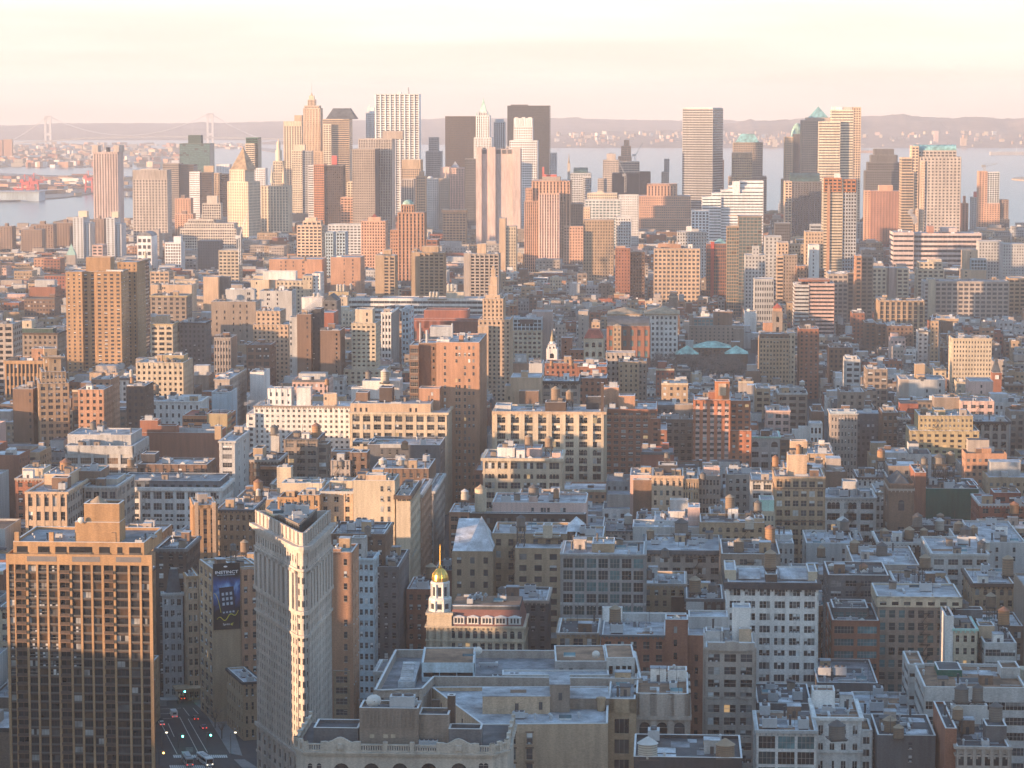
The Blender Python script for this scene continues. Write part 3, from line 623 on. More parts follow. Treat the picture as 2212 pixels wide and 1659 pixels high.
bd('A2', 1232, 1388, 690, O_, 'gold-topped striped office tower| behind the tan art-deco tower', 'tan', S('ribd', top=14), Y=4400, dep=36, **far)
bd('A2', 1232, 1330, 850, O_, 'dark striped slab| right of the checkered federal tower', 'stone', S('rib', bw=4, ww=.6), Y=4200, **far)
bd('A2', 1352, 1425, 825, O_, 'tan square-windowed slab| above the tan art-deco tower', 'tan', 'ofc', Y=3990, dep=22, tiers=[(1375, 1415, 785, dict())], **far)
bd('A2', 1430, 1536, 845, O_, 'pale grey stone block with a small dome|', 'ltgrey', 'tiny', Y=4350, tiers=[(1440, 1490, 825, dict(top='dome'))], **far)
bd('A2', 1538, 1622, 842, O_, 'grey block with a pointed turret| beside the pink finned building', 'taupe', 'tiny', Y=4330, tiers=[(1580, 1612, 770, dict(top='spire'))], **far)
bd('A2', 1455, 1530, 505, O_, 'dark capped grey office tower| right of the tall ribbed white skyscraper', 'grey', 'ofc', Y=5080, dep=30, tiers=[(1430, 1555, 620, dict(zb='g', y0=-.2, d=1.3, st='ofc')), (1458, 1528, 503, dict(w='dkgrey', y0=.1, d=.5))], **far)
bd('A2', 1592, 1845, 328, T_, 'dark brown monolithic skyscraper| left of the green-spired tower', 'dkbrown', S('dk', bw=3), Y=4850, dep=34, **far)
bd('A2', 1850, 1958, 322, T_, 'white gothic skyscraper with a green pyramid spire|', 'white', S('rib', bw=3.4, ww=.45, rel=.7), Y=4426, dep=26, tiers=[
   (1832, 1975, 505, dict(zb='g', y0=-.3, d=1.6, st=S('rib', ww=.45))), (1872, 1938, 290, dict(main=1, y0=.2, d=.6, st='rib', part='crown')), (1880, 1932, 175, dict(top='pyr', rm='copper', y0=.25, d=.55, part='spire')),
   (1846, 1860, 290, dict(top='spire', rm='copper', y0=0, d=.2, zp=325, part='turret')), (1944, 1960, 290, dict(top='spire', rm='copper', y0=0, d=.2, zp=325, part='turret'))], **far)
bd('A2', 1996, 2083, 375, T_, 'slim blue-grey limestone tower| with chamfered top right of the green spire', 'blue', S('rib', bw=4), Y=5050, dep=26, tiers=[(2003, 2076, 352, dict())], **far)
bd('A2', 1550, 1625, 752, O_, 'pale pink finned office block with a triangular roof frame|', 'pink', 'n', Y=4480, dep=40, tiers=[(1625, 1755, 757, dict(zb='g', y0=.05, d=.9, st='rib', w='pink')), (1640, 1702, 702, dict(top='pyr', rm='silver'))], **far)
bd('A2', 1755, 1845, 682, O_, 'dark gridded slab| against the left side of the windowless ribbed tower', 'dkgrey', 'dk', Y=4300, **far)
b = bd('A2', 1846, 2215, 600, T_, 'windowless rose concrete tower with tall projecting shafts|', 'rose', 'n', Y=3932, dep=34, tiers=[
   (1846, 1893, 585, dict(zb='g', y0=-.14, d=.16, part='shaft', w='rose')), (1958, 2008, 585, dict(zb='g', y0=-.14, d=.16, part='shaft', w='rose')), (2150, 2215, 585, dict(zb='g', y0=-.14, d=.16, part='shaft', w='rose'))] +
   [(x, x + 34, 605, dict(zp=640, y0=-.02, d=.04, part='vent_recess', w='dkgrey')) for x in (1900, 2015, 2062, 2108)], cl=3, par=.5)
bd('A2', 1200, 1418, 1125, T_, 'tan art-deco tower with a green domed top|', 'salmon', S('rib', bw=4.2, ww=.42, rel=.6), Y=3050, dep=26, tiers=[
   (1138, 1200, 1270, dict(zb='g', y0=.1, d=.8, st='g')), (1228, 1330, 1060, dict(main=1, st='rib', y0=.1, d=.55)), (1234, 1324, 1022, dict(top='dome', rm='copper', y0=.12, d=.5))], **far)
bd('A2', 895, 1095, 1195, 'apartment_block', 'salmon pink block with a stepped crown|', 'salmon', 'g', Y=3350, dep=30, tiers=[(950, 1055, 1165, dict(main=1)), (975, 1025, 1140, dict(top='hip', rm='red'))], **far)
bd('A2', 362, 565, 1232, 'loft_building', 'tall tan loft building with arched middle floors| below the municipal palace', 'peach', S('wide'), Y=3450, dep=30, tiers=[(412, 560, 1195, dict(main=1, st='wide', y0=.15, d=.6)), (430, 520, 1170, dict())], **far)
bd('A2', 725, 832, 1000, O_, 'orange-lit stepped block| at the left foot of the checkered federal tower', 'salmon', 'wide', Y=3970, tiers=[(780, 830, 870, dict(zb='m', w='cream', st='wide'))], **far)
bd('A2', 620, 892, 1225, 'civic_building', 'long grey building with arched upper windows| left of the salmon pink block', 'ltgrey', S('wide', arch=(0,)), Y=3700, **far)
bd('A2', 600, 660, 1290, 'apartment_block', 'narrow white striped block| left of its white striped twin', 'bluew', 'ribd', Y=3250, **far)
bd('A2', 690, 762, 1288, 'apartment_block', 'narrow white striped block| right of its white striped twin', 'bluew', 'ribd', Y=3230, **far)
bd('A2', 1572, 1762, 1105, 'civic_building', 'ornate tan building with a gold cornice| left of the windowless rose tower', 'tan', 'wide', Y=4000, cor=(4, 2, 'gold'), **far)
bd('A2', 1435, 1525, 1352, 'loft_building', 'red-topped white loft| right of the tan art-deco tower', 'brick', 'wide', Y=2900, **far)
bd('A2', 2040, 2092, 1175, 'loft_building', 'cream stepped loft| at the foot of the windowless rose tower', 'peach', 'n', Y=3250, tiers=[(2092, 2180, 1242, dict(zb='g', st='g', w='cream', y0=.1, d=.8))], **far)
SILV = 'three matching concrete slab towers'
bd('A2', 1010, 1080, 1482, A_, 'concrete slab tower with a deep window grid|, leftmost of the matching three', 'tan', 'n', Y=2520, dep=22, cl=2, group=SILV, tiers=[(1080, 1175, 1486, dict(zb='g', y0=.0, d=.9, st=S('g', bw=5, fh=3, ww=.7, wh=.6, rel=.7), w='tan')), (1080, 1142, 1438, dict(w='tan'))], par=.5, vb=1690)
bd('A2', 1310, 1378, 1455, A_, 'concrete slab tower with a deep window grid in warm sun|, middle of the matching three', 'tan', 'n', Y=2560, dep=22, cl=2, group=SILV, tiers=[(1378, 1580, 1459, dict(zb='g', y0=.0, d=.9, st=S('g', bw=4.6, fh=3, ww=.7, wh=.6, rel=.7), w='tan')), (1400, 1535, 1408, dict(w='tan'))], par=.5, vb=1720)
bd('A2', 1745, 1800, 1465, A_, 'concrete slab tower with a deep window grid in shade|, rightmost of the matching three', 'stone', 'n', Y=2540, dep=22, cl=2, group=SILV, tiers=[(1800, 2035, 1469, dict(zb='g', y0=.0, d=.9, st=S('g', bw=4.6, fh=3, ww=.7, wh=.6, rel=.7), w='stone')), (1855, 1930, 1388, dict(w='peach'))], par=.5, vb=1800)
# --- third crop
bd('A3', 62, 410, 240, T_, 'black steel monolith skyscraper|', 'dark', S('band', fh=4.4, wh=.6), Y=4796, dep=40, tiers=[(90, 230, 232, dict(y0=.3))], **far)
bd('A3', 115, 270, 345, O_, 'white gridded tower with a notched crown| in front of the black steel monolith', 'white', S('g', bw=3.6, fh=4, ww=.5, wh=.55, top=14), Y=4350, dep=30, tiers=[(80, 310, 530, dict(zb='g', y0=-.1, d=1.3, st='ofc', w='white')), (122, 150, 338, dict(y0=0, d=.3)), (180, 208, 338, dict(y0=0, d=.3)), (232, 262, 338, dict(y0=0, d=.3))], **far)
bd('A3', 412, 468, 632, A_, 'small white apartment tower| right of the black steel monolith', 'ltgrey', 'apt', Y=5050, **far)
bd('A3', 560, 582, 720, 'church', 'thin pale church steeple| in front of the bay', 'lime', 'n', Y=4600, dep=8, tiers=[(562, 580, 635, dict(top='spire', y0=0, d=1, rm='tanr'))], **far)
bd('A3', 582, 752, 800, O_, 'green-grey tower with a rounded metal top|', 'steel', 'ofc', Y=4650, dep=40, tiers=[(610, 725, 755, dict(top='barrel', rm='dkteal', y0=0, d=1)), (690, 755, 830, dict(zb='g', y0=-.1, d=.2, st='ofc', w='ltgrey'))], **far)
bd('A3', 855, 985, 690, O_, 'stepped grey stone tower| before the bay', 'stone', 'ofc', Y=4950, dep=34, tiers=[(812, 860, 845, dict(zb='g', y0=-.1, d=1, st='ofc')), (885, 960, 640, dict(main=1, y0=.2, d=.6)), (890, 945, 630, dict(top='hip'))], **far)
bd('A3', 1005, 1085, 575, O_, 'brown brick tower with a small cap| before the bay', 'salmon', 'tiny', Y=5000, dep=24, tiers=[(1028, 1072, 525, dict(main=1)), (980, 1090, 660, dict(zb='g', y0=-.1, d=1.2, st='tiny'))], **far)
bd('A3', 990, 1155, 705, 'unfinished_tower', 'stump of a tower being taken down| with open floors above the black netting', 'stone', 'dk', Y=4560, dep=34, tiers=[(930, 1155, 800, dict(zb='g', y0=-.1, d=1.2, w='dark')), (1155, 1248, 788, dict(zb='g', y0=.2, d=.8, w='dark', st='dk'))], **far)
bd('A3', 1340, 1402, 790, O_, 'narrow grey stepped tower| left of the glass skyscraper', 'stone', 'tiny', Y=4600, tiers=[(1362, 1405, 682, dict(main=1, st='tiny', w='grey'))], **far)
bd('A3', 1516, 1766, 262, T_, 'tall blue-grey glass skyscraper| with a gold-lit left flank', 'grey', S('band', wh=.6, fh=4), Y=4471, dep=46, rot=26, stl=S('band', wh=.5), tiers=[(1530, 1765, 258, dict(y0=.05, d=.9, w='ltgrey'))], **far)
bd('A3', 1775, 1858, 690, O_, 'dark stepped brick tower| right of the glass skyscraper', 'dkbrown', 'tiny', Y=4600, tiers=[(1778, 1835, 650, dict(main=1))], **far)
bd('A3', 1927, 2092, 630, O_, 'cream stone tower| in front of the green-capped tower', 'tan', S('ofc', fh=4.2, top=8), Y=4500, dep=30, **far)
bd('A3', 1937, 2180, 545, T_, 'grey tower with a green truncated pyramid roof|', 'taupe', 'ofc', Y=4700, dep=48, tiers=[(1900, 2212, 828, dict(zb='g', y0=-.1, d=1.2, st='ofc')), (1960, 2152, 475, dict(top='trunc', rm='teal', y0=.05, d=.9)), (1937, 2170, 580, dict(y0=-.05, d=1))], **far)
bd('A3', 1225, 1465, 890, T_, 'orange brick art-deco block| in front of the glass skyscraper', 'salmon', S('rib', bw=5, ww=.4, rel=1.2, top=3), Y=4250, dep=40, tiers=[(1155, 1580, 990, dict(zb='g', y0=-.15, d=1.3, st='g')), (1108, 1550, 1070, dict(zb='g', y0=-.4, d=1.4, st='g')), (1110, 1618, 1175, dict(zb='g', y0=-.6, d=1.6, st='g'))], **far)
bd('A3', 268, 580, 862, T_, 'massive red-brown brick art-deco tower|', 'salmon', S('rib', bw=4.4, ww=.4, rel=.8), Y=3540, dep=50, tiers=[(206, 530, 1030, dict(zb='g', y0=-.2, d=.5, st='rib')), (325, 492, 968, dict(zb='g', y0=-.35, d=.3, st=S('rib', bw=3.4, pm='pink'))), (214, 270, 925, dict(zb='g', y0=-.1, d=.5, st='g')), (530, 690, 1240, dict(zb='g', y0=-.2, d=.9, st='g')), (530, 685, 1052, dict(zb='g', y0=.3, d=.6, st='tiny', w='brown')), (350, 500, 830, dict(w='taupe')), (352, 366, 750, dict(w='redw', y0=.4, d=.04)), (352, 470, 812, dict(w='redw', y0=.5, d=.05))], **far)
bd('A3', 1678, 1835, 1000, O_, 'white stepped block with blue-green window bands|', 'white', S('bandt', fh=4.2, wh=.4), Y=3900, dep=44, stl=S('bandt', wh=.4), tiers=[(1760, 2185, 968, dict(zb='g', y0=.05, d=.9, st=S('bandt', fh=4.2, wh=.4))), (1835, 2185, 940, dict(zb='g', y0=.1, d=.8, st=S('bandt', fh=4.2, wh=.4))), (1900, 2185, 905, dict(zb='g', y0=.15, d=.7, st=S('bandt', fh=4.2, wh=.4))), (1990, 2185, 866, dict(zb='g', y0=.2, d=.6, st=S('bandt', fh=4.2, wh=.4))), (1930, 1990, 868, dict(w='white', y0=.05, d=.3))], cl=0, par=.8)
bd('A3', 725, 970, 965, O_, 'cream topped office block| right of the massive art-deco tower', 'cream', 'ofc', Y=3950, tiers=[(805, 850, 948, dict())], **far)
bd('A3', 705, 1000, 1020, O_, 'blue-grey checker-windowed block| right of the massive art-deco tower', 'ltgrey', S('wide', gm='teal'), Y=3820, **far)
bd('A3', 985, 1150, 980, O_, 'plain pale grey slab| left of the orange art-deco block', 'ltgrey', 'tiny', Y=3900, dep=20, **far)
bd('A3', 690, 746, 1082, O_, 'slim gold-lit block| at the right shoulder of the massive art-deco tower', 'peach', 'tiny', Y=3650, **far)
bd('A3', 692, 942, 1188, 'loft_building', 'broad tan loft with many small windows| right of the massive art-deco tower', 'tan', 'g', Y=3300, **far)
bd('A3', 960, 1085, 1165, 'loft_building', 'white-grey loft| below the plain pale grey slab', 'ltgrey', 'g', Y=3350, **far)
bd('A3', 1470, 1715, 1285, 'loft_building', 'white loft with small dark windows| in front of the orange art-deco block', 'ltgrey', S('g', ww=.4), Y=3250, tiers=[(1545, 1590, 1242, dict(w='white')), (1590, 1650, 1262, dict())], **far)
bd('A3', 1590, 1735, 1112, 'loft_building', 'white gridded loft| left of the white stepped block', 'white', S('wide', ww=.6, wh=.6), Y=3700, **far)
bd('A3', 1278, 1660, 1425, 'loft_building', 'big cream loft building with water tanks on its roof|', 'peach', S('wide', bw=4.6, fh=4.4, ww=.6), Y=2900, dep=40, roof='greyr', cl=4, par=.6, tiers=[(1310, 1500, 1385, dict(w='salmon', y0=.4))], tanks=[('A3', 1410, 1355, 1385, 30, .45), ('A3', 1440, 1355, 1385, 30, .45), ('A3', 1475, 1358, 1385, 26, .45)])
bd('A3', 958, 1080, 1420, 'apartment_block', 'brown brick block with an orange penthouse| left of the big cream loft', 'brick', 'tiny', Y=2950, tiers=[(1055, 1200, 1455, dict(zb='g', st='g', w='brown')), (960, 1040, 1408, dict(w='salmon')), (1150, 1190, 1390, dict(w='peach', st='n'))], **far)
bd('A3', 1715, 1885, 1385, 'loft_building', 'dark red glass block| with a bright red vertical strip', 'brick', 'dk', Y=3000, tiers=[(1748, 1778, 1370, dict(zb='g', y0=-.03, d=.1, w='redw')), (1770, 1880, 1345, dict(top='hip', rm='teal', y0=.1))], **far)
bd('A3', 1982, 2170, 1155, A_, 'dark glass tower with a gold rounded corner|', 'taupe', S('gridg', bw=4, fh=3.5, ww=.85), Y=2900, dep=34, tiers=[(1884, 1982, 1240, dict(zb='g', y0=.0, d=.6, st=S('gridg', bw=2.6), w='tan')), (1898, 1965, 1150, dict(zb='m', y0=.1, d=.4, w='peach', st='wide'))], **far)
bd('A3', 2035, 2200, 1478, 'loft_building', 'white loft with a bright lit flank| in front of the dark glass tower', 'ltgrey', 'g', Y=2700, tiers=[(2095, 2150, 1408, dict(w='ltgrey', st='tiny'))], **far)
# --- right quarter
bd('A4', 230, 298, 500, T_, 'gold-lit tower with a green dome|', 'tan', S('ofc', ww=.5), Y=4700, dep=44, tiers=[(298, 370, 475, dict(zb='g', y0=.03, d=.9, st='ofc', w='dkgrey')), (285, 390, 385, dict(top='dome', rm='copper', y0=.2, d=.7)), (200, 240, 848, dict(zb='g', y0=-.2, st='ofc'))], **far)
bd('A4', 370, 608, 362, T_, 'grey tower with a green pyramid roof|', 'taupe', S('ofc', ww=.5), Y=4550, dep=50, tiers=[(410, 612, 340, dict(y0=0, d=.95)), (414, 612, 246, dict(top='pyr', rm='teal', y0=0, d=.95))], **far)
bd('A4', 617, 800, 275, 'unfinished_tower', 'tall glass tower under construction| with a scaffolded crown and gold front', 'cream', S('band', fh=4.4, wh=.4), Y=4405, dep=36, sr=S('dk', pm='brown'), tiers=[(510, 690, 372, dict(zb='g', y0=-.25, d=.24, st=S('band', fh=4.4, wh=.4), w='cream')), (620, 700, 250, dict(w='white', y0=.0, d=.4)), (715, 790, 252, dict(w='stone', y0=0, d=.5)), (800, 860, 252, dict(zb='g', y0=.02, d=.9, st='ribd', w='peach'))], **far)
bd('A4', 232, 288, 868, A_, 'dark apartment tower with a sunlit gold flank and rounded crown|', 'peach', 'wide', Y=4000, dep=44, tiers=[(288, 548, 872, dict(zb='g', y0=.02, d=.9, st=S('apt', ww=.5), w='dkgrey')), (275, 520, 800, dict(top='barrel', rm='dkteal', y0=.1, d=.8))], **far)  # peach left part paints the sun on the flank into its wall colour
bd('A4', 552, 712, 845, A_, 'gold glass tower with an orange unfinished top|', 'cream', S('band', fh=3.3, wh=.35), Y=3050, dep=34, tiers=[(712, 826, 850, dict(zb='g', y0=.04, d=.9, st='ofc', w='steel')), (555, 700, 838, dict(w='orange', y0=-.02, d=.6, zp=955, st='wide')), (702, 820, 850, dict(w='orange', y0=.02, d=.6, zp=958, st='wide')), (640, 690, 805, dict(w='white', y0=.3, d=.2)), (582, 606, 900, dict(zb='g', y0=-.05, d=.1, w='salmon'))], vb=1700, **far)
bd('A4', 940, 1188, 948, A_, 'brown brick apartment slab with a sunlit gold left flank|', 'brick', S('apt', ww=.3), Y=3900, dep=40, tiers=[(890, 940, 945, dict(zb='g', y0=.1, d=.4, st='apt', w='salmon')), (1010, 1125, 902, dict(w='salmon'))], **far)  # salmon left wing is the same brick, coloured as if sunlit
bd('A4', 900, 1196, 780, T_, 'dark grey ziggurat-topped tower|', 'dkgrey', 'ofc', Y=4500, dep=48, tiers=[(920, 1180, 710, dict(main=1, y0=.05, d=.9, st='ofc')), (945, 1165, 650, dict(main=1, y0=.1, d=.8)), (972, 1135, 600, dict(main=1, y0=.15, d=.7, w='dkgrey'))], **far)
bd('A4', 1350, 1690, 665, T_, 'large grey office tower with a green ridge roof|', 'stone', S('g', bw=5, fh=4.3, ww=.5, wh=.5, rel=.5), Y=3724, dep=46, tiers=[(1300, 1652, 612, dict(main=1, y0=.08, d=.6, st='wide')), (1300, 1652, 565, dict(top='barrel', rm='teal', y0=.1, d=.4)), (1284, 1340, 575, dict(zb='g', y0=.0, d=.7, w='peach', st='wide')), (1200, 1284, 672, dict(zb='g', y0=-.02, d=.8, w='tan', st=S('band', wh=.6))), (1196, 1300, 790, dict(zb='g', y0=-.06, d=.4, w='tan', st=S('band', wh=.6))), (1360, 1392, 700, dict(zb='g', y0=-.05, d=.1, w='peach', st='tiny')), (1316, 1338, 1098, dict(zb='g', y0=-.15, d=.1, w='peach', st='tiny'))], **far)
bd('A4', 1130, 1300, 1295, C_, 'long low pinkish grey terminal building with red panels|', 'rose', S('band', fh=6, wh=.4), Y=3450, dep=60, tiers=[(1300, 1860, 1300, dict(zb='g', y0=.1, d=.8, st=S('band', fh=6, wh=.5), w='rose')), (1420, 1465, 1240, dict(w='brick')), (1530, 1660, 1255, dict(w='rose', y0=.5))], cl=4, par=.6)
bd('A4', 1842, 1910, 785, A_, 'brick apartment tower with a white glass corner and roof crane|', 'salmon', S('apt', ww=.5), Y=4300, dep=30, tiers=[(1910, 2010, 790, dict(zb='g', y0=.02, d=.9, st=S('gridg', fh=3), w='white')), (1880, 2012, 1050, dict(zb='g', y0=-.03, d=.5, st='apt', w='salmon')), (2010, 2085, 1020, dict(zb='g', y0=.1, d=.8, st='apt', w='brown')), (2012, 2092, 1180, dict(zb='g', y0=-.1, d=.5, st='apt', w='dkgrey'))], **far)
bd('A4', 1700, 1752, 1050, A_, 'small brown brick tower| right of the large grey office tower', 'brick', 'apt', Y=4350, tiers=[(1712, 1730, 990, dict())], **far)
bd('A4', 1780, 1840, 1000, A_, 'grey tower with a red roof box| left of the far right brick tower', 'grey', 'apt', Y=4450, tiers=[(1800, 1836, 955, dict(w='redw'))], **far)
bd('A4', 150, 275, 1215, 'loft_building', 'low dark glass loft| left of the gold glass tower', 'dkgrey', 'dk', Y=3500, **far)
bd('A4', 65, 200, 1325, 'loft_building', 'white loft flying a small flag|', 'ltgrey', S('wide', ww=.4), Y=3200, **far)
bd('A4', 400, 548, 1285, 'loft_building', 'peach loft beside the gold glass tower|', 'peach', 'g', Y=2850, tiers=[(440, 530, 1225, dict(w='steel', st='band'))], **far)
bd('A4', 172, 258, 1375, 'loft_building', 'peach corner loft| left in the sunlit row of lofts', 'peach', 'g', Y=2800, vb=1480, tiers=[(262, 385, 1388, dict(zb='g', st='g'))], **far)
bd('A4', 325, 450, 1352, 'loft_building', 'long low cream loft| behind the peach corner loft', 'peach', 'g', Y=2950, **far)
bd('A4', 430, 515, 1398, 'loft_building', 'small white lit loft| beside the gold glass tower', 'white', 'few', Y=2750, **far)
bd('A4', 820, 865, 1485, 'loft_building', 'orange-lit narrow loft| right of the gold glass tower', 'salmon', 'wide', Y=2600, tiers=[(865, 960, 1490, dict(zb='g', w='taupe', st='wide'))], **far)
bd('A4', 1840, 2035, 1365, 'loft_building', 'broad pale grey loft| right of the long terminal building', 'ltgrey', 'g', Y=3200, **far)
bd('A4', 2040, 2215, 1385, 'apartment_block', 'white block with a lit left face| at the right edge of the skyline', 'ltgrey', 'tiny', Y=3150, **far)
bd('A4', 1700, 1900, 1600, 'loft_building', 'loft with a bluish sloping glass penthouse| in the sunlit quarter', 'peach', S('few'), Y=2950, tiers=[(1775, 1900, 1510, dict(w='bluew', st='gridg', y0=.0)), (1700, 1830, 1440, dict(zb='m', y0=.6, w='peach', st='few'))], **far)
# ---------------------------------------------------------------- the middle distance
L_, AB, SB = 'loft_building', 'apartment_building', 'store_building'
mid = dict(cl=5, par=.9)
# left
b = bd('B1', 545, 680, 152, A_, 'tall golden brick apartment tower with a blank roof block|', 'gold', S('apt', bw=5, fh=2.95, ww=.34, wh=.5), Y=2050, dep=30, tiers=[
   (680, 795, 152, dict(zb='g', y0=.16, d=.8, st=S('apt', bw=4.6, fh=2.95))), (795, 1003, 150, dict(zb='g', y0=.01, d=.95, st=S('apt', bw=4.6, fh=2.95, ww=.5))), (712, 915, 32, dict(w='gold', y0=.3, d=.5)), (880, 1020, 138, dict(w='white', y0=.1, d=.05)),
   (975, 1135, 72, dict(zb='g', y0=1.5, d=1.1, st=S('apt', ww=.3))) ], vb=990, cl=0, par=.6)
bd('B1', 1088, 1140, 72, A_, 'orange-lit flank wing| standing behind the tall golden brick tower', 'gold', S('apt', bw=4), Y=2110, dep=46, sr=S('band', fh=3, pm='brown', sm='brown'), vb=900, **far)  # brown right side puts its shade into the wall colour
bd('B1', 345, 545, 985, O_, 'slender cream office tower with a stepped crown|', 'tan', S('g', nb=6, fh=3.75, ww=.6, wh=.5, sub=1, rel=.35, bw=4), Y=1585, dep=28, rot=-12, tiers=[(325, 570, 1080, dict(zb='g', y0=-.04, d=1.1, st=S('pair', nb=4, fh=3.75, rel=.35))), (365, 470, 790, dict(y0=.3, d=.5, st='few')), (400, 505, 850, dict(main=1, y0=.2, d=.5, st='few')), (345, 540, 925, dict(y0=.1, d=.6, st='few'))], vb=1650, near=True, tanks=[('B1', 492, 795, 845, 36, .5, 0)], par=.8, cl=2)
bd('B1', 48, 345, 890, O_, 'ornate golden stone building with tall columned arches| left of the slender cream tower', 'gold', S('ribd', nb=9, fh=8, ww=.66, wh=.75, rel=.8, arch=(2,)), Y=1760, dep=30, cor=(2.2, 1.3, 'gold'), vb=1250, tiers=[(260, 360, 790, dict(w='salmon', st='few'))], **mid)
bd('B1', 105, 272, 1125, L_, 'dark brown loft| hiding the lower right of the ornate golden building', 'brown', 'few', Y=1600, vb=1480, roof='white', **mid)
bd('B1', -40, 105, 585, L_, 'grey windowed loft cut by the left edge|', 'stone', 'wide', Y=1850, vb=1000, **mid)
bd('B1', 110, 475, 660, AB, 'dark mansard building with a green penthouse|', 'taupe', S('g', arch=(1,)), Y=1900, dep=26, cor=(1.2, 1, 'dkbrown'), tiers=[(178, 262, 560, dict(w='cream', st='few')), (140, 440, 622, dict(w='dkgreen', y0=.15))], **mid)
bd('B1', 1250, 1432, 585, L_, 'cream loft with a gold arcaded top| right of the tall golden brick tower', 'cream', S('wide', arch=(0,)), Y=2060, dep=26, tiers=[(1250, 1390, 518, dict(w='peach'))], cor=(1, .8, 'yellow'), vb=880, **mid)
bd('B1', 1248, 1545, 350, L_, 'tan loft with a green-gold cornice| behind the cream loft', 'taupe', S('wide', ww=.5), Y=2350, cor=(1.3, 1, 'yellow'), vb=490, tanks=[('B1', 1325, 250, 300, 34, .5)], **mid)
bd('B1', 1250, 1590, 260, L_, 'cream block with a row of small windows| right of the rear golden wing', 'peach', 'few', Y=2500, vb=340, **mid)
bd('B1', 1248, 1400, 150, L_, 'white and tan loft| nearest the domed building', 'peach', 'wide', Y=2750, **mid)
bd('B1', 1752, 2120, 400, L_, 'broad brown party-walled block| with sparse windows', 'taupe', S('f', fh=5, cols=[.12, .3, .5, .65, .8]), Y=2300, vb=600, tiers=[(1870, 2110, 300, dict(w='ltgrey', y0=.6, st='few'))], tanks=[('B1', 1858, 335, 375, 34, .3)], **mid)
bd('B1', 1685, 1810, 195, L_, 'plain tan party wall| beside a grey mural wall', 'peach', 'n', Y=2650, tiers=[(1810, 1900, 195, dict(zb='g', w='dkgrey'))], **far)
bd('B1', 2080, 2230, 220, L_, 'yellow-lit loft wall| behind the broad brown block', 'cream', 'few', Y=2600, **far)
bd('B1', 1130, 1520, 905, L_, 'low cream building with a yellow roof box| and a white roof terrace', 'cream', 'g', Y=1760, dep=34, tiers=[(1350, 1525, 845, dict(w='yellow', y0=.3))], tanks=[('B1', 1385, 880, 925, 46, .2, 0), ('B1', 1440, 885, 925, 42, .2, 1)], **mid)
bd('B1', 1775, 1915, 700, L_, 'small stone loft with tall arched windows|', 'stone', S('ribd', nb=6, fh=5, arch=(0, 1)), Y=2000, stl='n', **mid)
bd('B1', 2048, 2240, 760, L_, 'brown building with a deep bracketed cornice|', 'brown', S('tri', fh=5), Y=1950, cor=(1, .8, 'brown'), **mid)
bd('B1', 1488, 1700, 575, L_, 'dark building with a curved cornice|', 'dkgrey', 'g', Y=2080, cor=(1.4, 1, 'dark'), **mid)
bd('B1', 760, 915, 1045, AB, 'orange brick tenement| below the tall golden tower', 'salmon', 'g', Y=1620, tanks=[('B1', 860, 985, 1025, 34, .4, 2)], **mid)
bd('B1', 650, 860, 1130, AB, 'low orange brick building| left of its stained cream neighbour', 'salmon', 'g', Y=1560, **mid)
bd('B1', 1050, 1200, 1100, AB, 'dark brown tenement with lit water tanks|', 'dkbrown', 'g', Y=1580, tanks=[('B1', 1070, 960, 1025, 30, .3, 3), ('B1', 1095, 1025, 1075, 22, .2, 2)], **mid)
bd('B1', 1208, 1660, 1225, SB, 'white loft with tall paired windows| below the smoky rooftops', 'white', S('g', nb=9, fh=5, ww=.34, wh=.5), Y=1660, dep=30, roof='white', vb=1420, tiers=[(1385, 1450, 1185, dict(w='white')), (1480, 1640, 1190, dict(w='white', y0=.4))], tanks=[('B1', 1292, 1080, 1160, 56, .5, 0)], cor=(.8, .7, 'white'), par=.9, cl=6)
bd('B1', 1515, 1885, 1345, SB, 'colourful building with an orange roof and yellow wall|', 'orange', S('band', fh=3.5, wh=.5), Y=1590, dep=30, roof='red', vb=1440, tiers=[(1715, 1885, 1330, dict(zb='g', y0=-.02, d=.5, w='yellow'))], par=.5, cl=5)
bd('B1', 1755, 1912, 1150, L_, 'white stepped penthouse building| right of the white loft', 'bluew', 'n', Y=1700, tiers=[(1760, 1880, 1185, dict(w='grey', zb='m', y0=.0, d=.2))], **mid)
bd('B1', 1780, 1900, 1045, L_, 'long grey-brown cornice building receding to the right|', 'stone', 'few', Y=1720, dep=70, sr=S('wide', ww=.5), cor=(.9, .7, 'stone'), tiers=[(1785, 1880, 1010, dict(w='salmon', y0=.3, d=.2))], **mid)
bd('B1', 2072, 2190, 985, L_, 'plain white party wall| right of the long cornice building', 'white', 'n', Y=1760, **mid)
# second crop
bd('B2', 0, 150, 185, L_, 'gold-lit plain block| left of the yellow windowed loft', 'cream', 'few', Y=2620, **far)
bd('B2', 190, 490, 225, L_, 'yellow-cream loft with even square windows|', 'cream', S('g', bw=4), Y=2580, dep=30, vb=350, tiers=[(80, 350, 150, dict(w='white', y0=.6)), (410, 490, 185, dict(zb='g', y0=.0, d=.9, st='g')), (490, 555, 165, dict(zb='g', y0=.1, d=.9, w='white', st='tiny'))], **far)
bd('B2', 130, 570, 48, L_, 'long low orange brick warehouse| left of the matching one', 'salmon', 'few', Y=2900, dep=40, tanks=[('B2', 295, 10, 40, 24, .4), ('B2', 430, 60, 95, 22, -.3)], **far)
bd('B2', 640, 888, 32, L_, 'long low orange brick warehouse| with white roof boxes, right of its twin', 'salmon', 'few', Y=2880, dep=40, tiers=[(690, 730, 22, dict(w='white'))], **far)
bd('B2', 50, 320, 312, L_, 'white painted party-wall loft|', 'ltgrey', S('f', fh=4, cols=[.25, .3, .55]), Y=2380, vb=460, **mid)
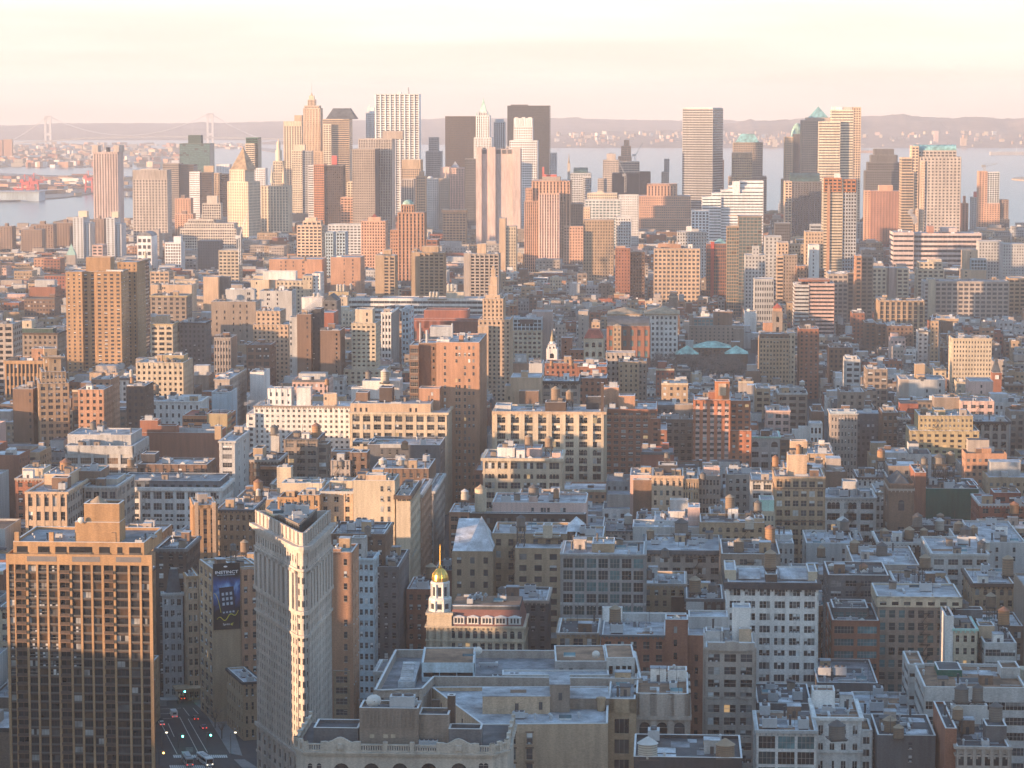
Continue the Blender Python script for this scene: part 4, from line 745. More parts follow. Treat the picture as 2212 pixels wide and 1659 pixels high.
b = bd('B2', 770, 1905, 372, 'school_building', 'very long white slab with coloured window bands|', 'white', S('band', fh=4.6, wh=.5, seg=5), Y=2480, dep=30, vb=480, tiers=[(695, 780, 362, dict(zb='g', y0=-.4, d=.8, w='cream', st='few')), (625, 790, 320, dict(w='yellow', y0=.3, d=.3)), (1445, 1605, 392, dict(w='yellow', y0=-.05, d=.3)), (1600, 1745, 322, dict(w='cream', y0=.3, d=.3)), (400, 570, 365, dict(zb='g', y0=.1, d=.5, w='white'))],
   tanks=[('B2', x, yt, yb, 24, f, 3) for x, yt, yb, f in ((700, 255, 315, .4), (725, 255, 315, .4), (752, 255, 315, .4), (1470, 320, 385, .0), (1498, 320, 385, .0), (1526, 320, 385, .0), (1620, 250, 315, .4), (1650, 250, 315, .4), (505, 325, 365, .3), (540, 325, 365, .3), (808, 248, 300, .5))], par=.6, cl=4)
bd('B2', 577, 690, 395, A_, 'dark brown peaked apartment tower|', 'dkgrey', S('tiny', bw=5), Y=2000, dep=26, vb=640, tiers=[(577, 690, 345, dict(top='gable', rm='slate', y0=0, d=1))], **far)
bd('B2', 556, 668, 492, A_, 'red brick blank-walled tower| in front of the dark peaked tower', 'red', 'few', Y=1920, vb=690, **far)
bd('B2', 555, 720, 640, A_, 'brown brick apartment tower| below the red blank wall', 'brown', S('f', fh=3.2), Y=1840, dep=28, vb=900, **mid)
bd('B2', 362, 478, 505, A_, 'dark brown stepped apartment tower| with a white left edge', 'brown', S('f', fh=3.2), Y=1860, dep=28, vb=900, tiers=[(300, 362, 530, dict(zb='g', y0=.05, d=.4, w='ltgrey', st='few')), (480, 560, 460, dict(zb='g', y0=.3, d=.6, w='dark', st='tiny'))], **mid)
bd('B2', 25, 222, 478, A_, 'gold-crowned stepped apartment house| at the left of the dark tower trio', 'peach', S('g', fh=3.2), Y=2000, dep=28, tiers=[(0, 290, 590, dict(zb='g', y0=-.2, d=1.3, st=S('g', fh=3.2)))], vb=720, **mid)
bd('B2', 815, 1015, 578, A_, 'slim cream apartment tower with a plain roof block|', 'cream', S('g', nb=5, fh=2.95, ww=.55, wh=.42, rel=.15), Y=1850, dep=28, vb=950, tiers=[(845, 988, 465, dict(y0=.25, d=.6, st='few')), (750, 1100, 960, dict(zb='g', y0=-.1, d=1.1, st=S('apt', ww=.5)))], sr=S('apt'), cl=0, par=.8)
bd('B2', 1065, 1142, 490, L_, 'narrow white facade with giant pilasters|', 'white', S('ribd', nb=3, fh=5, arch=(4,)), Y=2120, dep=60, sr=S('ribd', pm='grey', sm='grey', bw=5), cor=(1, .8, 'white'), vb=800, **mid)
bd('B2', 1235, 1288, 462, L_, 'narrow bluish facade| right of the pilastered white one', 'bluew', S('ribd', nb=2, fh=5), Y=2200, dep=40, vb=760, **mid)
bd('B2', 1310, 1890, 560, 'school_building', 'bulky dark red sandstone library|', 'red', S('ribd', bw=7, fh=12, ww=.4, rel=.8, top=6), Y=2280, dep=50, roof='greyr', vb=680, tiers=[(1415, 1780, 470, dict(w='red', y0=.2, d=.5, roof='red')), (1320, 1885, 538, dict(w='red', y0=.1, d=.8, roof='greyr'))], cl=0, par=.5)
bd('B2', 1905, 2072, 375, A_, 'stepped cream apartment tower with a pinnacled crown|', 'peach', S('g', nb=5, fh=3.2, ww=.4, wh=.55, rel=.3), Y=2017, dep=26, vb=760, tiers=[(1868, 2130, 548, dict(zb='g', y0=-.15, d=1.3, st=S('g', fh=3.2))), (1862, 1950, 605, dict(zb='g', y0=-.35, d=.4, st='few')), (1925, 2045, 345, dict(main=1, y0=.15, d=.7, st='few')), (1950, 2022, 265, dict(main=1, y0=.25, d=.45, st='n', part='crown')), (1965, 2022, 195, dict(main=1, y0=.3, d=.4, part='crown')), (1972, 2008, 130, dict(main=1, y0=.35, d=.3, part='crown')), (1982, 2000, 105, dict(y0=.4, d=.2, part='crown'))], cl=0, par=.8)
bd('B2', 1298, 1370, 762, A_, 'brown rear part with white fire stairs| beside the tall salmon brick tower', 'brown', S('band', fh=3.9, wh=.6), Y=1520, dep=26, vb=1180, near=True, par=.8, cl=0, tiers=[(1370, 1520, 745, dict(zb='g', y0=.15, d=.9, st=S('f', fh=3.6)))])
bd('B2', 1518, 1872, 738, A_, 'tall salmon brick tower with sparse windows|', 'salmon', S('f', fh=3.7, cols=[.2, .47, .54, .67, .77, .87]), Y=1500, dep=60, sr=S('g', bw=4, fh=3.7, ww=.4), vb=1590, near=True, tiers=[(1520, 1625, 715, dict(w='white', y0=.1, d=.2)), (1705, 1740, 680, dict(w='salmon', y0=.2, d=.08)), (1465, 1640, 610, dict(w='steel', y0=.35, d=.2, zp=690)), (1372, 1388, 580, dict(top='cyl', y0=.3, d=.1, w='steel', zp=740)), (1425, 1448, 640, dict(top='cyl', y0=.1, d=.1, w='steel', zp=745)), (1640, 1655, 585, dict(top='cyl', y0=.3, d=.1, w='steel', zp=720))], cl=5, par=.8)
bd('B2', 905, 1212, 1058, L_, 'white-walled penthouse loft with a tall metal tank| left of the salmon tower', 'white', S('few'), Y=1560, dep=20, vb=1200, tiers=[(812, 920, 1115, dict(zb='g', y0=.0, w='white'))], tanks=[('B2', 1092, 1005, 1120, 72, -.05, 3), ('B2', 868, 1030, 1115, 50, .6, 1)], par=.5, cl=0)
bd('B2', 5, 800, 1265, AB, 'long white apartment building with stepped terraces|', 'white', S('g', nb=18, fh=3.05, ww=.45, wh=.46, rel=.15), Y=1520, dep=26, roof='white', vb=1540, tiers=[(122, 315, 1120, dict(w='white', st=S('g', ww=.35), y0=.4, d=.4)), (358, 475, 1115, dict(w='white', y0=.4, d=.3)), (585, 680, 1262, dict(zb='g', y0=-.0, d=.02, w='taupe')), (582, 690, 1165, dict(w='peach', y0=.3, d=.2, st='few')), (-55, 15, 1330, dict(zb='g', y0=-.1, d=.9, w='white', st=S('g', fh=3.05))), (-110, -40, 1445, dict(zb='g', y0=-.2, d=.8, w='white', st=S('g', fh=3.05)))], tanks=[('B2', 612, 1035, 1090, 36, .8, 2)], par=.9, cl=5)
bd('B2', 808, 1605, 1318, O_, 'wide cream office building with giant window bays and a plain attic|', 'cream', S('tri', nb=9, fh=4.6, ww=.68, wh=.66, sub=2, rel=.6), Y=1470, dep=40, sr=S('g', bw=4, fh=4.2), roof='silver', vb=1560, tiers=[(805, 1470, 1245, dict(w='peach', st=S('f', fh=5, cols=[.06, .13, .2, .75, .82]), y0=.03, d=.6)), (1375, 1545, 1120, dict(w='salmon', y0=.5, d=.3, st='few')), (850, 950, 1155, dict(w='brown', y0=.4, d=.3)), (1045, 1152, 1115, dict(w='dkbrown', y0=.35, d=.3))], cor=(1.2, 1.1, 'cream'), near=True, bands=[(9.5, .6, .5, 'cream')], par=.9, cl=7)
# third crop
bd('B3', 112, 345, 635, 'school_building', 'pale gridded building with a green glass top|', 'cream', S('wide', nb=6, fh=4, ww=.6, wh=.5), Y=2230, dep=34, vb=900, sr='n', tiers=[(112, 345, 535, dict(y0=.0, d=.7, w='bluew', st='gridg')), (265, 432, 482, dict(zb='g', y0=.5, d=.6, w='rose')), (165, 280, 548, dict(y0=-.02, d=.05, w='dark', zp=585))], cl=3, par=.6)
bd('B3', 695, 858, 705, 'church', 'yellow stone church tower with a red tiled pyramid roof|', 'cream', S('g', nb=3, fh=7, ww=.5, arch=(0, 1)), Y=1950, dep=22, vb=880, stl='n', tiers=[(695, 858, 638, dict(top='trunc', rm='red', y0=-.03, d=1.06)), (580, 700, 800, dict(zb='g', y0=.1, d=.7, w='brick', st=S('g', arch=(0,)))), (510, 598, 700, dict(zb='g', y0=.4, d=.5, w='brick', st='few'))], cl=0, par=.3)
bd('B3', 390, 472, 885, 'church', 'white tiered church steeple with a gold tip|', 'brick', 'n', Y=1850, dep=14, vb=960, tiers=[(388, 474, 795, dict(main=1, w='white', y0=0, d=1, st=S('g', nb=1, ww=.4, fh=9, arch=(0,)), part='tower')), (400, 462, 755, dict(main=1, w='white', y0=.12, d=.76, part='tower', st=S('g', nb=2, fh=4))), (410, 452, 735, dict(top='cyl', y0=.2, d=.6, w='white', part='tower', lv=1)), (418, 444, 695, dict(top='cyl', y0=.3, d=.4, w='yellow', part='tower', lv=1)), (420, 442, 640, dict(top='spire', y0=.3, d=.4, w='yellow', part='spire'))], cl=0, par=.4)
bd('B3', 375, 885, 910, AB, 'red brick row with white dormers| at the foot of the white steeple', 'brick', S('g', fh=3.4), Y=1780, dep=24, roof='greyr', tanks=[('B3', 592, 905, 960, 40, -.3, 2), ('B3', 428, 960, 1010, 30, -.5, 2)], **mid)
bd('B3', 645, 885, 940, AB, 'dark red brick apartment house| right of the white dormered row', 'brick', S('apt', ww=.5), Y=1640, **mid)
bd('B3', 240, 350, 915, L_, 'pale roofed hall| behind the peach blank gable', 'ltgrey', 'n', Y=1700, roof='silver', **mid)
bd('B3', 890, 1242, 602, 'school_building', 'brick hall with a bluish barrel roof|', 'brick', S('ribd', nb=6, fh=9, ww=.45, gm='teal'), Y=2200, dep=34, vb=760, tiers=[(888, 1240, 535, dict(top='barrel', rm='slate', y0=0, d=1, w='blue')), (940, 1005, 600, dict(zb='g', y0=-.15, d=.2, w='tan', st=S('g', nb=2, fh=4))), (945, 1000, 585, dict(top='hip', rm='tanr', y0=-.15, d=.2, zp=600))], cl=0, par=.1)
EAV = 'white classical halls with tan eaves'
bd('B3', 1215, 1470, 500, 'school_building', 'white classical hall with wide tan eaves|, right of its twin', 'white', S('ribd', nb=7, fh=5, ww=.5, rel=.5), Y=2350, dep=40, vb=680, roof='tanr', cor=(1, 2.5, 'tan'), group=EAV, tiers=[(1212, 1478, 462, dict(top='hip', rm='tanr', y0=-.05, d=1.1))], cl=0, par=.3)
bd('B3', 912, 1158, 502, 'school_building', 'white classical hall with wide tan eaves|, left of its twin', 'white', S('ribd', nb=7, fh=5, ww=.5, rel=.5), Y=2370, dep=40, vb=560, roof='tanr', cor=(1, 2.5, 'tan'), group=EAV, tiers=[(905, 1162, 464, dict(top='hip', rm='tanr', y0=-.05, d=1.1))], cl=0, par=.3)
bd('B3', 650, 730, 480, AB, 'slim plain stone slab| left of the white classical halls', 'stone', 'few', Y=2350, dep=18, vb=640, **far)
bd('B3', 1575, 2022, 600, AB, 'big brown brick apartment block| above the green roofs', 'taupe', S('tiny', fh=3.2, bw=4), Y=2430, dep=34, vb=740, tiers=[(1770, 1930, 482, dict(w='brown', st='few')), (1608, 1770, 535, dict(w='taupe', st='gridg')), (1570, 1605, 512, dict(zb='g', y0=.1, d=.2)), (1940, 2022, 625, dict(zb='g', y0=-.1))], **mid)
bd('B3', 1605, 1920, 782, 'school_building', 'low hall with long pale green copper roofs|', 'brown', 'tiny', Y=2330, dep=24, vb=830, par=.1, cl=0, tiers=[(1600, 1925, 738, dict(top='hip', rm='copper', y0=-.05, d=1.1)), (1455, 1650, 775, dict(top='hip', rm='copper', y0=-.7, d=1.0, zp=838)), (1865, 2062, 775, dict(top='hip', rm='copper', y0=-.7, d=1.0, zp=835)), (1462, 1645, 836, dict(zb='g', y0=-.65, d=.9, w='brown')), (1870, 2055, 834, dict(zb='g', y0=-.65, d=.9, w='brown')), (1540, 1605, 728, dict(zb='g', y0=.2, d=.4, w='ltgrey')), (1920, 1990, 735, dict(w='brown', zb='g', y0=.2, d=.4))])
bd('B3', 985, 1150, 900, AB, 'pale tan apartment house with small windows| below the barrel roof', 'tan', S('g', fh=3.2, ww=.35), Y=1800, dep=24, vb=1200, tiers=[(1150, 1215, 895, dict(zb='g', y0=.05, d=.9, st='g', w='taupe')), (880, 1120, 822, dict(zb='g', y0=.6, d=.6, w='stone', st='g'))], **mid)
bd('B3', 88, 340, 1030, L_, 'plain peach gable wall| above the arcaded building', 'peach', 'n', Y=1520, dep=26, vb=1230, tiers=[(175, 230, 980, dict(y0=0, d=.2)), (42, 90, 1100, dict(zb='g', y0=.02, d=.5, st='few')), (160, 320, 1142, dict(zb='g', y0=-.3, d=.2, w='brown'))], par=.2, cl=0)
bd('B3', 350, 650, 1060, L_, 'dark corniced loft with arched windows| behind the arcaded building', 'stone', S('wide', arch=(0,)), Y=1540, cor=(1.6, 1, 'dark'), vb=1220, **mid)
bd('B3', 650, 885, 1035, AB, 'brick block with white dormers and chimneys| behind the arcaded building', 'brick', 'g', Y=1600, vb=1200, **mid)
bd('B3', -45, 862, 1310, O_, 'grand cream arcaded office building|', 'cream', S('tri', nb=8, fh=4.4, ww=.72, wh=.72, sub=2, rel=.8, arch=(0,), big=1, top=2.4), Y=1420, dep=34, vb=1800, near=True, roof='silver', cor=(1.4, 1.4, 'peach'), bands=[(19, 1.2, .9, 'cream'), (24, .6, .6, 'cream'), (10.4, .4, .5, 'cream')], tiers=[(375, 545, 1235, dict(w='dkbrown', y0=.3, d=.3)), (838, 862, 1075, dict(w='dkbrown', y0=.05, d=.05)), (-40, 90, 1262, dict(w='ltgrey', y0=.4, d=.4)), (715, 870, 1190, dict(w='dark', y0=.6, d=.1))], tanks=[('B3', 462, 1100, 1215, 78, .5, 0), ('B3', 577, 1130, 1210, 64, .5, 0)], par=.9, cl=6)
bd('B3', 872, 1300, 1292, AB, 'long red brick apartment building with terraces| right of the grand arcaded building', 'brick', S('apt', bw=4, ww=.6, fh=3.1), Y=1435, dep=40, vb=1650, near=True, roof='white', tiers=[(860, 985, 1112, dict(w='salmon', y0=.4, d=.3, st='n')), (985, 1120, 1182, dict(w='salmon', y0=.2, d=.3)), (1250, 1330, 1370, dict(zb='g', y0=-.02, st='apt')), (1310, 1385, 1465, dict(zb='g', y0=-.05, d=.8, st='apt'))], bands=[(3.3, .5, .3, 'salmon')], par=.9, cl=5)
bd('B3', 1380, 1600, 1375, O_, 'dark grey-brown office block| left of the red brick balcony tower', 'taupe', S('ofc', bw=4), Y=1490, vb=1650, tiers=[(1340, 1600, 1350, dict(y0=.3, w='stone')), (1450, 1600, 1255, dict(w='taupe', y0=.5, d=.3))], **mid)
b = bd('B3', 1610, 1912, 1215, A_, 'red brick tower with balconies and a tall roof block|', 'warm_brick', S('g', nb=5, fh=3.05, ww=.55, wh=.5, rel=.4, sm='pink'), Y=1450, dep=26, vb=1650, near=True, sr=S('apt'), tiers=[(1912, 2075, 1222, dict(zb='g', y0=.25, d=.8, w='warm_brick', st=S('g', fh=3.05, ww=.6, wh=.5))), (1785, 1905, 1062, dict(w='orange', y0=.2, d=.4)), (1812, 1876, 1085, dict(w='peach', y0=.17, d=.03, zp=1180)), (1730, 1790, 1150, dict(w='brick', y0=.3, d=.3)), (1912, 2085, 1470, dict(zb='g', y0=.1, d=.5, w='warm_brick', st='apt'))], cl=2, par=.8)
# right crop
bd('B4', 1478, 2088, 232, L_, 'huge pale grey loft building with a grid of wide windows|', 'stone', S('wide', nb=13, fh=4.3, ww=.72, wh=.58), Y=2700, dep=40, vb=560, roof='greyr', tiers=[(1388, 1420, 235, dict(zb='g', y0=.0, d=.9, st='wide', w='ltgrey')), (1420, 1478, 215, dict(zb='g', y0=-.04, d=.6, w='cream'))], cl=6, par=.6)  # cream strip paints the sunlit left face into the wall colour
bd('B4', 2090, 2225, 205, L_, 'gold-topped loft at the right edge|', 'tan', S('wide'), Y=2750, vb=440, **far)
bd('B4', 955, 1072, 118, L_, 'cream twin-winged loft glowing in the sun|', 'cream', S('wide', fh=4.2, ww=.55), Y=2800, dep=30, vb=380, tiers=[(1072, 1160, 120, dict(zb='g', y0=.1, d=.8, w='rose')), (1085, 1090, 110, dict(zb='g', y0=.08, d=.02, w='dkbrown')), (1160, 1255, 122, dict(zb='g', y0=0, d=.9, w='cream', st='wide'))], **far)
bd('B4', 1345, 1535, 72, L_, 'stepped cream loft glowing in the sun| right of the twin-winged one', 'cream', S('wide', fh=4, ww=.6), Y=2850, dep=30, vb=280, tiers=[(1328, 1550, 130, dict(zb='g', y0=-.05, d=1, st=S('wide', ww=.6))), (1420, 1530, 52, dict(y0=.3, w='cream'))], **far)
bd('B4', 590, 752, 170, L_, 'cream gridded corner loft| left of the sunlit twin-winged loft', 'stone', S('wide', fh=4.2), Y=2650, dep=40, vb=400, tiers=[(752, 945, 160, dict(zb='g', y0=.1, d=.8, w='taupe', st='wide'))], **mid)
bd('B4', 312, 430, 260, AB, 'red and white striped brick block|', 'brick', S('band', fh=3.6, wh=.4, sm='ltgrey'), Y=2560, dep=40, vb=480, tiers=[(430, 640, 250, dict(zb='g', y0=.02, d=.9, st=S('band', fh=3.6, wh=.45, sm='pink'))), (350, 600, 215, dict(w='brick', st='band'))], **mid)
bd('B4', 215, 332, 12, A_, 'brown tower with a sunlit orange edge| above the striped brick block', 'taupe', 'tiny', Y=2780, dep=30, vb=260, tiers=[(165, 218, 20, dict(zb='g', y0=-.02, d=.6, st='band', w='peach'))], **far)
bd('B4', 330, 412, 105, L_, 'orange loft with even windows| right of the brown tower', 'salmon', 'g', Y=2760, vb=200, tiers=[(412, 555, 130, dict(zb='g', y0=.1, w='dkgrey', st='band'))], **far)
bd('B4', -20, 135, 212, L_, 'white columned hall| left of the striped brick block', 'ltgrey', S('ribd', nb=8, fh=6), Y=2600, vb=340, **far)
bd('B4', 1012, 1385, 390, L_, 'tan loft with strong vertical piers| left of the huge pale grey loft', 'tan', S('rib', bw=5, ww=.6, rel=.8), Y=2500, dep=30, vb=540, tiers=[(1030, 1065, 375, dict())], **mid)
bd('B4', 1440, 1505, 560, AB, 'tall narrow building with a lit edge and a long shaded flank|', 'tan', S('g', nb=2, fh=3.4), Y=2250, dep=70, rot=10, sr=S('g', bw=4, fh=3.4, sm='grey', pm='grey'), vb=960, tiers=[(1480, 1670, 540, dict(zb='m', w='tan', d=.5, y0=.1))], cl=4, par=.7)  # grey on the right side paints that flank's shade over the tan
bd('B4', 1625, 1945, 705, A_, 'large pale cream apartment house with many small windows|', 'cream', S('g', nb=13, fh=3.3, ww=.4, wh=.5, rel=.15), Y=2000, dep=30, vb=1040, cor=(.8, .6, 'cream'), tiers=[(1680, 1900, 690, dict(y0=.3, w='stone'))], **mid)
bd('B4', 1952, 2028, 990, 'church', 'brick clock tower with a grey spire|', 'brick', 'n', Y=1900, dep=11, vb=1130, par=.1, cl=0, tiers=[(1956, 2024, 858, dict(top='pyr', rm='slate', y0=0, d=1)), (1975, 2005, 1012, dict(zp=1045, y0=-.06, d=.05, w='white', part='clock_face'))])
bd('B4', 1258, 1560, 1048, L_, 'long pale party-walled loft| below the large cream apartment house', 'ltgrey', S('f', fh=4), Y=1720, dep=30, vb=1160, tiers=[(1185, 1258, 1045, dict(zb='g', y0=.0, d=.9, w='stone')), (1310, 1392, 920, dict(w='tan', st='n', y0=.5, d=.2))], **mid)
bd('B4', 20, 265, 705, AB, 'yellowish tan apartment house with a mansard top| below a red-roofed belfry', 'tan', S('g', nb=9, fh=3.3, ww=.5), Y=2050, dep=28, vb=960, tiers=[(25, 260, 668, dict(w='brown', y0=.02, d=.6, st='g')), (250, 312, 660, dict(zb='g', y0=.2, d=.7, w='cream', st='g'))], **mid)
bd('B4', 130, 210, 490, 'church', 'brick belfry with a small red hipped roof|', 'taupe', S('g', nb=1, ww=.3, fh=9, arch=(0,)), Y=2220, dep=14, vb=640, par=.2, cl=0, tiers=[(133, 205, 455, dict(main=1, w='salmon', st='n')), (130, 208, 415, dict(top='pyr', rm='red', y0=.25, d=.5)), (50, 130, 575, dict(zb='g', y0=.1, d=.7, w='salmon'))])
bd('B4', 350, 510, 625, AB, 'dark red brick apartment house| right of the mansarded one', 'brick', S('g', fh=3.2), Y=2060, dep=26, vb=940, stl=S('g', fh=3.2), **mid)
FL = 'row of three brown brick flats beside the square'
for i, (a, c, yt, lab) in enumerate([(895, 985, 575, 'brown brick flat block|, left of the row of three'), (995, 1075, 588, 'brown brick flat block|, middle of the row of three'), (1080, 1290, 602, 'wide brown brick flat block|, right of the row of three')]):
    bd('B4', a, c, yt, AB, lab, 'brown', S('g', fh=3.3, bw=4), Y=2420 - 25 * i, dep=26, vb=700, group=FL, **mid)
bd('B4', 790, 890, 495, AB, 'red and white brick building| behind the row of flats', 'brick', S('g', fh=3.4), Y=2500, vb=580, **mid)
bd('B4', 598, 790, 780, AB, 'dark brick building under a pale slanted roof| near the bare trees', 'brown', 'g', Y=2100, vb=900, roof='silver', **mid)
bd('B4', 735, 855, 880, AB, 'small white stucco apartment house|', 'ltgrey', 'wide', Y=1900, vb=960, **mid)
bd('B4', 910, 1080, 960, AB, 'tan brick tenement with a white roof box|', 'taupe', 'wide', Y=1780, vb=1060, **mid)
bd('B4', 1690, 1965, 1225, L_, 'white attic with broad dark windows| above the round-cornered arcade', 'pink', S('g', nb=4, ww=.55, wh=.5, fh=4.2), Y=1590, dep=24, vb=1370, near=True, tiers=[(1470, 1680, 1195, dict(zb='g', y0=.3, d=.6, w='taupe'))], par=.9, cl=5)
bd('B4', 1765, 1957, 1062, L_, 'plain pinkish roof block| left of the clock tower', 'pink', S('few'), Y=1700, vb=1200, par=.5, cl=0)
bd('B4', 1800, 2080, 1395, O_, 'stone office building with tall arched bays and a dark cornice|', 'stone', S('tri', nb=4, fh=5, ww=.62, wh=.72, sub=1, rel=.7, arch=(1,)), Y=1530, dep=34, vb=1660, near=True, cor=(1.4, 1.6, 'dark'), par=.9, cl=5)
bd('B4', 1345, 1790, 1345, AB, 'yellow brick terraced apartment building|', 'yellow', S('apt', nb=13, fh=3.0, ww=.5, wh=.45), Y=1500, dep=30, vb=1640, near=True, tiers=[(1268, 1840, 1470, dict(zb='g', y0=-.12, d=.9, st=S('apt', fh=3, ww=.5))), (1470, 1560, 1300, dict(w='yellow'))], tanks=[('B4', 1384, 1270, 1320, 60, .4, 0)], par=.9, cl=6)
bd('B4', 1042, 1168, 1320, L_, 'narrow brown shaft building| left of its dark twin', 'brown', S('ribd'), Y=1570, vb=1640, near=True, **mid)
bd('B4', 1172, 1270, 1370, L_, 'narrow black loft| beside the yellow terraced building', 'dkgrey', 'dk', Y=1560, vb=1640, near=True, **mid)
bd('B4', 612, 830, 1330, L_, 'stone loft with a green glass penthouse|', 'stone', S('g', nb=8, fh=4.2), Y=1570, vb=1620, near=True, tiers=[(615, 830, 1312, dict(w='bluew', st='gridg', y0=.1))], **mid)
bd('B4', 690, 885, 1150, AB, 'brown brick tenement with white-framed windows|', 'taupe', S('wide', ww=.35), Y=1660, vb=1330, **mid)
bd('B4', 175, 412, 1160, AB, 'brown gridded apartment block with a pale roof edge|', 'taupe', S('wide'), Y=1640, vb=1330, cor=(1, .6, 'ltgrey'), tiers=[(190, 390, 1115, dict(w='ltgrey', st='g'))], tanks=[('B4', 372, 1050, 1090, 46, .6, 3)], **mid)
bd('B4', 80, 270, 1305, AB, 'pinkish painted tenement with a white base|', 'pink', 'wide', Y=1580, vb=1440, near=True, **mid)
bd('B4', -10, 105, 1120, AB, 'tan corner tenement| right of the red balcony tower', 'tan', 'wide', Y=1680, vb=1230, **mid)
bd('B4', 440, 535, 1410, SB, 'white cube with three arched black windows|', 'white', S('ribd', nb=3, fh=6, ww=.6, arch=(0,)), Y=1540, dep=12, vb=1530, near=True, tiers=[(345, 440, 1440, dict(zb='g', y0=.2, w='white')), (290, 350, 1465, dict(zb='g', y0=.2, w='white'))], par=.4, cl=0)
bd('B4', 450, 555, 1310, L_, 'dark brown blank block| behind the white cube', 'brown', 'n', Y=1600, vb=1420, **mid)
# ---------------------------------------------------------------- the near blocks
nr = dict(near=True)
# left, beyond the golden tower
bd('C1', 1265, 2060, 150, L_, 'huge blank brick party wall with a stepped chimney end|', 'brick', 'n', Y=1500, dep=30, vb=900, roof='tar', tiers=[(1325, 1495, 35, dict(w='brick', y0=.0, d=.3, zb='m')), (1495, 1670, 85, dict(w='brick', y0=.0, d=.3, zb='m')), (1680, 2040, 118, dict(w='steel', y0=.3, d=.2))], par=.9, cl=5)
bd('C1', 1310, 1960, 450, L_, 'low brown brick block with skylights| below the blank brick wall', 'brown', S('g', bw=4, fh=4), Y=1400, dep=26, vb=600, tiers=[(1210, 1300, 485, dict(zb='g', y0=-.1, d=.5, w='dkgrey')), (1340, 1470, 355, dict(w='dark', y0=.4))], par=.8, cl=7, tanks=[('C1', 1240, 385, 470, 70, -.1, 0)], **nr)
bd('C1', 622, 1258, 275, SB, 'pale grey store building with big white-framed windows|', 'ltgrey', S('wide', nb=5, fh=5, ww=.8, wh=.62, rel=.5, gm='warm', top=5.5), Y=1440, dep=44, vb=560, roof='silver', tiers=[(640, 1240, 170, dict(w='ltgrey', y0=.25, d=.7))], tanks=[('C1', 885, 40, 120, 60, .9, 1), ('C1', 985, 40, 115, 60, .95, 1)], par=.9, cl=7, **nr)
bd('C1', 250, 635, 712, O_, 'narrow golden facade with three tall black window strips|', 'peach', S('wide', nb=5, fh=6.2, ww=.55, wh=.62, rel=.7), Y=1190, dep=60, roof='silver', vb=1110, sr=S('wide', sm='stone', pm='stone', fh=5), tiers=[(340, 435, 870, dict(zb='g', zp=1100, y0=-.012, d=.012, w='dark', part='window_strip')) if False else (415, 660, 545, dict(y0=.4, d=.4, w='peach', roof='silver')), (490, 640, 580, dict(y0=.25, d=.12, w='brown'))], cor=(1.0, .8, 'peach'), tanks=[('C1', 625, 395, 505, 112, .7, 2)], par=.9, cl=4, **nr)
bd('C1', 148, 420, 585, AB, 'reddish brick building with a pale roof| left behind the narrow golden facade', 'brick', S('g', bw=4), Y=1260, dep=30, vb=1050, tiers=[(210, 420, 490, dict(w='cream', y0=.4))], par=.9, cl=5, **nr)
bd('C1', 800, 1105, 660, L_, 'stone loft with big dark windows| between the golden facade and the white arcaded store', 'stone', S('wide', nb=4, fh=5.5), Y=1220, dep=40, vb=960, tiers=[(705, 950, 515, dict(zb='g', y0=.3, d=.5, w='brown')), (850, 1110, 590, dict(y0=.3, d=.5, w='lime'))], par=.9, cl=4, **nr)
bd('C1', 1115, 2090, 668, SB, 'long white columned store with a row of arched windows|', 'white', S('tri', nb=9, fh=5.0, ww=.72, wh=.62, sub=3, rel=.6, arch=(3,)), Y=1270, dep=34, vb=1100, roof='greyr', cor=(1.6, 1.3, 'white'), bands=[(14.3, .6, .6, 'white'), (6.2, .5, .5, 'white')], tiers=[(1115, 2080, 603, dict(y0=.06, d=.8, w='slate', st=S('wide', nb=12, fh=5, ww=.5, gm='teal')))], par=.9, cl=7, **nr)
bd('C2', 28, 172, 232, O_, 'narrow tall pale facade with one window per floor|', 'ltgrey', S('wide', nb=1, fh=4.2, ww=.62, wh=.52, arch=(4,)), Y=1310, dep=44, vb=740, sr='few', cor=(.9, .7, 'ltgrey'), tiers=[(-20, 40, 90, dict(w='tan', y0=.3, d=.1))], par=.9, cl=3, **nr)
bd('C1', 1840, 2045, 842, O_, 'gothic gold-lit tower facade with turret piers|', 'gold', S('ribd', nb=3, fh=4.1, ww=.5, rel=.9, arch=(0, 3)), Y=1120, dep=24, rot=-10, stl=S('ribd', nb=4, fh=4.1, ww=.5), vb=1700, tiers=[(1845, 1880, 815, dict(zb='g', y0=-.04, d=.12, w='peach')), (2010, 2045, 815, dict(zb='g', y0=-.04, d=.12, w='peach'))], cor=(1, .6, 'gold'), par=.9, cl=3, **nr)
bd('C1', 2048, 2400, 880, O_, 'sandstone office building with corbelled arches| right of the gothic gold tower', 'tan', S('pair', nb=6, fh=4.3, ww=.5), Y=1150, dep=34, vb=1240, bands=[(1.4, .7, .5, 'tan'), (13, .6, .5, 'tan')], par=.9, cl=5, tanks=[('C2', 490, 590, 700, 90, .9, 2), ('C2', 395, 680, 750, 45, .8, 3)], **nr)
bd('C1', 1775, 1875, 1515, O_, 'lower gothic annex with a small crown| left of the billboard', 'peach', S('pair', nb=2, fh=4.2), Y=1000, dep=24, rot=-14, stl='g', vb=1900, cor=(1, .5, 'gold'), tanks=[], par=.9, cl=1, **nr)
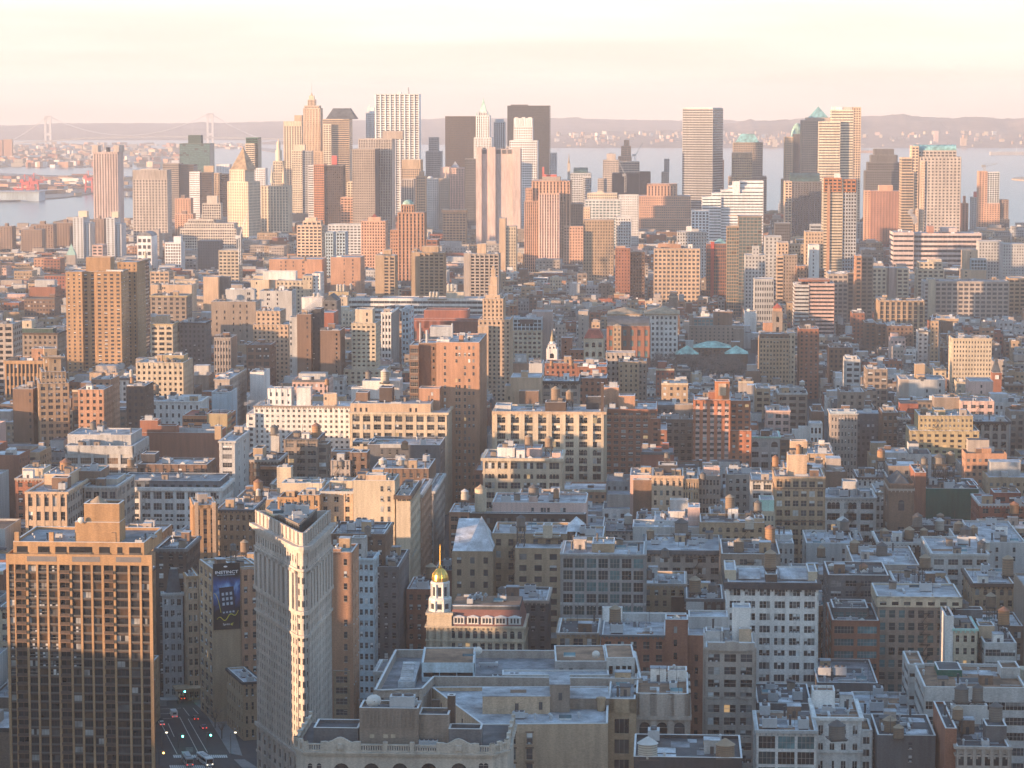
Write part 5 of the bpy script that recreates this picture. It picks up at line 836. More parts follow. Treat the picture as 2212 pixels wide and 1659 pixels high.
bd('D1', 1765, 2140, 8, O_, 'beige corner office block carrying a giant billboard|', 'tan', S('n'), Y=963, dep=22, rot=-19, stl=S('pair', nb=3, fh=4.4, ww=.6, wh=.6), vb=880, tiers=[(2000, 2140, 10, dict(zb='g', y0=-.015, d=.015, w='salmon', st=S('g', nb=2, fh=4.4, ww=.42, wh=.5), par=.1)), (1905, 2140, -28, dict(w='tan', y0=.35, d=.5))], par=.9, cl=3, tanks=[('C2', 158, 1233, 1262, 60, .6, 1)], **nr)
BILL = BLD[-1]
bd('D1', 2020, 2165, 950, SB, 'five-storey corner building with a dark roof edge| at the foot of the wedge-shaped tower', 'tan', S('wide', nb=3, fh=4.6, ww=.4), Y=935, dep=26, rot=-19, stl=S('g', nb=7, fh=4.6, ww=.42), vb=1540, cor=(.9, .7, 'dark'), roof='silver', par=.5, cl=2, **nr)
b = bd('D1', 1352, 1510, 212, 'civic_building', 'grey building with a steep slate pyramid roof ribbed in white|', 'steel', S('pair', nb=3, fh=4.4), Y=1005, dep=14, rot=-8, vb=680, cor=(1, .9, 'ltgrey'), par=.2, cl=0, tiers=[(1376, 1502, 20, dict(top='trunc', rm='slate', y0=.05, d=.9)), (1415, 1485, 0, dict(w='ltgrey', y0=.25, d=.5))], **nr)
bd('C1', 1480, 1760, 1250, AB, 'dark low brick block| right behind the golden tower', 'dkbrown', S('g', arch=(0,)), Y=1010, dep=30, vb=1330, par=.9, cl=6, roof='tar', **nr)
# fifth avenue, left side
bd('C2', 1295, 1682, 604, L_, 'tall cream blank-sided building| with two columns of windows', 'cream', S('f', fh=4.1, cols=[.7, .87]), Y=1085, dep=20, vb=1100, sr='g', roof='silver', tiers=[(1412, 1605, 555, dict(w='peach', y0=.1, d=.4))], par=.9, cl=4, **nr)
bd('C2', 1700, 1830, 748, L_, 'cream corner wing with a notched cornice| on the avenue side of the blank-sided building', 'cream', S('n'), Y=1082, dep=44, vb=1300, sr=S('pair', nb=9, fh=4.3), roof='silver', tiers=[(1735, 1800, 680, dict(w='peach', y0=.4, d=.2))], cor=(1.6, .9, 'dkbrown'), par=.9, cl=4, **nr)
bd('C2', 1872, 1935, 740, L_, 'brownstone avenue building| behind the cream corner wing', 'salmon', 'wide', Y=1150, dep=50, vb=800, sr=S('wide', nb=10, fh=4.4), cor=(1.3, 1, 'stone'), par=.9, cl=3, **nr)
bd('C2', 1995, 2055, 705, L_, 'grey avenue building with a heavy cornice| farther down the avenue', 'stone', 'wide', Y=1230, dep=60, vb=760, sr=S('wide', nb=12, fh=4.4), cor=(1.2, 1, 'ltgrey'), par=.9, cl=3, **nr)
bd('C2', 978, 1292, 708, L_, 'tan loft with paired dark windows| left of the tall cream blank-sided building', 'peach', S('pair', nb=3, fh=4.1, ww=.4), Y=1095, dep=30, vb=1090, roof='silver', tiers=[(1075, 1290, 608, dict(y0=.5, d=.3, w='cream'))], par=.9, cl=6, **nr)
bd('C2', 770, 975, 742, L_, 'golden loft strip with a terrace| left of the tan paired-window loft', 'gold', S('pair', nb=3, fh=4.3, ww=.5), Y=1090, dep=30, vb=850, roof='silver', tiers=[(615, 1000, 630, dict(y0=.5, d=.35, w='cream'))], par=.9, cl=7, **nr)
bd('C2', 585, 768, 765, L_, 'low golden loft with dark vents| beside the terrace strip', 'gold', S('pair', nb=3, fh=4.3), Y=1100, dep=24, vb=850, roof='silver', par=.9, cl=6, **nr)
bd('C2', 165, 580, 785, L_, 'wide plain tan roof-storey building| behind the sandstone office building', 'tan', S('few'), Y=1210, dep=34, vb=880, roof='greyr', par=.9, cl=7, tiers=[(570, 705, 480, dict(w='cream', y0=.8, d=.2))], **nr)
bd('C2', 640, 955, 212, L_, 'grey gridded factory loft with ribbon windows|', 'taupe', S('wide', nb=3, fh=4.2, ww=.72, wh=.5), Y=1400, dep=30, vb=600, roof='brownr', tanks=[('C2', 548, 75, 165, 76, .5, 1), ('C2', 1052, 110, 240, 88, .6, 2)], tiers=[(512, 592, 165, dict(w='ltgrey', y0=.45, d=.12, zb='g')), (955, 1050, 260, dict(zb='g', w='taupe', st='wide', y0=.1))], par=.9, cl=5, **nr)
bd('C2', 245, 590, 410, L_, 'dark brown low block with an orange roof strip|', 'dkbrown', S('wide'), Y=1360, dep=30, vb=640, roof='tar', tiers=[(415, 575, 470, dict(zb='g', y0=-.05, d=.06, w='orange', zp=500)), (345, 435, 300, dict(w='tan', y0=.5))], par=.9, cl=7, **nr)
bd('C2', 1085, 1265, 415, AB, 'pale stone tenement beside a fire escape|', 'stone', S('g', nb=4, fh=4.2), Y=1330, dep=26, vb=620, tiers=[(1265, 1425, 340, dict(zb='g', y0=.05, w='brown', st='g')), (1085, 1280, 330, dict(zb='m', y0=.3, w='salmon', st='g'))], tanks=[('C2', 1185, 505, 570, 60, -.6, 1)], par=.9, cl=4, **nr)
bd('C2', 1430, 2115, 265, L_, 'long black-walled party building with tiny windows|', 'dkgrey', S('f', fh=5, cols=[.2, .31, .41, .82]), Y=1400, dep=34, vb=480, roof='silver', tiers=[(1290, 1490, 240, dict(w='slate', y0=.3)), (1550, 1745, 262, dict(w='ltgrey', y0=-.02, d=.03, zp=295))], par=.9, cl=7, tanks=[('C2', 1785, 320, 400, 64, -.3, 2)], **nr)
bd('C2', 1480, 2010, 490, L_, 'low tan roofed block with three pale water tanks|', 'brown', S('g'), Y=1250, dep=36, vb=620, roof='silver', tanks=[('C2', 1575, 462, 545, 80, .4, 3), ('C2', 1745, 478, 555, 84, .5, 3), ('C2', 1818, 465, 550, 80, .3, 1)], par=.9, cl=8, **nr)
bd('C2', 1085, 1282, 1285, AB, 'orange-lit brick slab with a notched roof| right behind the wedge-shaped tower', 'salmon', S('f', fh=4.3, cols=[.68]), Y=905, dep=18, vb=1900, sr=S('g', nb=4, fh=4.3), roof='silver', tiers=[(1085, 1175, 1255, dict(zb='m', y0=0, d=.2, w='salmon'))], par=.9, cl=1, **nr)
bd('C2', 1345, 1490, 1345, O_, 'blue-grey office building with a rounded corner| on the avenue', 'bluew', S('wide', nb=3, fh=4.3, ww=.6, wh=.5), Y=990, dep=15, vb=1990, sr=S('wide', fh=4.3), roof='silver', tiers=[(1282, 1405, 1150, dict(y0=.3, d=.4, w='ltgrey', zb='g', st='g'))], tanks=[('C2', 1372, 1030, 1130, 60, 1.2, 1)], par=.9, cl=2, **nr)
bd('C2', 1080, 1590, 1110, L_, 'dark brick building with an orange-lit roof wall|', 'brown', S('g'), Y=1010, dep=30, vb=1290, roof='greyr', tiers=[(1140, 1320, 1140, dict(w='salmon', y0=-.02, d=.1, zp=1225)), (1400, 1600, 1115, dict(w='dkgrey', y0=.6))], par=.9, cl=6, **nr)
bd('D2', 1000, 1200, -10, O_, 'dark slot-like avenue building with a thin white pole|', 'dkgrey', 'g', Y=1000, dep=40, vb=560, sr='g', roof='tar', par=.9, cl=4, tiers=[(1150, 1215, 10, dict(zb='g', y0=.3, d=.6, w='ltgrey', st='g'))], **nr)
bd('D2', 665, 800, 850, SB, 'low flat-roofed avenue block with a water tank| beside the wedge-shaped tower', 'tan', S('wide'), Y=905, dep=16, vb=1280, roof='silver', tanks=[('D2', 740, 655, 745, 92, .8, 0)], par=.5, cl=2, **nr)
# fifth avenue, right side and centre
bd('C3', 475, 1208, 392, O_, 'cream office building with grouped windows and arched bays|', 'cream', S('tri', nb=6, fh=4.9, ww=.76, wh=.62, sub=3, rel=.6, arch=(1,)), Y=1320, dep=34, vb=760, stl='g', roof='silver', cor=(1.5, 1.3, 'cream'), bands=[(7.2, .6, .7, 'cream')], tiers=[(605, 770, 295, dict(w='white', y0=.3)), (770, 1025, 298, dict(w='pink', y0=.4)), (1125, 1205, 345, dict(w='pink', y0=.3, d=.2))], tanks=[('C3', 905, 165, 262, 78, .45, 0), ('C3', 1095, 180, 285, 76, .5, 0)], par=.9, cl=5, **nr)
bd('C3', 560, 1448, 812, L_, 'long low pink rooftop storey over a dark brick wall|', 'pink', S('f', fh=4, cols=[.43, .53, .56, .6, .74, .77]), Y=1170, dep=30, vb=930, roof='silver', tiers=[(350, 1440, 915, dict(zb='g', y0=-.16, d=.15, w='dkbrown', st='tri', par=.3)), (905, 985, 755, dict(w='pink', y0=.1, d=.2)), (388, 500, 690, dict(top='cyl', y0=-.14, d=.2, w='cream', zp=905, part='tank_tower')), (384, 504, 650, dict(top='spire', y0=-.14, d=.2, w='tan', zp=688, part='tank_tower'))], tanks=[('C3', 952, 640, 748, 100, .2, 1), ('C3', 1165, 675, 770, 56, .1, 2)], par=.9, cl=4, **nr)
bd('C3', 560, 1265, 1105, L_, 'tan building with a white sawtooth gabled roof|', 'tan', S('wide', nb=6, fh=4.8, ww=.4), Y=1085, dep=30, vb=1500, roof='silver', tiers=[
    (182, 560, 1275, dict(zb='g', y0=-.55, d=1.2, st=S('g', nb=3, fh=5, ww=.34), w='tan', main=0, par=.1)), (310, 560, 990, dict(top='pyr', rm='white', y0=-.55, d=.9, zp=1272)), (182, 400, 1080, dict(top='shed', rm='white', y0=-.55, d=1.1, zp=1272)), (1265, 1430, 980, dict(top='pyr', rm='white', y0=.1, d=.7, zp=1090)),
    (778, 1210, 1245, dict(zb='g', y0=-.5, d=.9, st=S('wide', nb=3, fh=4.8, ww=.48, wh=.52), w='tan')), (1040, 1125, 1030, dict(w='cream', y0=-.2, d=.2, zb='m')), (950, 1205, 1130, dict(w='cream', y0=-.1, d=.3))], tanks=[('C3', 830, 930, 1035, 86, -.25, 1)], par=.9, cl=5, **nr)
bd('C3', 1345, 1612, 1138, L_, 'tan end block with a white-edged roof| right of the gabled building', 'tan', S('g', nb=4, fh=4.6), Y=1075, dep=28, vb=1250, roof='silver', par=.9, cl=5, **nr)
bd('C3', 1222, 2000, 1300, A_, 'grey glass-fronted apartment building with concrete frames|', 'grey', S('gridg', nb=7, fh=4.6, ww=.8, wh=.78, rel=.7), Y=985, dep=30, vb=1950, roof='silver', bands=[(18.3, .8, .7, 'ltgrey')], tiers=[(1505, 1715, 1205, dict(w='tan', y0=.3, d=.5))], par=.9, cl=6, **nr)
bd('D3', 1195, 1540, 130, L_, 'small beige loft with a black sign panel| right of the grey glass-fronted building', 'tan', S('g', nb=5, fh=4.2), Y=1010, dep=28, vb=365, roof='silver', tiers=[(1422, 1540, 240, dict(zb='g', y0=-.02, d=.02, w='dkbrown'))], par=.9, cl=7, tanks=[('D3', 1235, 0, 80, 56, .5, 1)], **nr)
bd('D3', 1545, 1850, 255, L_, 'low dark block carrying lit water tanks| left of the tall white office building', 'dkbrown', S('g'), Y=985, dep=30, vb=380, roof='tar', tiers=[(1545, 1692, 262, dict(w='ltgrey', y0=-.02, d=.1, zp=350))], tanks=[('D3', 1617, 65, 195, 100, .2, 0), ('D3', 1765, 130, 240, 80, .4, 1)], par=.9, cl=4, **nr)
bd('C4', 895, 1745, 1570, O_, 'tall white office building with a black cornice|', 'white', S('tri', nb=6, fh=4.35, ww=.72, wh=.56, sub=3, rel=.5), Y=930, dep=34, vb=2640, roof='silver', cor=(2.4, 1.4, 'dark'), bands=[(9.2, .4, .4, 'white'), (26, .5, .4, 'white')], stl='few', tiers=[(870, 975, 1455, dict(w='cream', y0=.2, d=.6)), (1000, 1205, 1480, dict(top='barrel', rm='silver', y0=.2, d=.5)), (1390, 1660, 1480, dict(top='barrel', rm='silver', y0=.2, d=.5)), (1660, 1745, 1470, dict(w='cream', y0=.2, d=.5)), (1255, 1365, 1495, dict(w='dkbrown', y0=.1, d=.3))], tanks=[('C4', 1298, 1258, 1425, 112, .3, 0)], par=.5, cl=0, **nr)
bd('D3', 845, 1372, 555, L_, 'brown brick building with a white roof rim and a tall tank|', 'brick', S('pair', nb=5, fh=4.6, ww=.5), Y=900, dep=30, vb=920, roof='silver', tiers=[(1372, 1560, 428, dict(zb='g', y0=-.03, d=.3, w='brick', st=S('f', fh=4.6, cols=[.45]))), (1560, 1700, 558, dict(zb='g', y0=.05, d=.7, w='brick', st=S('f', fh=4.6, cols=[.5]))), (1565, 1890, 405, dict(w='ltgrey', y0=.5, d=.4)), (1020, 1545, 378, dict(w='ltgrey', y0=.9, d=.08)), (850, 1015, 330, dict(w='white', y0=.85, d=.08))], tanks=[('D3', 955, 305, 445, 98, .35, 0)], par=.5, cl=5, **nr)
b = bd('D3', 1708, 2112, 660, O_, 'narrow ornate stone tower with an arched pediment|', 'stone', S('pair', nb=3, fh=4.3, ww=.72, wh=.6, sub=2, rel=.6), Y=850, dep=24, vb=1500, roof='silver', bands=[(16, .8, .6, 'stone'), (28.6, .5, .5, 'stone')], tiers=[(1708, 1850, 525, dict(w='ltgrey', y0=.4, d=.3)), (1725, 2112, 620, dict(zb='m', y0=-.03, d=.06, w='stone')), (1800, 2050, 610, dict(top='arcx', y0=-.05, d=.08, w='stone', zp=690)), (1930, 2080, 330, dict(w='white', y0=.6, d=.35)), (1985, 2085, 505, dict(w='peach', y0=.45, d=.1))], par=.7, cl=3, **nr)
bd('D3', 1130, 1562, 1040, O_, 'limestone building with round-arched top windows and a stone attic|', 'stone', S('wide', nb=3, fh=5.6, ww=.62, wh=.66, rel=.7, arch=(0,), top=7.5), Y=770, dep=30, vb=1500, roof='brownr', bands=[(6.6, 1.0, 1.0, 'stone')], tiers=[(1392, 1550, 850, dict(w='white', y0=.7, d=.2))], par=.9, cl=4, **nr)
bd('D3', 900, 1122, 1085, L_, 'plain tan bay with broad stacked windows| between the stained wall and the arched limestone building', 'tan', S('wide', nb=1, fh=6.2, ww=.54, wh=.7, top=5), Y=765, dep=30, vb=1640, roof='silver', par=.9, cl=3, **nr)
def stained():
    z = 58.0; A = atz(pu('D2', 1900), pv('D2', 1300), z); Bq = atz(pu('D3', 893), pv('D3', 1292), z); Dq = atz(pu('D2', 1480), pv('D2', 990), z)
    b = pbd('loft_building', 'broad stained beige party wall with two columns of windows| and a sunlit slanting side', [A[:2], Bq[:2], (Bq[0] + 2, Dq[1] + 1), Dq[:2]], z, 'peach', [S('n'), S('n'), S('n'), S('f', fh=5, cols=[.12, .2, .62])], 'silver', 1.1, 1660)
    m = b.mb('roof_storey'); X = lambda x, y, yy: at(pu('D3', x), pv('D3', y), A[1] + yy)
    def bx(x0, x1, y, yy, d, wl, rf='silver'):
        p, q = X(x0, y, yy), X(x1, y, yy); zz = p[2] - G; m.box(p[0] - A[0], q[0] - A[0], yy, yy + d, z - G - 1.1, zz, wallm(wl)); m.box(p[0] - A[0] - .15, q[0] - A[0] + .15, yy - .15, yy + d + .15, zz, zz + .2, roofm(rf), True)
    bx(-145, 415, 1066, 18, 12, 'peach'); bx(415, 580, 968, 20, 14, 'taupe'); bx(580, 905, 1085, 24, 14, 'taupe'); bx(90, 215, 1040, 22, 4, 'brown', 'brownr'); bx(285, 370, 1040, 23, 3, 'dkgrey', 'tar')
    for x, y, w_, h_ in ((338, 1130, 22, 55), (140, 1140, 38, 75), (502, 1065, 30, 55)): p = X(x, y, 17.9); m.box(p[0] - A[0] - .5, p[0] - A[0] + .5, 17.84 if x < 400 else 19.84, 17.99 if x < 400 else 19.99, p[2] - G - 1.6, p[2] - G + .6, plain('dark_metal', (.06, .06, .065)), True)
    c = X(840, 1140, 20); b.mb('chimney_pot').lathe(c[0] - A[0], 22, [(1.1, z - G - 1), (1.1, c[2] - G + 1), (1.4, c[2] - G + 1.1), (1.4, c[2] - G + 1.9)], wallm('tan'), 10)
    p = X(-535, 1060, 6); b.mb('chimney_stack').box(p[0] - A[0] - 1.1, p[0] - A[0] + 1.1, 8, 10, z - G - 1, z - G + 5.2, wallm('dkbrown')); b.budget = 40
    for i in range(7): kk = random.choice(['roof_vent', 'roof_vent', 'air_handler', 'skylight']); inst(kk, roofmesh(kk), b.root, (U(4, 28), U(6, 16), z - G - 1.05))
    return b
WALLB = stained()
# right foreground
bd('D4', 1000, 1560, 300, L_, 'taupe building with a cream top storey and a white downpipe|', 'taupe', S('wide', nb=7, fh=4.4, ww=.62, wh=.6, gm='teal'), Y=950, dep=30, vb=960, roof='silver', stl='few', tiers=[(995, 1695, 235, dict(zb='m', y0=-.01, d=.9, w='cream', st=S('wide', nb=7, fh=5, ww=.55, wh=.5)))], par=.9, cl=6, **nr)
bd('D4', 625, 1008, 432, L_, 'low dark red brick building with wide teal windows|', 'brick', S('wide', nb=2, fh=4.6, ww=.84, wh=.56, rel=.4, gm='teal'), Y=945, dep=34, vb=880, roof='tar', tiers=[(630, 920, 330, dict(w='dkgrey', y0=.3, d=.5, st='gridg'))], par=.9, cl=6, **nr)
bd('D4', 1158, 1612, 148, L_, 'cream low loft with scalloped top openings|', 'peach', S('wide', nb=4, fh=4.4, ww=.75), Y=1020, dep=34, vb=230, roof='greyr', cor=(.5, .6, 'ltgrey'), par=.9, cl=8, tanks=[('C5', 1273, 1300, 1425, 108, .6, 0)], **nr)
bd('D4', 1792, 2132, 128, L_, 'tan loft with arched windows and a dark red cornice|', 'tan', S('pair', nb=5, fh=4.4, ww=.5, sub=1, arch=(0,)), Y=1010, dep=34, vb=480, roof='silver', cor=(1.4, 1.1, 'dkbrown'), stl='few', tanks=[('C5', 2058, 1310, 1500, 108, .5, 0)], par=.9, cl=5, **nr)
bd('D4', 1630, 1822, 505, SB, 'small cream building with a green cornice|', 'cream', S('g', nb=3, fh=4.6), Y=930, dep=30, vb=720, roof='tar', cor=(.8, .6, 'copper'), tiers=[(1562, 1630, 400, dict(zb='g', y0=.0, d=1, w='white')), (1640, 1870, 345, dict(w='dkgrey', y0=.8, d=.2))], tanks=[('D4', 1705, 265, 345, 100, 1.0, 1)], par=.7, cl=4, **nr)
bd('D4', 1885, 2150, 620, SB, 'grey loft with a lit orange roof box|', 'ltgrey', S('band', fh=4.6), Y=925, dep=28, vb=780, roof='tar', tiers=[(1838, 1970, 480, dict(w='peach', y0=.4, d=.3))], tanks=[('D4', 2122, 320, 465, 98, .6, 2)], par=.7, cl=4, **nr)
b = bd('D4', 1388, 2230, 985, L_, 'white L-shaped building with an orange-brown roof and green roof court|', 'ltgrey', S('band', fh=4.6, wh=.5, top=3.4), Y=830, dep=36, vb=1350, roof='brownr', stl=S('band', fh=4.6, wh=.4), tiers=[(1255, 1385, 800, dict(zb='g', y0=.9, d=.6, w='ltgrey', st='band', roof='brownr')), (2025, 2180, 830, dict(w='ltgrey', y0=.5, d=.3, roof='brownr')), (1500, 1700, 845, dict(w='gnet', y0=.55, d=.35, roof='tar', par=.1, zb='m'))], par=.9, cl=3, **nr)
bd('D4', 480, 860, 1238, 'civic_building', 'small white classical building with round attic windows|', 'white', S('pair', nb=4, fh=5.2, ww=.42, arch=(1,)), Y=800, dep=26, vb=1640, roof='brownr', cor=(1.0, .9, 'white'), bands=[(10, .8, .8, 'white')], tiers=[(460, 645, 1018, dict(w='white', y0=.65, d=.3)), (242, 480, 1340, dict(zb='g', y0=.02, d=.5, w='white', st=S('wide', nb=3, fh=5))), (860, 950, 1345, dict(zb='g', y0=.02, d=.6, w='white', st='pair'))], tanks=[('D4', 660, 1440, 1590, 140, -.9, 1)], par=.9, cl=3, **nr)
bd('D4', 0, 485, 1345, AB, 'white conservatory-fronted block with multi-pane windows|', 'white', S('gridg', nb=3, fh=5, ww=.85, wh=.8), Y=785, dep=26, vb=1560, roof='brownr', par=.6, cl=5, **nr)
bd('D4', 1000, 1480, 1385, L_, 'dark low roof with two small water tanks| in the bottom right', 'dkgrey', S('few'), Y=790, dep=28, vb=1660, roof='tar', tanks=[('D4', 1098, 1310, 1440, 116, .3, 0), ('D4', 1172, 1462, 1575, 90, .0, 0)], par=.8, cl=6, **nr)
bd('D4', 1655, 2092, 1480, 'civic_building', 'stone building with a row of romanesque arched windows|', 'stone', S('pair', nb=6, fh=5.0, ww=.62, wh=.66, sub=1, rel=.7, arch=(0,)), Y=770, dep=30, vb=1660, roof='tar', stl=S('n'), bands=[(2.4, .5, .6, 'stone')], tiers=[(1560, 1655, 1330, dict(zb='g', y0=.1, d=1.2, w='brick')), (1610, 1910, 1140, dict(w='ltgrey', y0=1.0, d=.1)), (1900, 2070, 1310, dict(w='dkgrey', y0=.3, d=.3))], tanks=[('D4', 1690, 962, 1105, 118, 1.1, 1), ('D4', 1825, 962, 1100, 90, 1.1, 1), ('D4', 1660, 1140, 1250, 90, .5, 0), ('D4', 1975, 1110, 1275, 116, .6, 1)], par=.9, cl=4, **nr)
bd('D4', 500, 1000, 950, L_, 'low grey roofscape block with small white boxes| behind the white classical building', 'dkgrey', S('few'), Y=905, dep=40, vb=1040, roof='greyr', par=.9, cl=12, **nr)
bd('D4', 840, 1360, 1215, L_, 'low flat block with a long white parapet| right of the white classical building', 'ltgrey', 'few', Y=850, dep=34, vb=1330, roof='silver', par=.9, cl=8, **nr)
bd('D4', 0, 450, 1120, L_, 'dark low roof block| between the white office tower and the classical building', 'dkgrey', 'few', Y=860, dep=30, vb=1280, roof='tar', par=.9, cl=10, **nr)
bd('D3', 1110, 2010, 1565, L_, 'low dark block with a pale coping and two large tanks| at the bottom centre', 'dark', 'n', Y=700, dep=26, vb=1660, roof='tar', tanks=[('D3', 1225, 1470, 1640, 168, .1, 3), ('D3', 1868, 1412, 1560, 160, .1, 0)], par=.9, cl=3, **nr)
# middle right, the loft district
bd('C4', 1348, 1812, 568, O_, 'tan office building with a lit top storey and roof tower|', 'tan', S('wide', nb=6, fh=4.3, ww=.68, wh=.6, rel=.5), Y=1200, dep=30, vb=1110, roof='silver', stl='g', bands=[(5, .5, .6, 'brown'), (20, .6, .6, 'brown')], tiers=[(1465, 1648, 362, dict(w='peach', y0=.3, d=.35)), (1490, 1650, 232, dict(w='peach', y0=.55, d=.2))], tanks=[('C4', 1565, 258, 358, 52, .4, 2), ('C4', 1345, 365, 470, 62, .7, 2)], par=.8, cl=4, **nr)
bd('C5', 328, 805, 765, L_, 'white loft with arched triple windows|', 'white', S('tri', nb=3, fh=5.2, ww=.76, wh=.62, sub=3, rel=.5, arch=(0,)), Y=1240, dep=30, vb=1060, roof='silver', cor=(1.1, .8, 'ltgrey'), tiers=[(495, 635, 615, dict(w='ltgrey', y0=.4, d=.3)), (360, 490, 690, dict(w='blue', y0=.5, d=.2)), (640, 770, 695, dict(w='blue', y0=.5, d=.2))], par=.9, cl=4, **nr)
bd('C5', 808, 940, 720, L_, 'grey pilastered loft| right of the white arched one', 'ltgrey', S('ribd', nb=3), Y=1260, dep=30, vb=1060, cor=(1, .8, 'taupe'), par=.9, cl=3, **nr)
bd('C5', 632, 928, 575, L_, 'white loft with a dark cornice| under an orange water tank', 'white', S('g', nb=6, ww=.4, wh=.6), Y=1340, dep=30, vb=720, roof='tar', cor=(.8, 1, 'dkbrown'), tanks=[('C5', 855, 300, 415, 76, .4, 2)], par=.9, cl=6, **nr)
bd('C5', 1285, 1785, 680, 'scaffolded_building', 'building wrapped in dark green construction netting|', 'gnet', S('n'), Y=1290, dep=34, vb=1030, stl=S('n', ), roof='tar', tiers=[(1180, 1285, 530, dict(zb='g', y0=.0, d=.9, w='brick')), (1700, 1780, 650, dict(w='red', y0=.3))], tanks=[('C5', 1410, 345, 445, 118, .6, 1), ('C5', 1512, 325, 430, 84, .7, 0), ('C5', 1265, 375, 450, 66, .5, 1)], par=.6, cl=6, **nr)
bd('C5', 1795, 2230, 830, AB, 'dark red brick building at the right edge| beside the green netting', 'red', S('wide', ww=.5), Y=1240, dep=34, vb=1060, roof='silver', tiers=[(1930, 2180, 720, dict(w='red', y0=.3, d=.4, st='wide'))], par=.9, cl=4, **nr)
bd('C5', 938, 1165, 685, 'church', 'dark brown church with a slate gable roof|', 'brown', S('g', nb=1, ww=.25, fh=14, wh=.4, arch=(0,)), Y=1210, dep=30, vb=920, par=.1, cl=0, tiers=[(935, 1172, 572, dict(top='hip', rm='slate', y0=.0, d=1))], **nr)
bd('C4', 180, 472, 560, L_, 'lit cream loft with round-arched windows| in the sunlit rooftop row', 'peach', S('g', nb=5, fh=4.6, arch=(0,)), Y=1250, dep=28, vb=760, roof='tar', tiers=[(240, 415, 460, dict(w='dark', y0=.6))], par=.9, cl=5, tanks=[('C4', 320, 330, 390, 56, .9, 1)], **nr)
bd('C4', 472, 618, 590, L_, 'tan loft with tall slit windows| in the sunlit rooftop row', 'tan', S('g', nb=6, fh=4.4, wh=.7), Y=1250, dep=28, vb=700, par=.9, cl=4, **nr)
bd('C4', 622, 818, 555, L_, 'stone loft with a pinkish parapet| at the right of the sunlit rooftop row', 'stone', S('ribd', nb=6, fh=4.4, arch=(1,)), Y=1260, dep=28, vb=780, par=.9, cl=4, tiers=[(668, 818, 480, dict(w='pink', y0=.2, d=.2))], tanks=[('C4', 640, 580, 650, 60, -.3, 1)], **nr)
bd('C4', -30, 180, 555, L_, 'pink-topped brick loft| at the left of the sunlit rooftop row', 'pink', 'n', Y=1270, dep=26, vb=690, tiers=[(0, 175, 600, dict(zb='g', y0=-.2, d=.3, w='brown'))], par=.9, cl=4, **nr)
bd('C4', 200, 632, 985, AB, 'white terrace house with a lit pink end wall|', 'ltgrey', 'few', Y=1120, dep=26, vb=1010, roof='white', tiers=[(520, 632, 862, dict(w='pink', y0=.0, d=.5, zb='g')), (330, 490, 900, dict(w='ltgrey', y0=.5)), (350, 520, 790, dict(w='ltgrey', y0=.8, d=.2))], par=.9, cl=5, **nr)
bd('C4', 635, 1240, 1000, L_, 'long low tan wall with a lit right end|', 'tan', S('g', arch=(0,)), Y=1100, dep=24, vb=1060, roof='tar', tiers=[(1150, 1240, 965, dict(w='peach', y0=.1, d=.4))], par=.9, cl=6, tanks=[('C4', 915, 735, 870, 90, .8, 0), ('C4', 1180, 790, 890, 76, .7, 1), ('C4', 1100, 990, 1110, 84, -.5, 3)], **nr)
bd('C4', 110, 832, 1265, L_, 'wide loft with a white-capped dark cornice and arched windows|', 'stone', S('pair', nb=6, fh=4.6, arch=(0,)), Y=1060, dep=40, vb=1500, roof='silver', cor=(1.6, 1.2, 'dkgrey'), tanks=[('C4', 455, 960, 1110, 130, .85, 1), ('C4', 65, 1075, 1180, 76, .8, 0), ('C4', 300, 1310, 1400, 76, -.3, 1)], par=.9, cl=10, **nr)
bd('C4', -5, 730, 1045, L_, 'long pale roof slab behind the wide loft|', 'ltgrey', 'n', Y=1110, dep=20, vb=1070, roof='silver', par=.9, cl=6, **nr)
bd('C4', 838, 1390, 1300, L_, 'shaded rooftop block with old water tanks| left of the tall white office', 'taupe', S('wide', ww=.5), Y=1030, dep=36, vb=1480, roof='tar', tanks=[('C4', 1000, 1285, 1410, 98, .3, 0), ('C4', 1295, 1250, 1420, 100, .9, 2)], par=.9, cl=7, **nr)
bd('C4', 1328, 1520, 1200, AB, 'white stepped tenement with small windows| behind the tall white office', 'ltgrey', S('g', nb=4, fh=4.2), Y=1130, dep=34, vb=1450, roof='white', tiers=[(1335, 1510, 1120, dict(w='ltgrey', y0=.4, d=.4, st='few'))], par=.8, cl=3, **nr)
bd('C4', 1112, 1385, 190, L_, 'pale loft with half-round top windows and a green cornice|', 'ltgrey', S('wide', nb=3, fh=5.6, arch=(0,), sub=1), Y=1480, dep=28, vb=500, cor=(.8, .9, 'copper'), par=.9, cl=4, **nr)
bd('C4', 1205, 1335, 895, SB, 'small cream building with a green mansard|', 'cream', S('ribd', nb=4), Y=1180, dep=18, vb=1080, tiers=[(1200, 1335, 790, dict(w='copper', y0=.0, d=.8))], par=.4, cl=0, **nr)
bd('C4', 1650, 1895, 350, L_, 'low pale loft with a wide flat roof| right of the lit roof tower', 'tan', S('pair'), Y=1380, dep=40, vb=480, roof='silver', par=.9, cl=8, **nr)
bd('C5', 1340, 1880, 1300, L_, 'pale roofed terrace block with a cream tank|', 'ltgrey', S('wide'), Y=1060, dep=44, vb=1440, roof='silver', tanks=[('C5', 1835, 1225, 1340, 106, .3, 3), ('C5', 1905, 1280, 1400, 80, .2, 1)], par=.8, cl=9, **nr)
bd('C5', 1770, 2230, 1190, L_, 'wide silver roof at the right edge|', 'ltgrey', 'few', Y=1130, dep=60, vb=1280, roof='silver', par=.8, cl=9, **nr)
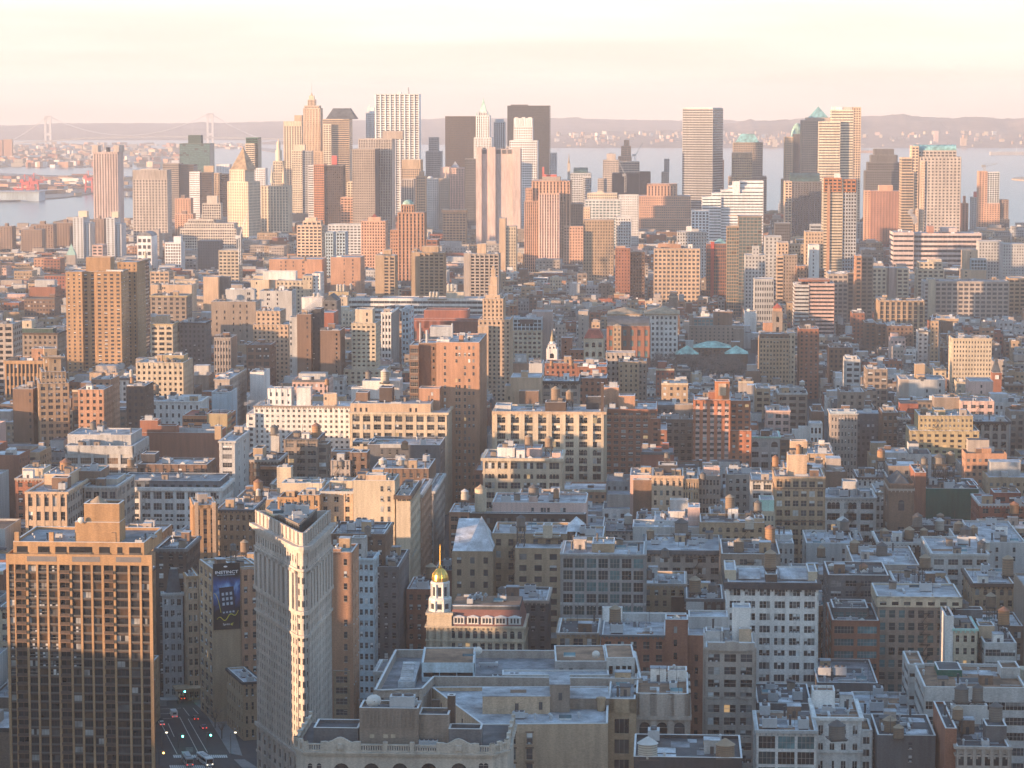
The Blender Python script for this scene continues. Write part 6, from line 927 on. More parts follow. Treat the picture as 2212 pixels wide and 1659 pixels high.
bd('C5', 600, 1220, 1400, L_, 'broad silver roof with a lattice tank stand|', 'stone', 'few', Y=1055, dep=46, vb=1470, roof='silver', tanks=[('C5', 865, 1195, 1320, 110, .6, 1), ('C5', 108, 1290, 1420, 98, .7, 0)], par=.9, cl=9, **nr)
bd('C5', 150, 600, 1200, L_, 'pale stuccoed roof storeys| under old water tanks', 'ltgrey', S('few'), Y=1140, dep=36, vb=1330, roof='silver', tanks=[('C5', 510, 965, 1075, 90, .8, 1), ('C5', 645, 945, 1070, 110, .85, 3), ('C5', 290, 1375, 1480, 80, -.8, 0)], par=.9, cl=8, **nr)
bd('C5', 830, 1320, 1190, L_, 'dark block topped by a row of wooden tanks|', 'dkbrown', S('wide'), Y=1120, dep=30, vb=1310, roof='tar', tanks=[('C5', 888, 1075, 1165, 86, .6, 0), ('C5', 1125, 1040, 1155, 96, .4, 0), ('C5', 1262, 1050, 1130, 74, .5, 0), ('C5', 1408, 912, 1040, 94, 1.0, 1)], par=.9, cl=4, **nr)
bd('C5', 1560, 1785, 1150, L_, 'white roof block under a cluster of tanks|', 'ltgrey', 'n', Y=1120, dep=26, vb=1290, roof='silver', tanks=[('C5', 1592, 985, 1080, 86, .7, 0), ('C5', 1660, 1030, 1130, 110, .2, 1), ('C5', 1735, 1025, 1120, 80, .5, 0)], par=.9, cl=3, **nr)
bd('C5', 360, 930, 1500, L_, 'dark low block with a blue tarpaulin on its roof|', 'dkgrey', 'wide', Y=1000, dep=30, vb=1660, roof='tar', tanks=[('C5', 392, 1485, 1530, 78, .5, 3), ('C5', 690, 1480, 1540, 84, .5, 2)], tiers=[(455, 580, 1495, dict(top='barrel', rm='slate', y0=.3, d=.3, w='blue'))], par=.9, cl=5, **nr)
bd('C5', 950, 1520, 1590, L_, 'dark sided rooftop building with round vents|', 'taupe', 'n', Y=1030, dep=20, vb=1660, roof='greyr', par=.9, cl=5, **nr)
# bottom centre: flat stone roofs
def stone():
    z = 60.0; N = atz(pu('D2', 1005), pv('D2', 1015), z)[:2]; F = atz(pu('D2', 1180), pv('D2', 678), z)[:2]; E_ = atz(pu('D3', 1120), pv('D3', 690), z)[:2]; yj = N[1] + 19
    b = pbd('office_building', 'stone office building with a long angled parapet and bluish rooftop machine hall|', [N, (N[0] + 14, N[1] + 2), (N[0] + 17, yj), (E_[0], yj - 3), E_, F], z, 'stone', [S('tri', fh=4.6), S('n'), S('n'), S('tri', fh=4.6), S('n'), S('tri', fh=4.6)], 'greyr', 2.4, 1480)
    def bx(part, k, x0, x1, y, Y, d, wl, rf, st=None):
        p, q = at(pu(k, x0), pv(k, y), Y), at(pu(k, x1), pv(k, y), Y); b.block(p[0] - N[0], q[0] - N[0], Y - N[1], Y - N[1] + d, z - G - 2.4, p[2] - G, wallm(wl), st, rf, .3, part=part)
    bx('machine_hall', 'D2', 1400, 1832, 792, yj + 4, 24, 'bluew', 'brownr', S('band', fh=3, wh=.3)); bx('roof_hall', 'D3', 460, 885, 775, yj + 10, 24, 'grey', 'brownr', S('few', cols=[.12, .3, .5])); bx('roof_hall', 'D3', 885, 1118, 745, yj + 9, 20, 'ltgrey', 'brownr', S('few', cols=[.15, .4, .62, .82])); bx('roof_hall', 'D3', 20, 905, 888, yj + 1, 7, 'ltgrey', 'silver')
    g = b.mb('glass_canopy'); p = at(pu('D2', 1170), pv('D2', 950), N[1] + 12); q = at(pu('D2', 1390), pv('D2', 780), yj + 22); x0, x1 = p[0] - N[0] + 1, q[0] - N[0] - 1
    g.hexa([(x0, 14, z - G - 2.3), (x1, 14, z - G - 2.3), (x1 + 1, 40, z - G - 2.3), (x0 + 2, 40, z - G - 2.3), (x0, 14, z - G - .4), (x1, 14, z - G - .4), (x1 + 1, 40, z - G + .2), (x0 + 2, 40, z - G + .2)], wallm('steel'))
    for i in range(9): g.box(x0 + .6, x1 - .6, 15 + i * 2.8, 15.5 + i * 2.8, z - G - .1, z - G + .6, roofm('white'), True)
    for kk, x, y in (('satellite_dish', 66, 34), ('satellite_dish', 30, 40), ('air_handler', 24, 30), ('skylight', 27, 36), ('roof_vent', 50, 30), ('skylight', 58, 38), ('air_handler', 36, 22), ('air_handler', 41, 24), ('duct', 33, 44)): inst(kk, roofmesh(kk), b.root, (x, y, z - G + (2.2 if kk[0] == 's' else -2.3)))
    return b
STONE = stone()
# ---------------------------------------------------------------- the wedge-shaped tower
def wedge():
    zt = 97.0
    L = atz(553, 1105, zt); N = atz(655, 1158, zt); Rr = atz(713, 1105, zt)
    b = B('office_tower', 'office tower', 'wedge-shaped limestone tower with a rounded prow lit as a golden strip', (N[0], N[1], 0), 1, 48, zt - G, 0.0, near=True, ref='wedge-shaped limestone tower')
    b.rot = 0; b.u = (545, 722); b.v = 1105; b.vb = 1640; b.budget = 100
    loc = lambda p: (p[0] - N[0], p[1] - N[1])
    l, r = loc(L), loc(Rr); zt -= G
    ul = mathutils.Vector(l).normalized(); ur = mathutils.Vector(r).normalized(); k = 6.2
    pl, pr = ul * k, ur * k
    def arc(f=1.0, o=0.0):
        out = []
        for i in range(7):
            t = i / 6; q = pl * (1 - t) ** 2 + mathutils.Vector((0, 2.2)) * 2 * t * (1 - t) + pr * t * t; out.append((q.x, q.y))
        return out
    A = arc(); pts = [tuple(l)] + A + [tuple(r)]
    def off(d):                                           # outline pushed outwards by d
        n = len(pts); res = []
        for i in range(n):
            p0, p1, p2 = (mathutils.Vector(pts[(i - 1) % n]), mathutils.Vector(pts[i]), mathutils.Vector(pts[(i + 1) % n]))
            e1, e2 = (p1 - p0).normalized(), (p2 - p1).normalized(); n1, n2 = mathutils.Vector((e1.y, -e1.x)), mathutils.Vector((e2.y, -e2.x))
            m = (n1 + n2); m = m / max(.5, m.dot(n1)) if m.length > .01 else n1; res.append(tuple(p1 + m * d))
        return res
    wm = wallm('flat') ; m = b.mb('wall'); zr = zt - 3.6
    m.prism(pts, 0, zr, wm, True)
    def ring(mb, d0, d1, z0, z1, mat):
        o, i_ = off(d1), off(d0); n = len(o)
        for q in range(n):
            j = (q + 1) % n
            mb.hexa([(*o[q], z0), (*o[j], z0), (*i_[j], z0), (*i_[q], z0), (*o[q], z1), (*o[j], z1), (*i_[j], z1), (*i_[q], z1)], mat, True)
    c = b.mb('cornice'); ring(c, -.05, 1.7, zr - 1.4, zr - .3, wm); ring(c, -.05, 1.1, zr - 2.4, zr - 1.405, wm); ring(c, -.05, .7, zr - 8.4, zr - 7.6, wm); ring(c, -.05, .9, zr - 22.2, zr - 21, wm); ring(c, -.05, .7, zr - 29.6, zr - 28.8, wm); ring(c, -.05, .9, 19, 20.2, wm); ring(c, -.05, .6, 10, 10.8, wm)
    p = b.mb('parapet'); ring(p, -.7, -.2, zr - .3, zt, wm); ring(p, -.85, .0, zt + .005, zt + .35, wm)
    fl = (pts[0][0], pts[0][1], math.atan2(A[0][1] - l[1], A[0][0] - l[0])); LL = math.dist(l, A[0])
    fr = (A[-1][0], A[-1][1], math.atan2(r[1] - A[-1][1], r[0] - A[-1][0])); LR = math.dist(r, A[-1])
    for f_, len_ in ((fl, LL), (fr, LR)):
        n = int(len_ / 4.2)
        for i in range(n + 1): p.fbox(f_, i * len_ / n - .3, i * len_ / n + .3, -.15, .22, zr - .3, zt + .6, wm)
    for f_, len_, nb in ((fl, LL, 17), (fr, LR, 15)):
        b.facade(f_, len_, zr - 7.6, zr - 2.4, S('g', nb=nb, nf=1, ww=.46, wh=.5, top=.2, rel=.35), wm)
        b.facade(f_, len_, zr - 21, zr - 8.4, S('ribd', nb=nb // 2 + 1, nf=3, fh=4.2, ww=.46, wh=.8, top=.9, rel=.9), wm)
        b.facade(f_, len_, zr - 28.8, zr - 22.2, S('g', nb=nb, nf=2, ww=.46, wh=.6, top=.3, rel=.4), wm)
        b.facade(f_, len_, 20.2, zr - 29.6, S('g', nb=nb, nf=12, ww=.42, wh=.6, top=.3, rel=.32), wm)
        b.facade(f_, len_, 0, 19, S('wide', nb=nb // 2, nf=4, ww=.5, wh=.6, rel=.5), wm)
    for q in (0, 2, 3, 5):                                # windows round the prow
        p0, p1 = mathutils.Vector(A[q]), mathutils.Vector(A[q + 1]); f_ = (p0.x, p0.y, math.atan2(p1.y - p0.y, p1.x - p0.x)); ln = (p1 - p0).length
        for j in range(21):
            z = 5 + j * (zr - 10) / 21
            b.window(f_, ln * .12, z, ln * .76, 2.0)
    m2 = b.mb('penthouse'); cx = sum(q[0] for q in pts) / len(pts)
    cen = mathutils.Vector(((l[0] + r[0]) / 2, 33)); tri = [cen + (mathutils.Vector(q) - cen) * .68 for q in (l, (0, 3.5), r)]
    tri = [tuple(q) for q in tri]; m2.prism(tri, zr, zt + 1.6, wallm('dkgrey'), True, roofm('silver'))
    for q in (0, 1):
        p0, p1 = tri[q], tri[q + 1]; f_ = (p0[0], p0[1], math.atan2(p1[1] - p0[1], p1[0] - p0[0])); ln = math.dist(p0, p1); n = int(ln / 1.8)
        for i in range(n): b.rest.fquad(f_, (i + .1) * ln / n, (i + .9) * ln / n, .05, zr + .8, zt + .9, GL[3] if R() < .4 else GL[0])
        m2.fbox(f_, -.2, ln + .2, -.3, .3, zt + 1.6, zt + 1.9, wallm('taupe'))
    b.mb('roof').prism([(q[0] * .985, q[1] * .985 + .3) for q in pts], zr + .01, zr + .03, roofm('tar'))
    for (x, y, k_) in ((-6, 36, 'cooling_tower'), (-1, 34, 'cooling_tower'), (-3, 29, 'air_handler'), (-9, 40, 'air_handler'), (-2, 24, 'duct'), (-4, 22, 'roof_vent'), (-11, 42, 'roof_vent'), (0, 39, 'chimney_flue'), (-5, 32, 'duct'), (-12, 37, 'skylight')):
        inst(k_, roofmesh(k_), b.root, (x * .72 - 2, y * .8 + 4, zt + 1.6), U(0, .4), (1, 1, 1.1))
    b.tiers.append((l[0], r[0], 0, 48, 0, zt)); b.finish()
WALLC['flat'] = (.50, .44, .39)
wedge()

# ---------------------------------------------------------------- golden balcony tower, left foreground
def green_tower():
    k = 'C1'; Y = 821.0; u0, u1, v = pu(k, 55), pu(k, 1440), pv(k, 1300); P = at(u0, v, Y); zt = P[2] - G
    b = B('apartment_tower', 'apartment tower', 'golden brick tower with dark glass bays, pale piers and balcony columns in the left foreground', P, 1, 26, zt, ROT, near=True, ref='golden brick balcony tower')
    b.w = W = b.lx(u1); b.u = (u0, u1); b.v = pv(k, 1170); b.vb = 1659
    wm = wallm('gold'); m = b.mb('wall'); dep = 24; sh = 16.2
    m.box(0, W, .9, 1.0, 0, zt - 1, wallm('dkbrown')); m.prism([(.01, 1.0), (W - .41, 1.0), (W - sh - .4, 46), (.01, 33)], 0, zt - 1.2, wallm('gold'), True, roofm('greyr')); m.box(0, W, 0, .4, zt - 3.3, zt, wm); m.box(0, .4, .4, dep, zt - 3, zt, wm); m.box(W - .4, W, .4, 1.2, 0, zt, wm)
    b.mb('roof').prism([(.4, 1.0), (W - .9, 1.0), (W - 9, 24), (.4, 24)], zt - 1.1, zt - .95, roofm('greyr'))
    sc_ = W / 1210.0; X = lambda x: (x - 60) * sc_
    piers = [(60, 82), (122, 140), (218, 247), (303, 330), (390, 417), (478, 508), (582, 610), (668, 696), (757, 785), (844, 876), (944, 972), (1062, 1092), (1158, 1186), (1244, 1270)]
    piers = [piers[0]] + [(a + (c - a) * .18, c - (c - a) * .18) for a, c in piers[1:-1]] + [piers[-1]]
    fh = 2.72; nf = int((zt - 4) / fh); zb0 = zt - 3.3 - nf * fh
    for a, c in piers: m.box(X(a), X(c), 0, .92, 0, zt - 3.31, wm)
    gp = plain('grey_panel', (.16, .16, .17), .6); 
    for a, c in ((235, 480), (610, 840), (972, 1180)): b.mb(f'grey_panel#{a}').box(X(a), X(c), -.06, -.003, zt - 2.3, zt - .7, gp, True)
    rail = plain('railing', (.10, .095, .09), .5); slab = wallm('dkbrown')
    bal = {2: 1, 6: 1, 10: 1}; bm = MB(); w_ = X(218) - X(140)
    bm.box(0, w_, -.5, .88, 0, .18, wallm('brown'), True); bm.box(0, w_, -.5, -.44, .18, 1.05, wallm('dkbrown'), True); bm.box(0, w_, .3, .4, .18, 1.0, rail)
    bme = bm.mesh('balcony'); k_ = 0
    for q in range(len(piers) - 1):
        a, c = X(piers[q][1]), X(piers[q + 1][0])
        for j in range(nf):
            z = zb0 + j * fh
            if q in (1, 5, 9):
                inst('balcony', bme, b.root, (a, 0, z), 0, ((c - a) / w_, 1, 1)); n = 2
                for i in range(n): b.rest.fquad((a, .9, 0), (i + .08) * (c - a) / n, (i + .92) * (c - a) / n, .03, z + .4, z + 2.4, GL[0] if R() < .8 else GL[4])
            else:
                m.box(a, c, .35, .9, z - .3, z + .1, slab); m.box(a, c, .12, .2, z + .12, z + .62, rail)
                r = R(); nn = 3 if c - a > 2 else 1
                g = GL[0] if r < .70 else GL[2] if r < .8 else GL[1] if r < .9 else GL[4]
                for i in range(nn):
                    if g is GL[0] and b.budget > 0 and j > nf - 14: b.window((a, .55, 0), (i + .04) * (c - a) / nn, z + .62, .92 * (c - a) / nn, fh - 1.06)
                    else: b.rest.fquad((a, .55, 0), (i + .04) * (c - a) / nn, (i + .96) * (c - a) / nn, 0, z + .12, z + fh - .42, g if R() < .8 else GL[0])
                m.box(a, c, .6, .9, z + .12, z + fh - .42, slab)
    b.tiers.append((0, W - 8, 0, 24, 0, zt))
    def tier(x0, x1, y, y0, dd, part, wl, zb, st='n', par=.8, rf='greyr'):
        xa = b.lx(pu(k, x0), y0); z1 = b.lz(pv(k, y), xa, y0); b.block(b.lx(pu(k, x0), y0, z1), b.lx(pu(k, x1), y0, z1), y0, y0 + dd, zb, z1, wallm(wl), ST[st], rf, par, part=part); return z1
    z1 = tier(125, 1365, 1185, 3.2, 30, 'setback_storey', 'gold', zt - 1)
    mm = b.mb('setback_storey'); g2 = b.rest
    for a, c in ((160, 262), (360, 470), (525, 632), (655, 875), (940, 1042), (1112, 1160), (1225, 1335)):
        xa, xc = b.lx(pu(k, a), 3.2), b.lx(pu(k, c), 3.2); g2.fquad((xa, 3.2, 0), 0, xc - xa, .06, zt - .3, zt + 1.9, GL[0]); mm.box(xa, xc, 2.9, 3.12, zt - .9, zt + .1, rail, True)
    z2 = tier(710, 1132, 1000, 7, 9, 'roof_block', 'gold', z1 - .8)
    z3 = tier(795, 1130, 825, 7.6, 8, 'roof_block', 'gold', z2 - .8)
    for x in (165, 492, 1082): xa = b.lx(pu(k, x), 4); m.box(xa - .7, xa + .7, 3.3, 4.6, z1, z1 + 3, wm)
    xa = b.lx(pu(k, 935), 11); b.mb('roof_block').lathe(xa, 11.5, [(3.2, z3 - .4), (.2, z3 + 1.9)], plain('tank_roof_tan', (.30, .23, .16), .85), 16)
    inst('satellite_dish', roofmesh('satellite_dish'), b.root, (b.lx(pu(k, 770), 6.2), 6.4, z2 - .5), 0, (.8, .8, .8))
    for i in range(12):
        kk = random.choice(['air_handler', 'roof_vent', 'roof_vent', 'chimney_flue']); inst(kk, roofmesh(kk), b.root, (random.choice([U(3, W * .42), U(W * .84, W - 3)]), U(5, 18), z1 - .78), 0, (.7, .7, .7))
    b.finish()
green_tower()

# ---------------------------------------------------------------- gold-domed mansard building
def gold_dome():
    k = 'D2'; b = bd(k, 1440, 2241, 480, 'civic_building', 'white mansard building with a gilded corner dome|, white dormers and a red tiled roof', 'cream', S('pair', nb=13, fh=4.4, ww=.6, wh=.62, sub=1, arch=(0,), top=.8), Y=980, dep=26, vb=1405, cl=0, par=.3, near=True, cor=(.7, .8, 'cream'), bands=[(5.2, .5, .6, 'cream')], roof='tar')
    xt = b.lx(pu(k, 1645)); zt = b.zt; m = b.mb('mansard_roof'); rd = plain('red_slate', (.20, .095, .08), .8)
    m = MB(); zm = b.lz(pv(k, 345), xt, 1.5); P = [(xt, .1), (b.w - .1, .1), (b.w - .1, 25), (xt, 25)]; T = [(xt, 2.0), (b.w - 1.5, 2.0), (b.w - 1.5, 23.5), (xt, 23.5)]
    m.hexa([(x, y, zt) for x, y in P] + [(x, y, zm) for x, y in T], rd); m.box(xt, b.w - 1.5, 2.1, 23.4, zm, zm + 1.2, roofm('slate')); m.box(xt, b.w - 1.6, 2.0, 3.0, zm + 1.203, zm + 1.6, roofm('silver')); m.box(xt + .2, b.w - 1.7, 3.1, 23, zm + 1.205, zm + 1.35, roofm('brownr'))
    m.build('mansard_roof', b.root)
    wm = wallm('white'); zd = b.lz(pv(k, 466), xt, 0); h = b.lz(pv(k, 392), xt, 0) - zd; dw = 4.4
    dm = MB(); dm.box(-dw / 2, dw / 2, 0, 2.2, 0, h * .78, wm); dm.pyr([(-dw / 2 - .3, -.2), (dw / 2 + .3, -.2), (dw / 2 + .3, 2.2), (-dw / 2 - .3, 2.2)], h * .78, (0, 1, h), wm)
    for x in (-1.15, 0, 1.15): dm.box(x - .42, x + .42, -.05, -.003, .5, h * .68, GL[0], True)
    for x in (-1.8, -.58, .58, 1.8): dm.box(x - .14, x + .14, -.16, -.003, .2, h * .76, wm, True)
    dme = dm.mesh('dormer')
    for u in [pu('D2', x) for x in (1706, 1822, 1938, 2052, 2165)] + [pu('D3', 125)]: inst('dormer', dme, b.root, (b.lx(u, .2), .15, zd))
    # corner tower
    y0 = -.3; xa, xc = b.lx(pu(k, 1440), y0), b.lx(pu(k, 1645), y0); z1 = b.lz(pv(k, 370), xa, y0); W = xc - xa
    w2 = MB(); w2.box(xa, xc, y0, y0 + W, 0, z1 - .01, wallm('cream')); w2.box(xa - .5, xc + .5, y0 - .5, y0 + W + .5, z1 - .9, z1, wallm('cream'), True); w2.box(xa - .4, xc + .4, y0 - .4, y0 + W, zt - .6, zt, wallm('cream'), True)
    for j, (za, zh) in enumerate(((zt + 1, 3.2), (zt - 4.6, 3.2), (zt - 9.4, 2.9))):
        for i in range(3): b.window((xa, y0, 0), W * (.17 + .26 * i), za, W * .15, zh, 1 if j == 1 else 0)
    w2.build('corner_tower', b.root)
    cx, cy = (xa + xc) / 2, y0 + W / 2; Z = lambda y: b.lz(pv(k, y), cx, cy); r = W * .44
    cu = MB(); a0 = pi / 8
    cu.lathe(cx, cy, [(r * 1.06, z1), (r * 1.06, z1 + .5), (r, z1 + .5), (r, Z(262)), (r * 1.1, Z(262)), (r * 1.1, Z(245)), (r * .9, Z(238))], wm, 8, a0)
    cu.lathe(cx, cy, [(r * .8, Z(240)), (r * .8, Z(128)), (r * .92, Z(126)), (r * .92, Z(112)), (r * .72, Z(106))], wm, 8, a0)
    for q in range(8):
        a = a0 + 2 * pi * q / 8; cu.bar((cx + r * 1.02 * cos(a), cy + r * 1.02 * sin(a), z1), (cx + r * 1.02 * cos(a), cy + r * 1.02 * sin(a), Z(262)), .34, wm, 8); cu.bar((cx + r * .84 * cos(a), cy + r * .84 * sin(a), Z(240)), (cx + r * .84 * cos(a), cy + r * .84 * sin(a), Z(128)), .26, wm, 8)
        a += pi / 8; c, s_ = cos(a), sin(a); R_ = r * cos(pi / 8)
        for (q0, q1, rr, ww_) in ((z1 + 1, Z(285), R_ + .05, .85), (Z(225), Z(150), R_ * .8 + .05, .6)):
            cu.poly([(cx + rr * c + ww_ * s_, cy + rr * s_ - ww_ * c, q0), (cx + rr * c - ww_ * s_, cy + rr * s_ + ww_ * c, q0), (cx + rr * c - ww_ * s_, cy + rr * s_ + ww_ * c, q1), (cx + rr * c + ww_ * s_, cy + rr * s_ - ww_ * c, q1)], GL[0])
    cu.build('cupola', b.root)
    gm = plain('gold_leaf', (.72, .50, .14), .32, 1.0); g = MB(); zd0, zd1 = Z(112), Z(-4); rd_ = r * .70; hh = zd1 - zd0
    prof = [(1.0, 0), (1.06, .12), (1.05, .3), (.95, .52), (.76, .72), (.5, .87), (.2, .97), (.12, 1.0)]; g.lathe(cx, cy, [(rd_ * p, zd0 + hh * q) for p, q in prof], gm, 20)
    for q in range(10):
        a = 2 * pi * q / 10; [g.bar((cx + rd_ * prof[i][0] * 1.01 * cos(a), cy + rd_ * prof[i][0] * 1.01 * sin(a), zd0 + hh * prof[i][1]), (cx + rd_ * prof[i + 1][0] * 1.01 * cos(a), cy + rd_ * prof[i + 1][0] * 1.01 * sin(a), zd0 + hh * prof[i + 1][1]), .1, gm) for i in range(6)]
    g.lathe(cx, cy, [(.55, zd1), (.7, zd1 + .4), (.22, zd1 + 1.0), (.16, Z(-150)), (.05, Z(-196))], gm, 8); g.build('gilded_dome', b.root, smooth=False)
    for i in range(10):
        kk = random.choice(['air_handler', 'roof_vent', 'duct', 'skylight']); inst(kk, roofmesh(kk), b.root, (U(xt + 4, b.w - 5), U(6, 20), zm + 1.35), random.choice([0, pi / 2]))
    tk(b, 'D2', 2062, 150, 245, 66, .7, 1)
gold_dome()

# ---------------------------------------------------------------- ornate parapet building, bottom centre
def ornate():
    k = 'D2'; Y = 690.0; P = at(pu(k, 430), pv(k, 1520), Y); zt = P[2] - G
    b = B('office_building', 'office building', 'ornate stone building with a scrolled balustrade parapet and square roof house in the bottom foreground', P, 1, 34, zt, ROT, near=True, ref='ornate balustraded stone building')
    b.w = W = b.lx(pu(k, 1985)); b.u = (pu(k, 355), pu(k, 2110)); b.v = pv(k, 1160); b.vb = 1659
    wm = wallm('lime'); ch = 5.0; Lc = b.lx(pu(k, 352), ch); Rc = b.lx(pu(k, 2108), ch)
    base = [(0, 0), (W, 0), (Rc, ch), (Rc, 34), (Lc, 34), (Lc, ch)]
    m = b.mb('wall'); m.prism(base, 0, zt - .2, wm); b.mb('roof').prism([(x * .985 + .5, y * .96 + .7) for x, y in base], zt - .19, zt - .1, roofm('tar'))
    c = b.mb('cornice'); p = b.mb('balustrade'); ph = b.lz(pv(k, 1455), 0, 0) - zt
    edges = [(base[5], base[0]), (base[0], base[1]), (base[1], base[2]), (base[2], base[3]), (base[4], base[5])]
    for e0, e1 in edges:
        fr = (e0[0], e0[1], math.atan2(e1[1] - e0[1], e1[0] - e0[0])); Ln = math.dist(e0, e1)
        c.fbox(fr, -.5, Ln + .5, -.02, 1.0, zt - .3, zt + .1, wm); c.fbox(fr, -.2, Ln + .2, -.02, .6, zt - .9, zt - .305, wm)
        p.fbox(fr, 0, Ln, -.5, .15, zt + .102, zt + .5, wm); p.fbox(fr, -.1, Ln + .1, -.55, .25, zt + ph - .35, zt + ph, wm)
        n = int(Ln / .62)
        for i in range(n): x = (i + .5) * Ln / n; p.fbox(fr, x - .17, x + .17, -.35, .05, zt + .502, zt + ph - .352, wm)
        for i in range(max(2, int(Ln / 7)) + 1): x = i * Ln / max(2, int(Ln / 7)); p.fbox(fr, x - .6, x + .6, -.62, .4, zt + .104, zt + ph + .7, wm)
    for a0, a1 in ((560, 885), (1535, 1872)):             # scrolled gables in the parapet
        xa, xc = b.lx(pu(k, a0)), b.lx(pu(k, a1)); w_ = xc - xa; g = b.mb(f'scrolled_gable#{a0}'); pts = []
        prof = [(0, 0), (0, 1.0), (.12, 1.05), (.2, .96), (.3, 1.15), (.42, 1.42), (.5, 1.5), (.58, 1.42), (.7, 1.15), (.8, .96), (.88, 1.05), (1, 1.0), (1, 0)]
        f = [(xa + q * w_, -.45, zt + .11 + r * (ph + .6) / 1.05) for q, r in prof]; bk = [(x, .4, z) for x, _, z in f]
        n = len(f); bb = len(g.v); g.v += f + bk; i_ = g.mi(wm); g.f.append(tuple(range(bb, bb + n))[::-1]); g.m.append(i_); g.f.append(tuple(range(bb + n, bb + 2 * n))); g.m.append(i_)
        for q in range(n): j = (q + 1) % n; g.f.append((bb + q, bb + j, bb + n + j, bb + n + q)); g.m.append(i_)
        for q in range(6): x = xa + w_ * (.08 + .16 * q); g.box(x, x + w_ * .05, -.62, -.453, zt + .4, zt + ph * .95, wm, True)
        g.lathe((xa + xc) / 2, -.62, [(.9, zt + 1.0), (.9, zt + 2.3)], wm, 12)
    for i, x in enumerate((470, 545, 730, 980, 1215, 1455, 1705, 1890, 1930)):   # arched top windows
        ww = 1.2 if i in (0, 1, 7, 8) else 4.2; xa = b.lx(pu(k, x)); z0 = b.lz(pv(k, 1765), xa, 0); zz = b.lz(pv(k, 1620), xa, 0)
        b.window((xa - ww / 2, -.02, 0), 0, z0, ww, zz - z0, 1)
        m.box(xa - ww / 2 - .5, xa - ww / 2 - .05, -.4, -.003, 0, z0 + (zz - z0) * .6, wm); m.box(xa + ww / 2 + .05, xa + ww / 2 + .5, -.4, -.003, 0, z0 + (zz - z0) * .6, wm)
        for j in range(1, 4): b.window((xa - ww / 2, -.02, 0), 0, z0 - j * 5.5, ww, 4.0)
    b.tiers.append((0, W, 0, 34, 0, zt))
    def tier(x0, x1, y, y0, dd, wl, part, par=.8, rf='tar'):
        xa = b.lx(pu(k, x0), y0); z1 = b.lz(pv(k, y), xa, y0); b.block(b.lx(pu(k, x0), y0, z1), b.lx(pu(k, x1), y0, z1), y0, y0 + dd, zt - .1, z1, wallm(wl), None, rf, par, part=part); return z1
    z1 = tier(880, 1368, 1160, 7, 9, 'taupe', 'roof_house'); rh = b.mb('roof_house'); xa, xc = b.lx(pu(k, 885), 7, z1), b.lx(pu(k, 1362), 7, z1)
    for i in range(15): x = xa + (i + .3) * (xc - xa) / 15; rh.box(x, x + .5, 6.8, 6.997, z1 - 5.2, z1 - .6, wallm('taupe'), True)
    rh.box(xa, xc, 6.85, 6.997, z1 - 5.6, z1 - 5.3, wallm('taupe'), True)
    for x in (985, 1098, 1160): q = b.lx(pu(k, x), 7); rh.box(q - .6, q + .6, 6.9, 6.997, b.lz(pv(k, 1410), q, 7), b.lz(pv(k, 1380), q, 7), wallm('cream'), True)
    tier(1370, 1620, 1215, 9, 8, 'taupe', 'machine_room'); tier(1620, 1890, 1335, 8, 6, 'dkgrey', 'machine_room#2'); tier(500, 870, 1325, 8, 10, 'dkgrey', 'machine_room#3', .9)
    tier(1610, 1672, 1060, 14, 2.4, 'dkbrown', 'chimney_stack', .2)
    inst('satellite_dish', roofmesh('satellite_dish'), b.root, (b.lx(pu(k, 1000), 10), 10, z1 - .8), .3, (1.7, 1.7, 1.4)); inst('cooling_tower', roofmesh('cooling_tower'), b.root, (b.lx(pu(k, 1240), 11), 11, z1 - .8), 0, (1.5, 1.2, 1))
    inst('air_handler', roofmesh('air_handler'), b.root, (b.lx(pu(k, 1310), 13), 13, z1 - .8))
    for x in (1415, 1490): inst('air_handler', roofmesh('air_handler'), b.root, (b.lx(pu(k, x), 5), 5, zt - .1), 0, (.8, .8, 1.1))
    b.finish()
ornate()

# ---------------------------------------------------------------- windows of the stained party wall, the billboard
def text(parent, body, x, y, z, size, mat, name='lettering', width=None, bold=0.0):
    cu = bpy.data.curves.new(name, 'FONT'); cu.body = body; cu.size = size; cu.extrude = .02; cu.align_x = 'CENTER'; cu.offset = bold; cu.resolution_u = 3
    o = bpy.data.objects.new(name, cu); COL.objects.link(o); o.parent = parent; o.location = (x, y, z); o.rotation_euler = (pi / 2, 0, 0); cu.materials.append(mat)
    bpy.context.view_layer.update()
    k_ = width / o.dimensions.x if width and o.dimensions.x > 0 else 1
    me = bpy.data.meshes.new_from_object(o.evaluated_get(bpy.context.evaluated_depsgraph_get())); me.name = name; bpy.data.objects.remove(o)
    o = bpy.data.objects.new(name, me); COL.objects.link(o); o.parent = parent; o.location = (x, y, z); o.rotation_euler = (pi / 2, 0, 0); o.scale = (k_, 1, 1)
    return o
def party_windows():
    b = WALLB; m = MB(); fm = wallm('brown'); A = b.P; ang = math.atan2(b.tiers[0][2] * 0 - .0, 1)
    for x in (105, 245):
        for y in (1370, 1500, 1625):
            p = at(pu('D3', x), pv('D3', y + 88), A[1] - .4); z0 = p[2] - G; xa = p[0] - A[0] - .85; b.budget = 10; b.window((xa, -.42, 0), 0, z0, 1.7, 3.1); m.box(xa - .35, xa + 2.05, -.75, -.4, z0 + 3.2, z0 + 3.5, fm, True); m.box(xa - .3, xa + 2.0, -.41, .6, z0 - .3, z0 + 3.19, wallm('peach'), True)
    m.build('window_hood', b.root); b.finish(); STONE.finish()
party_windows()
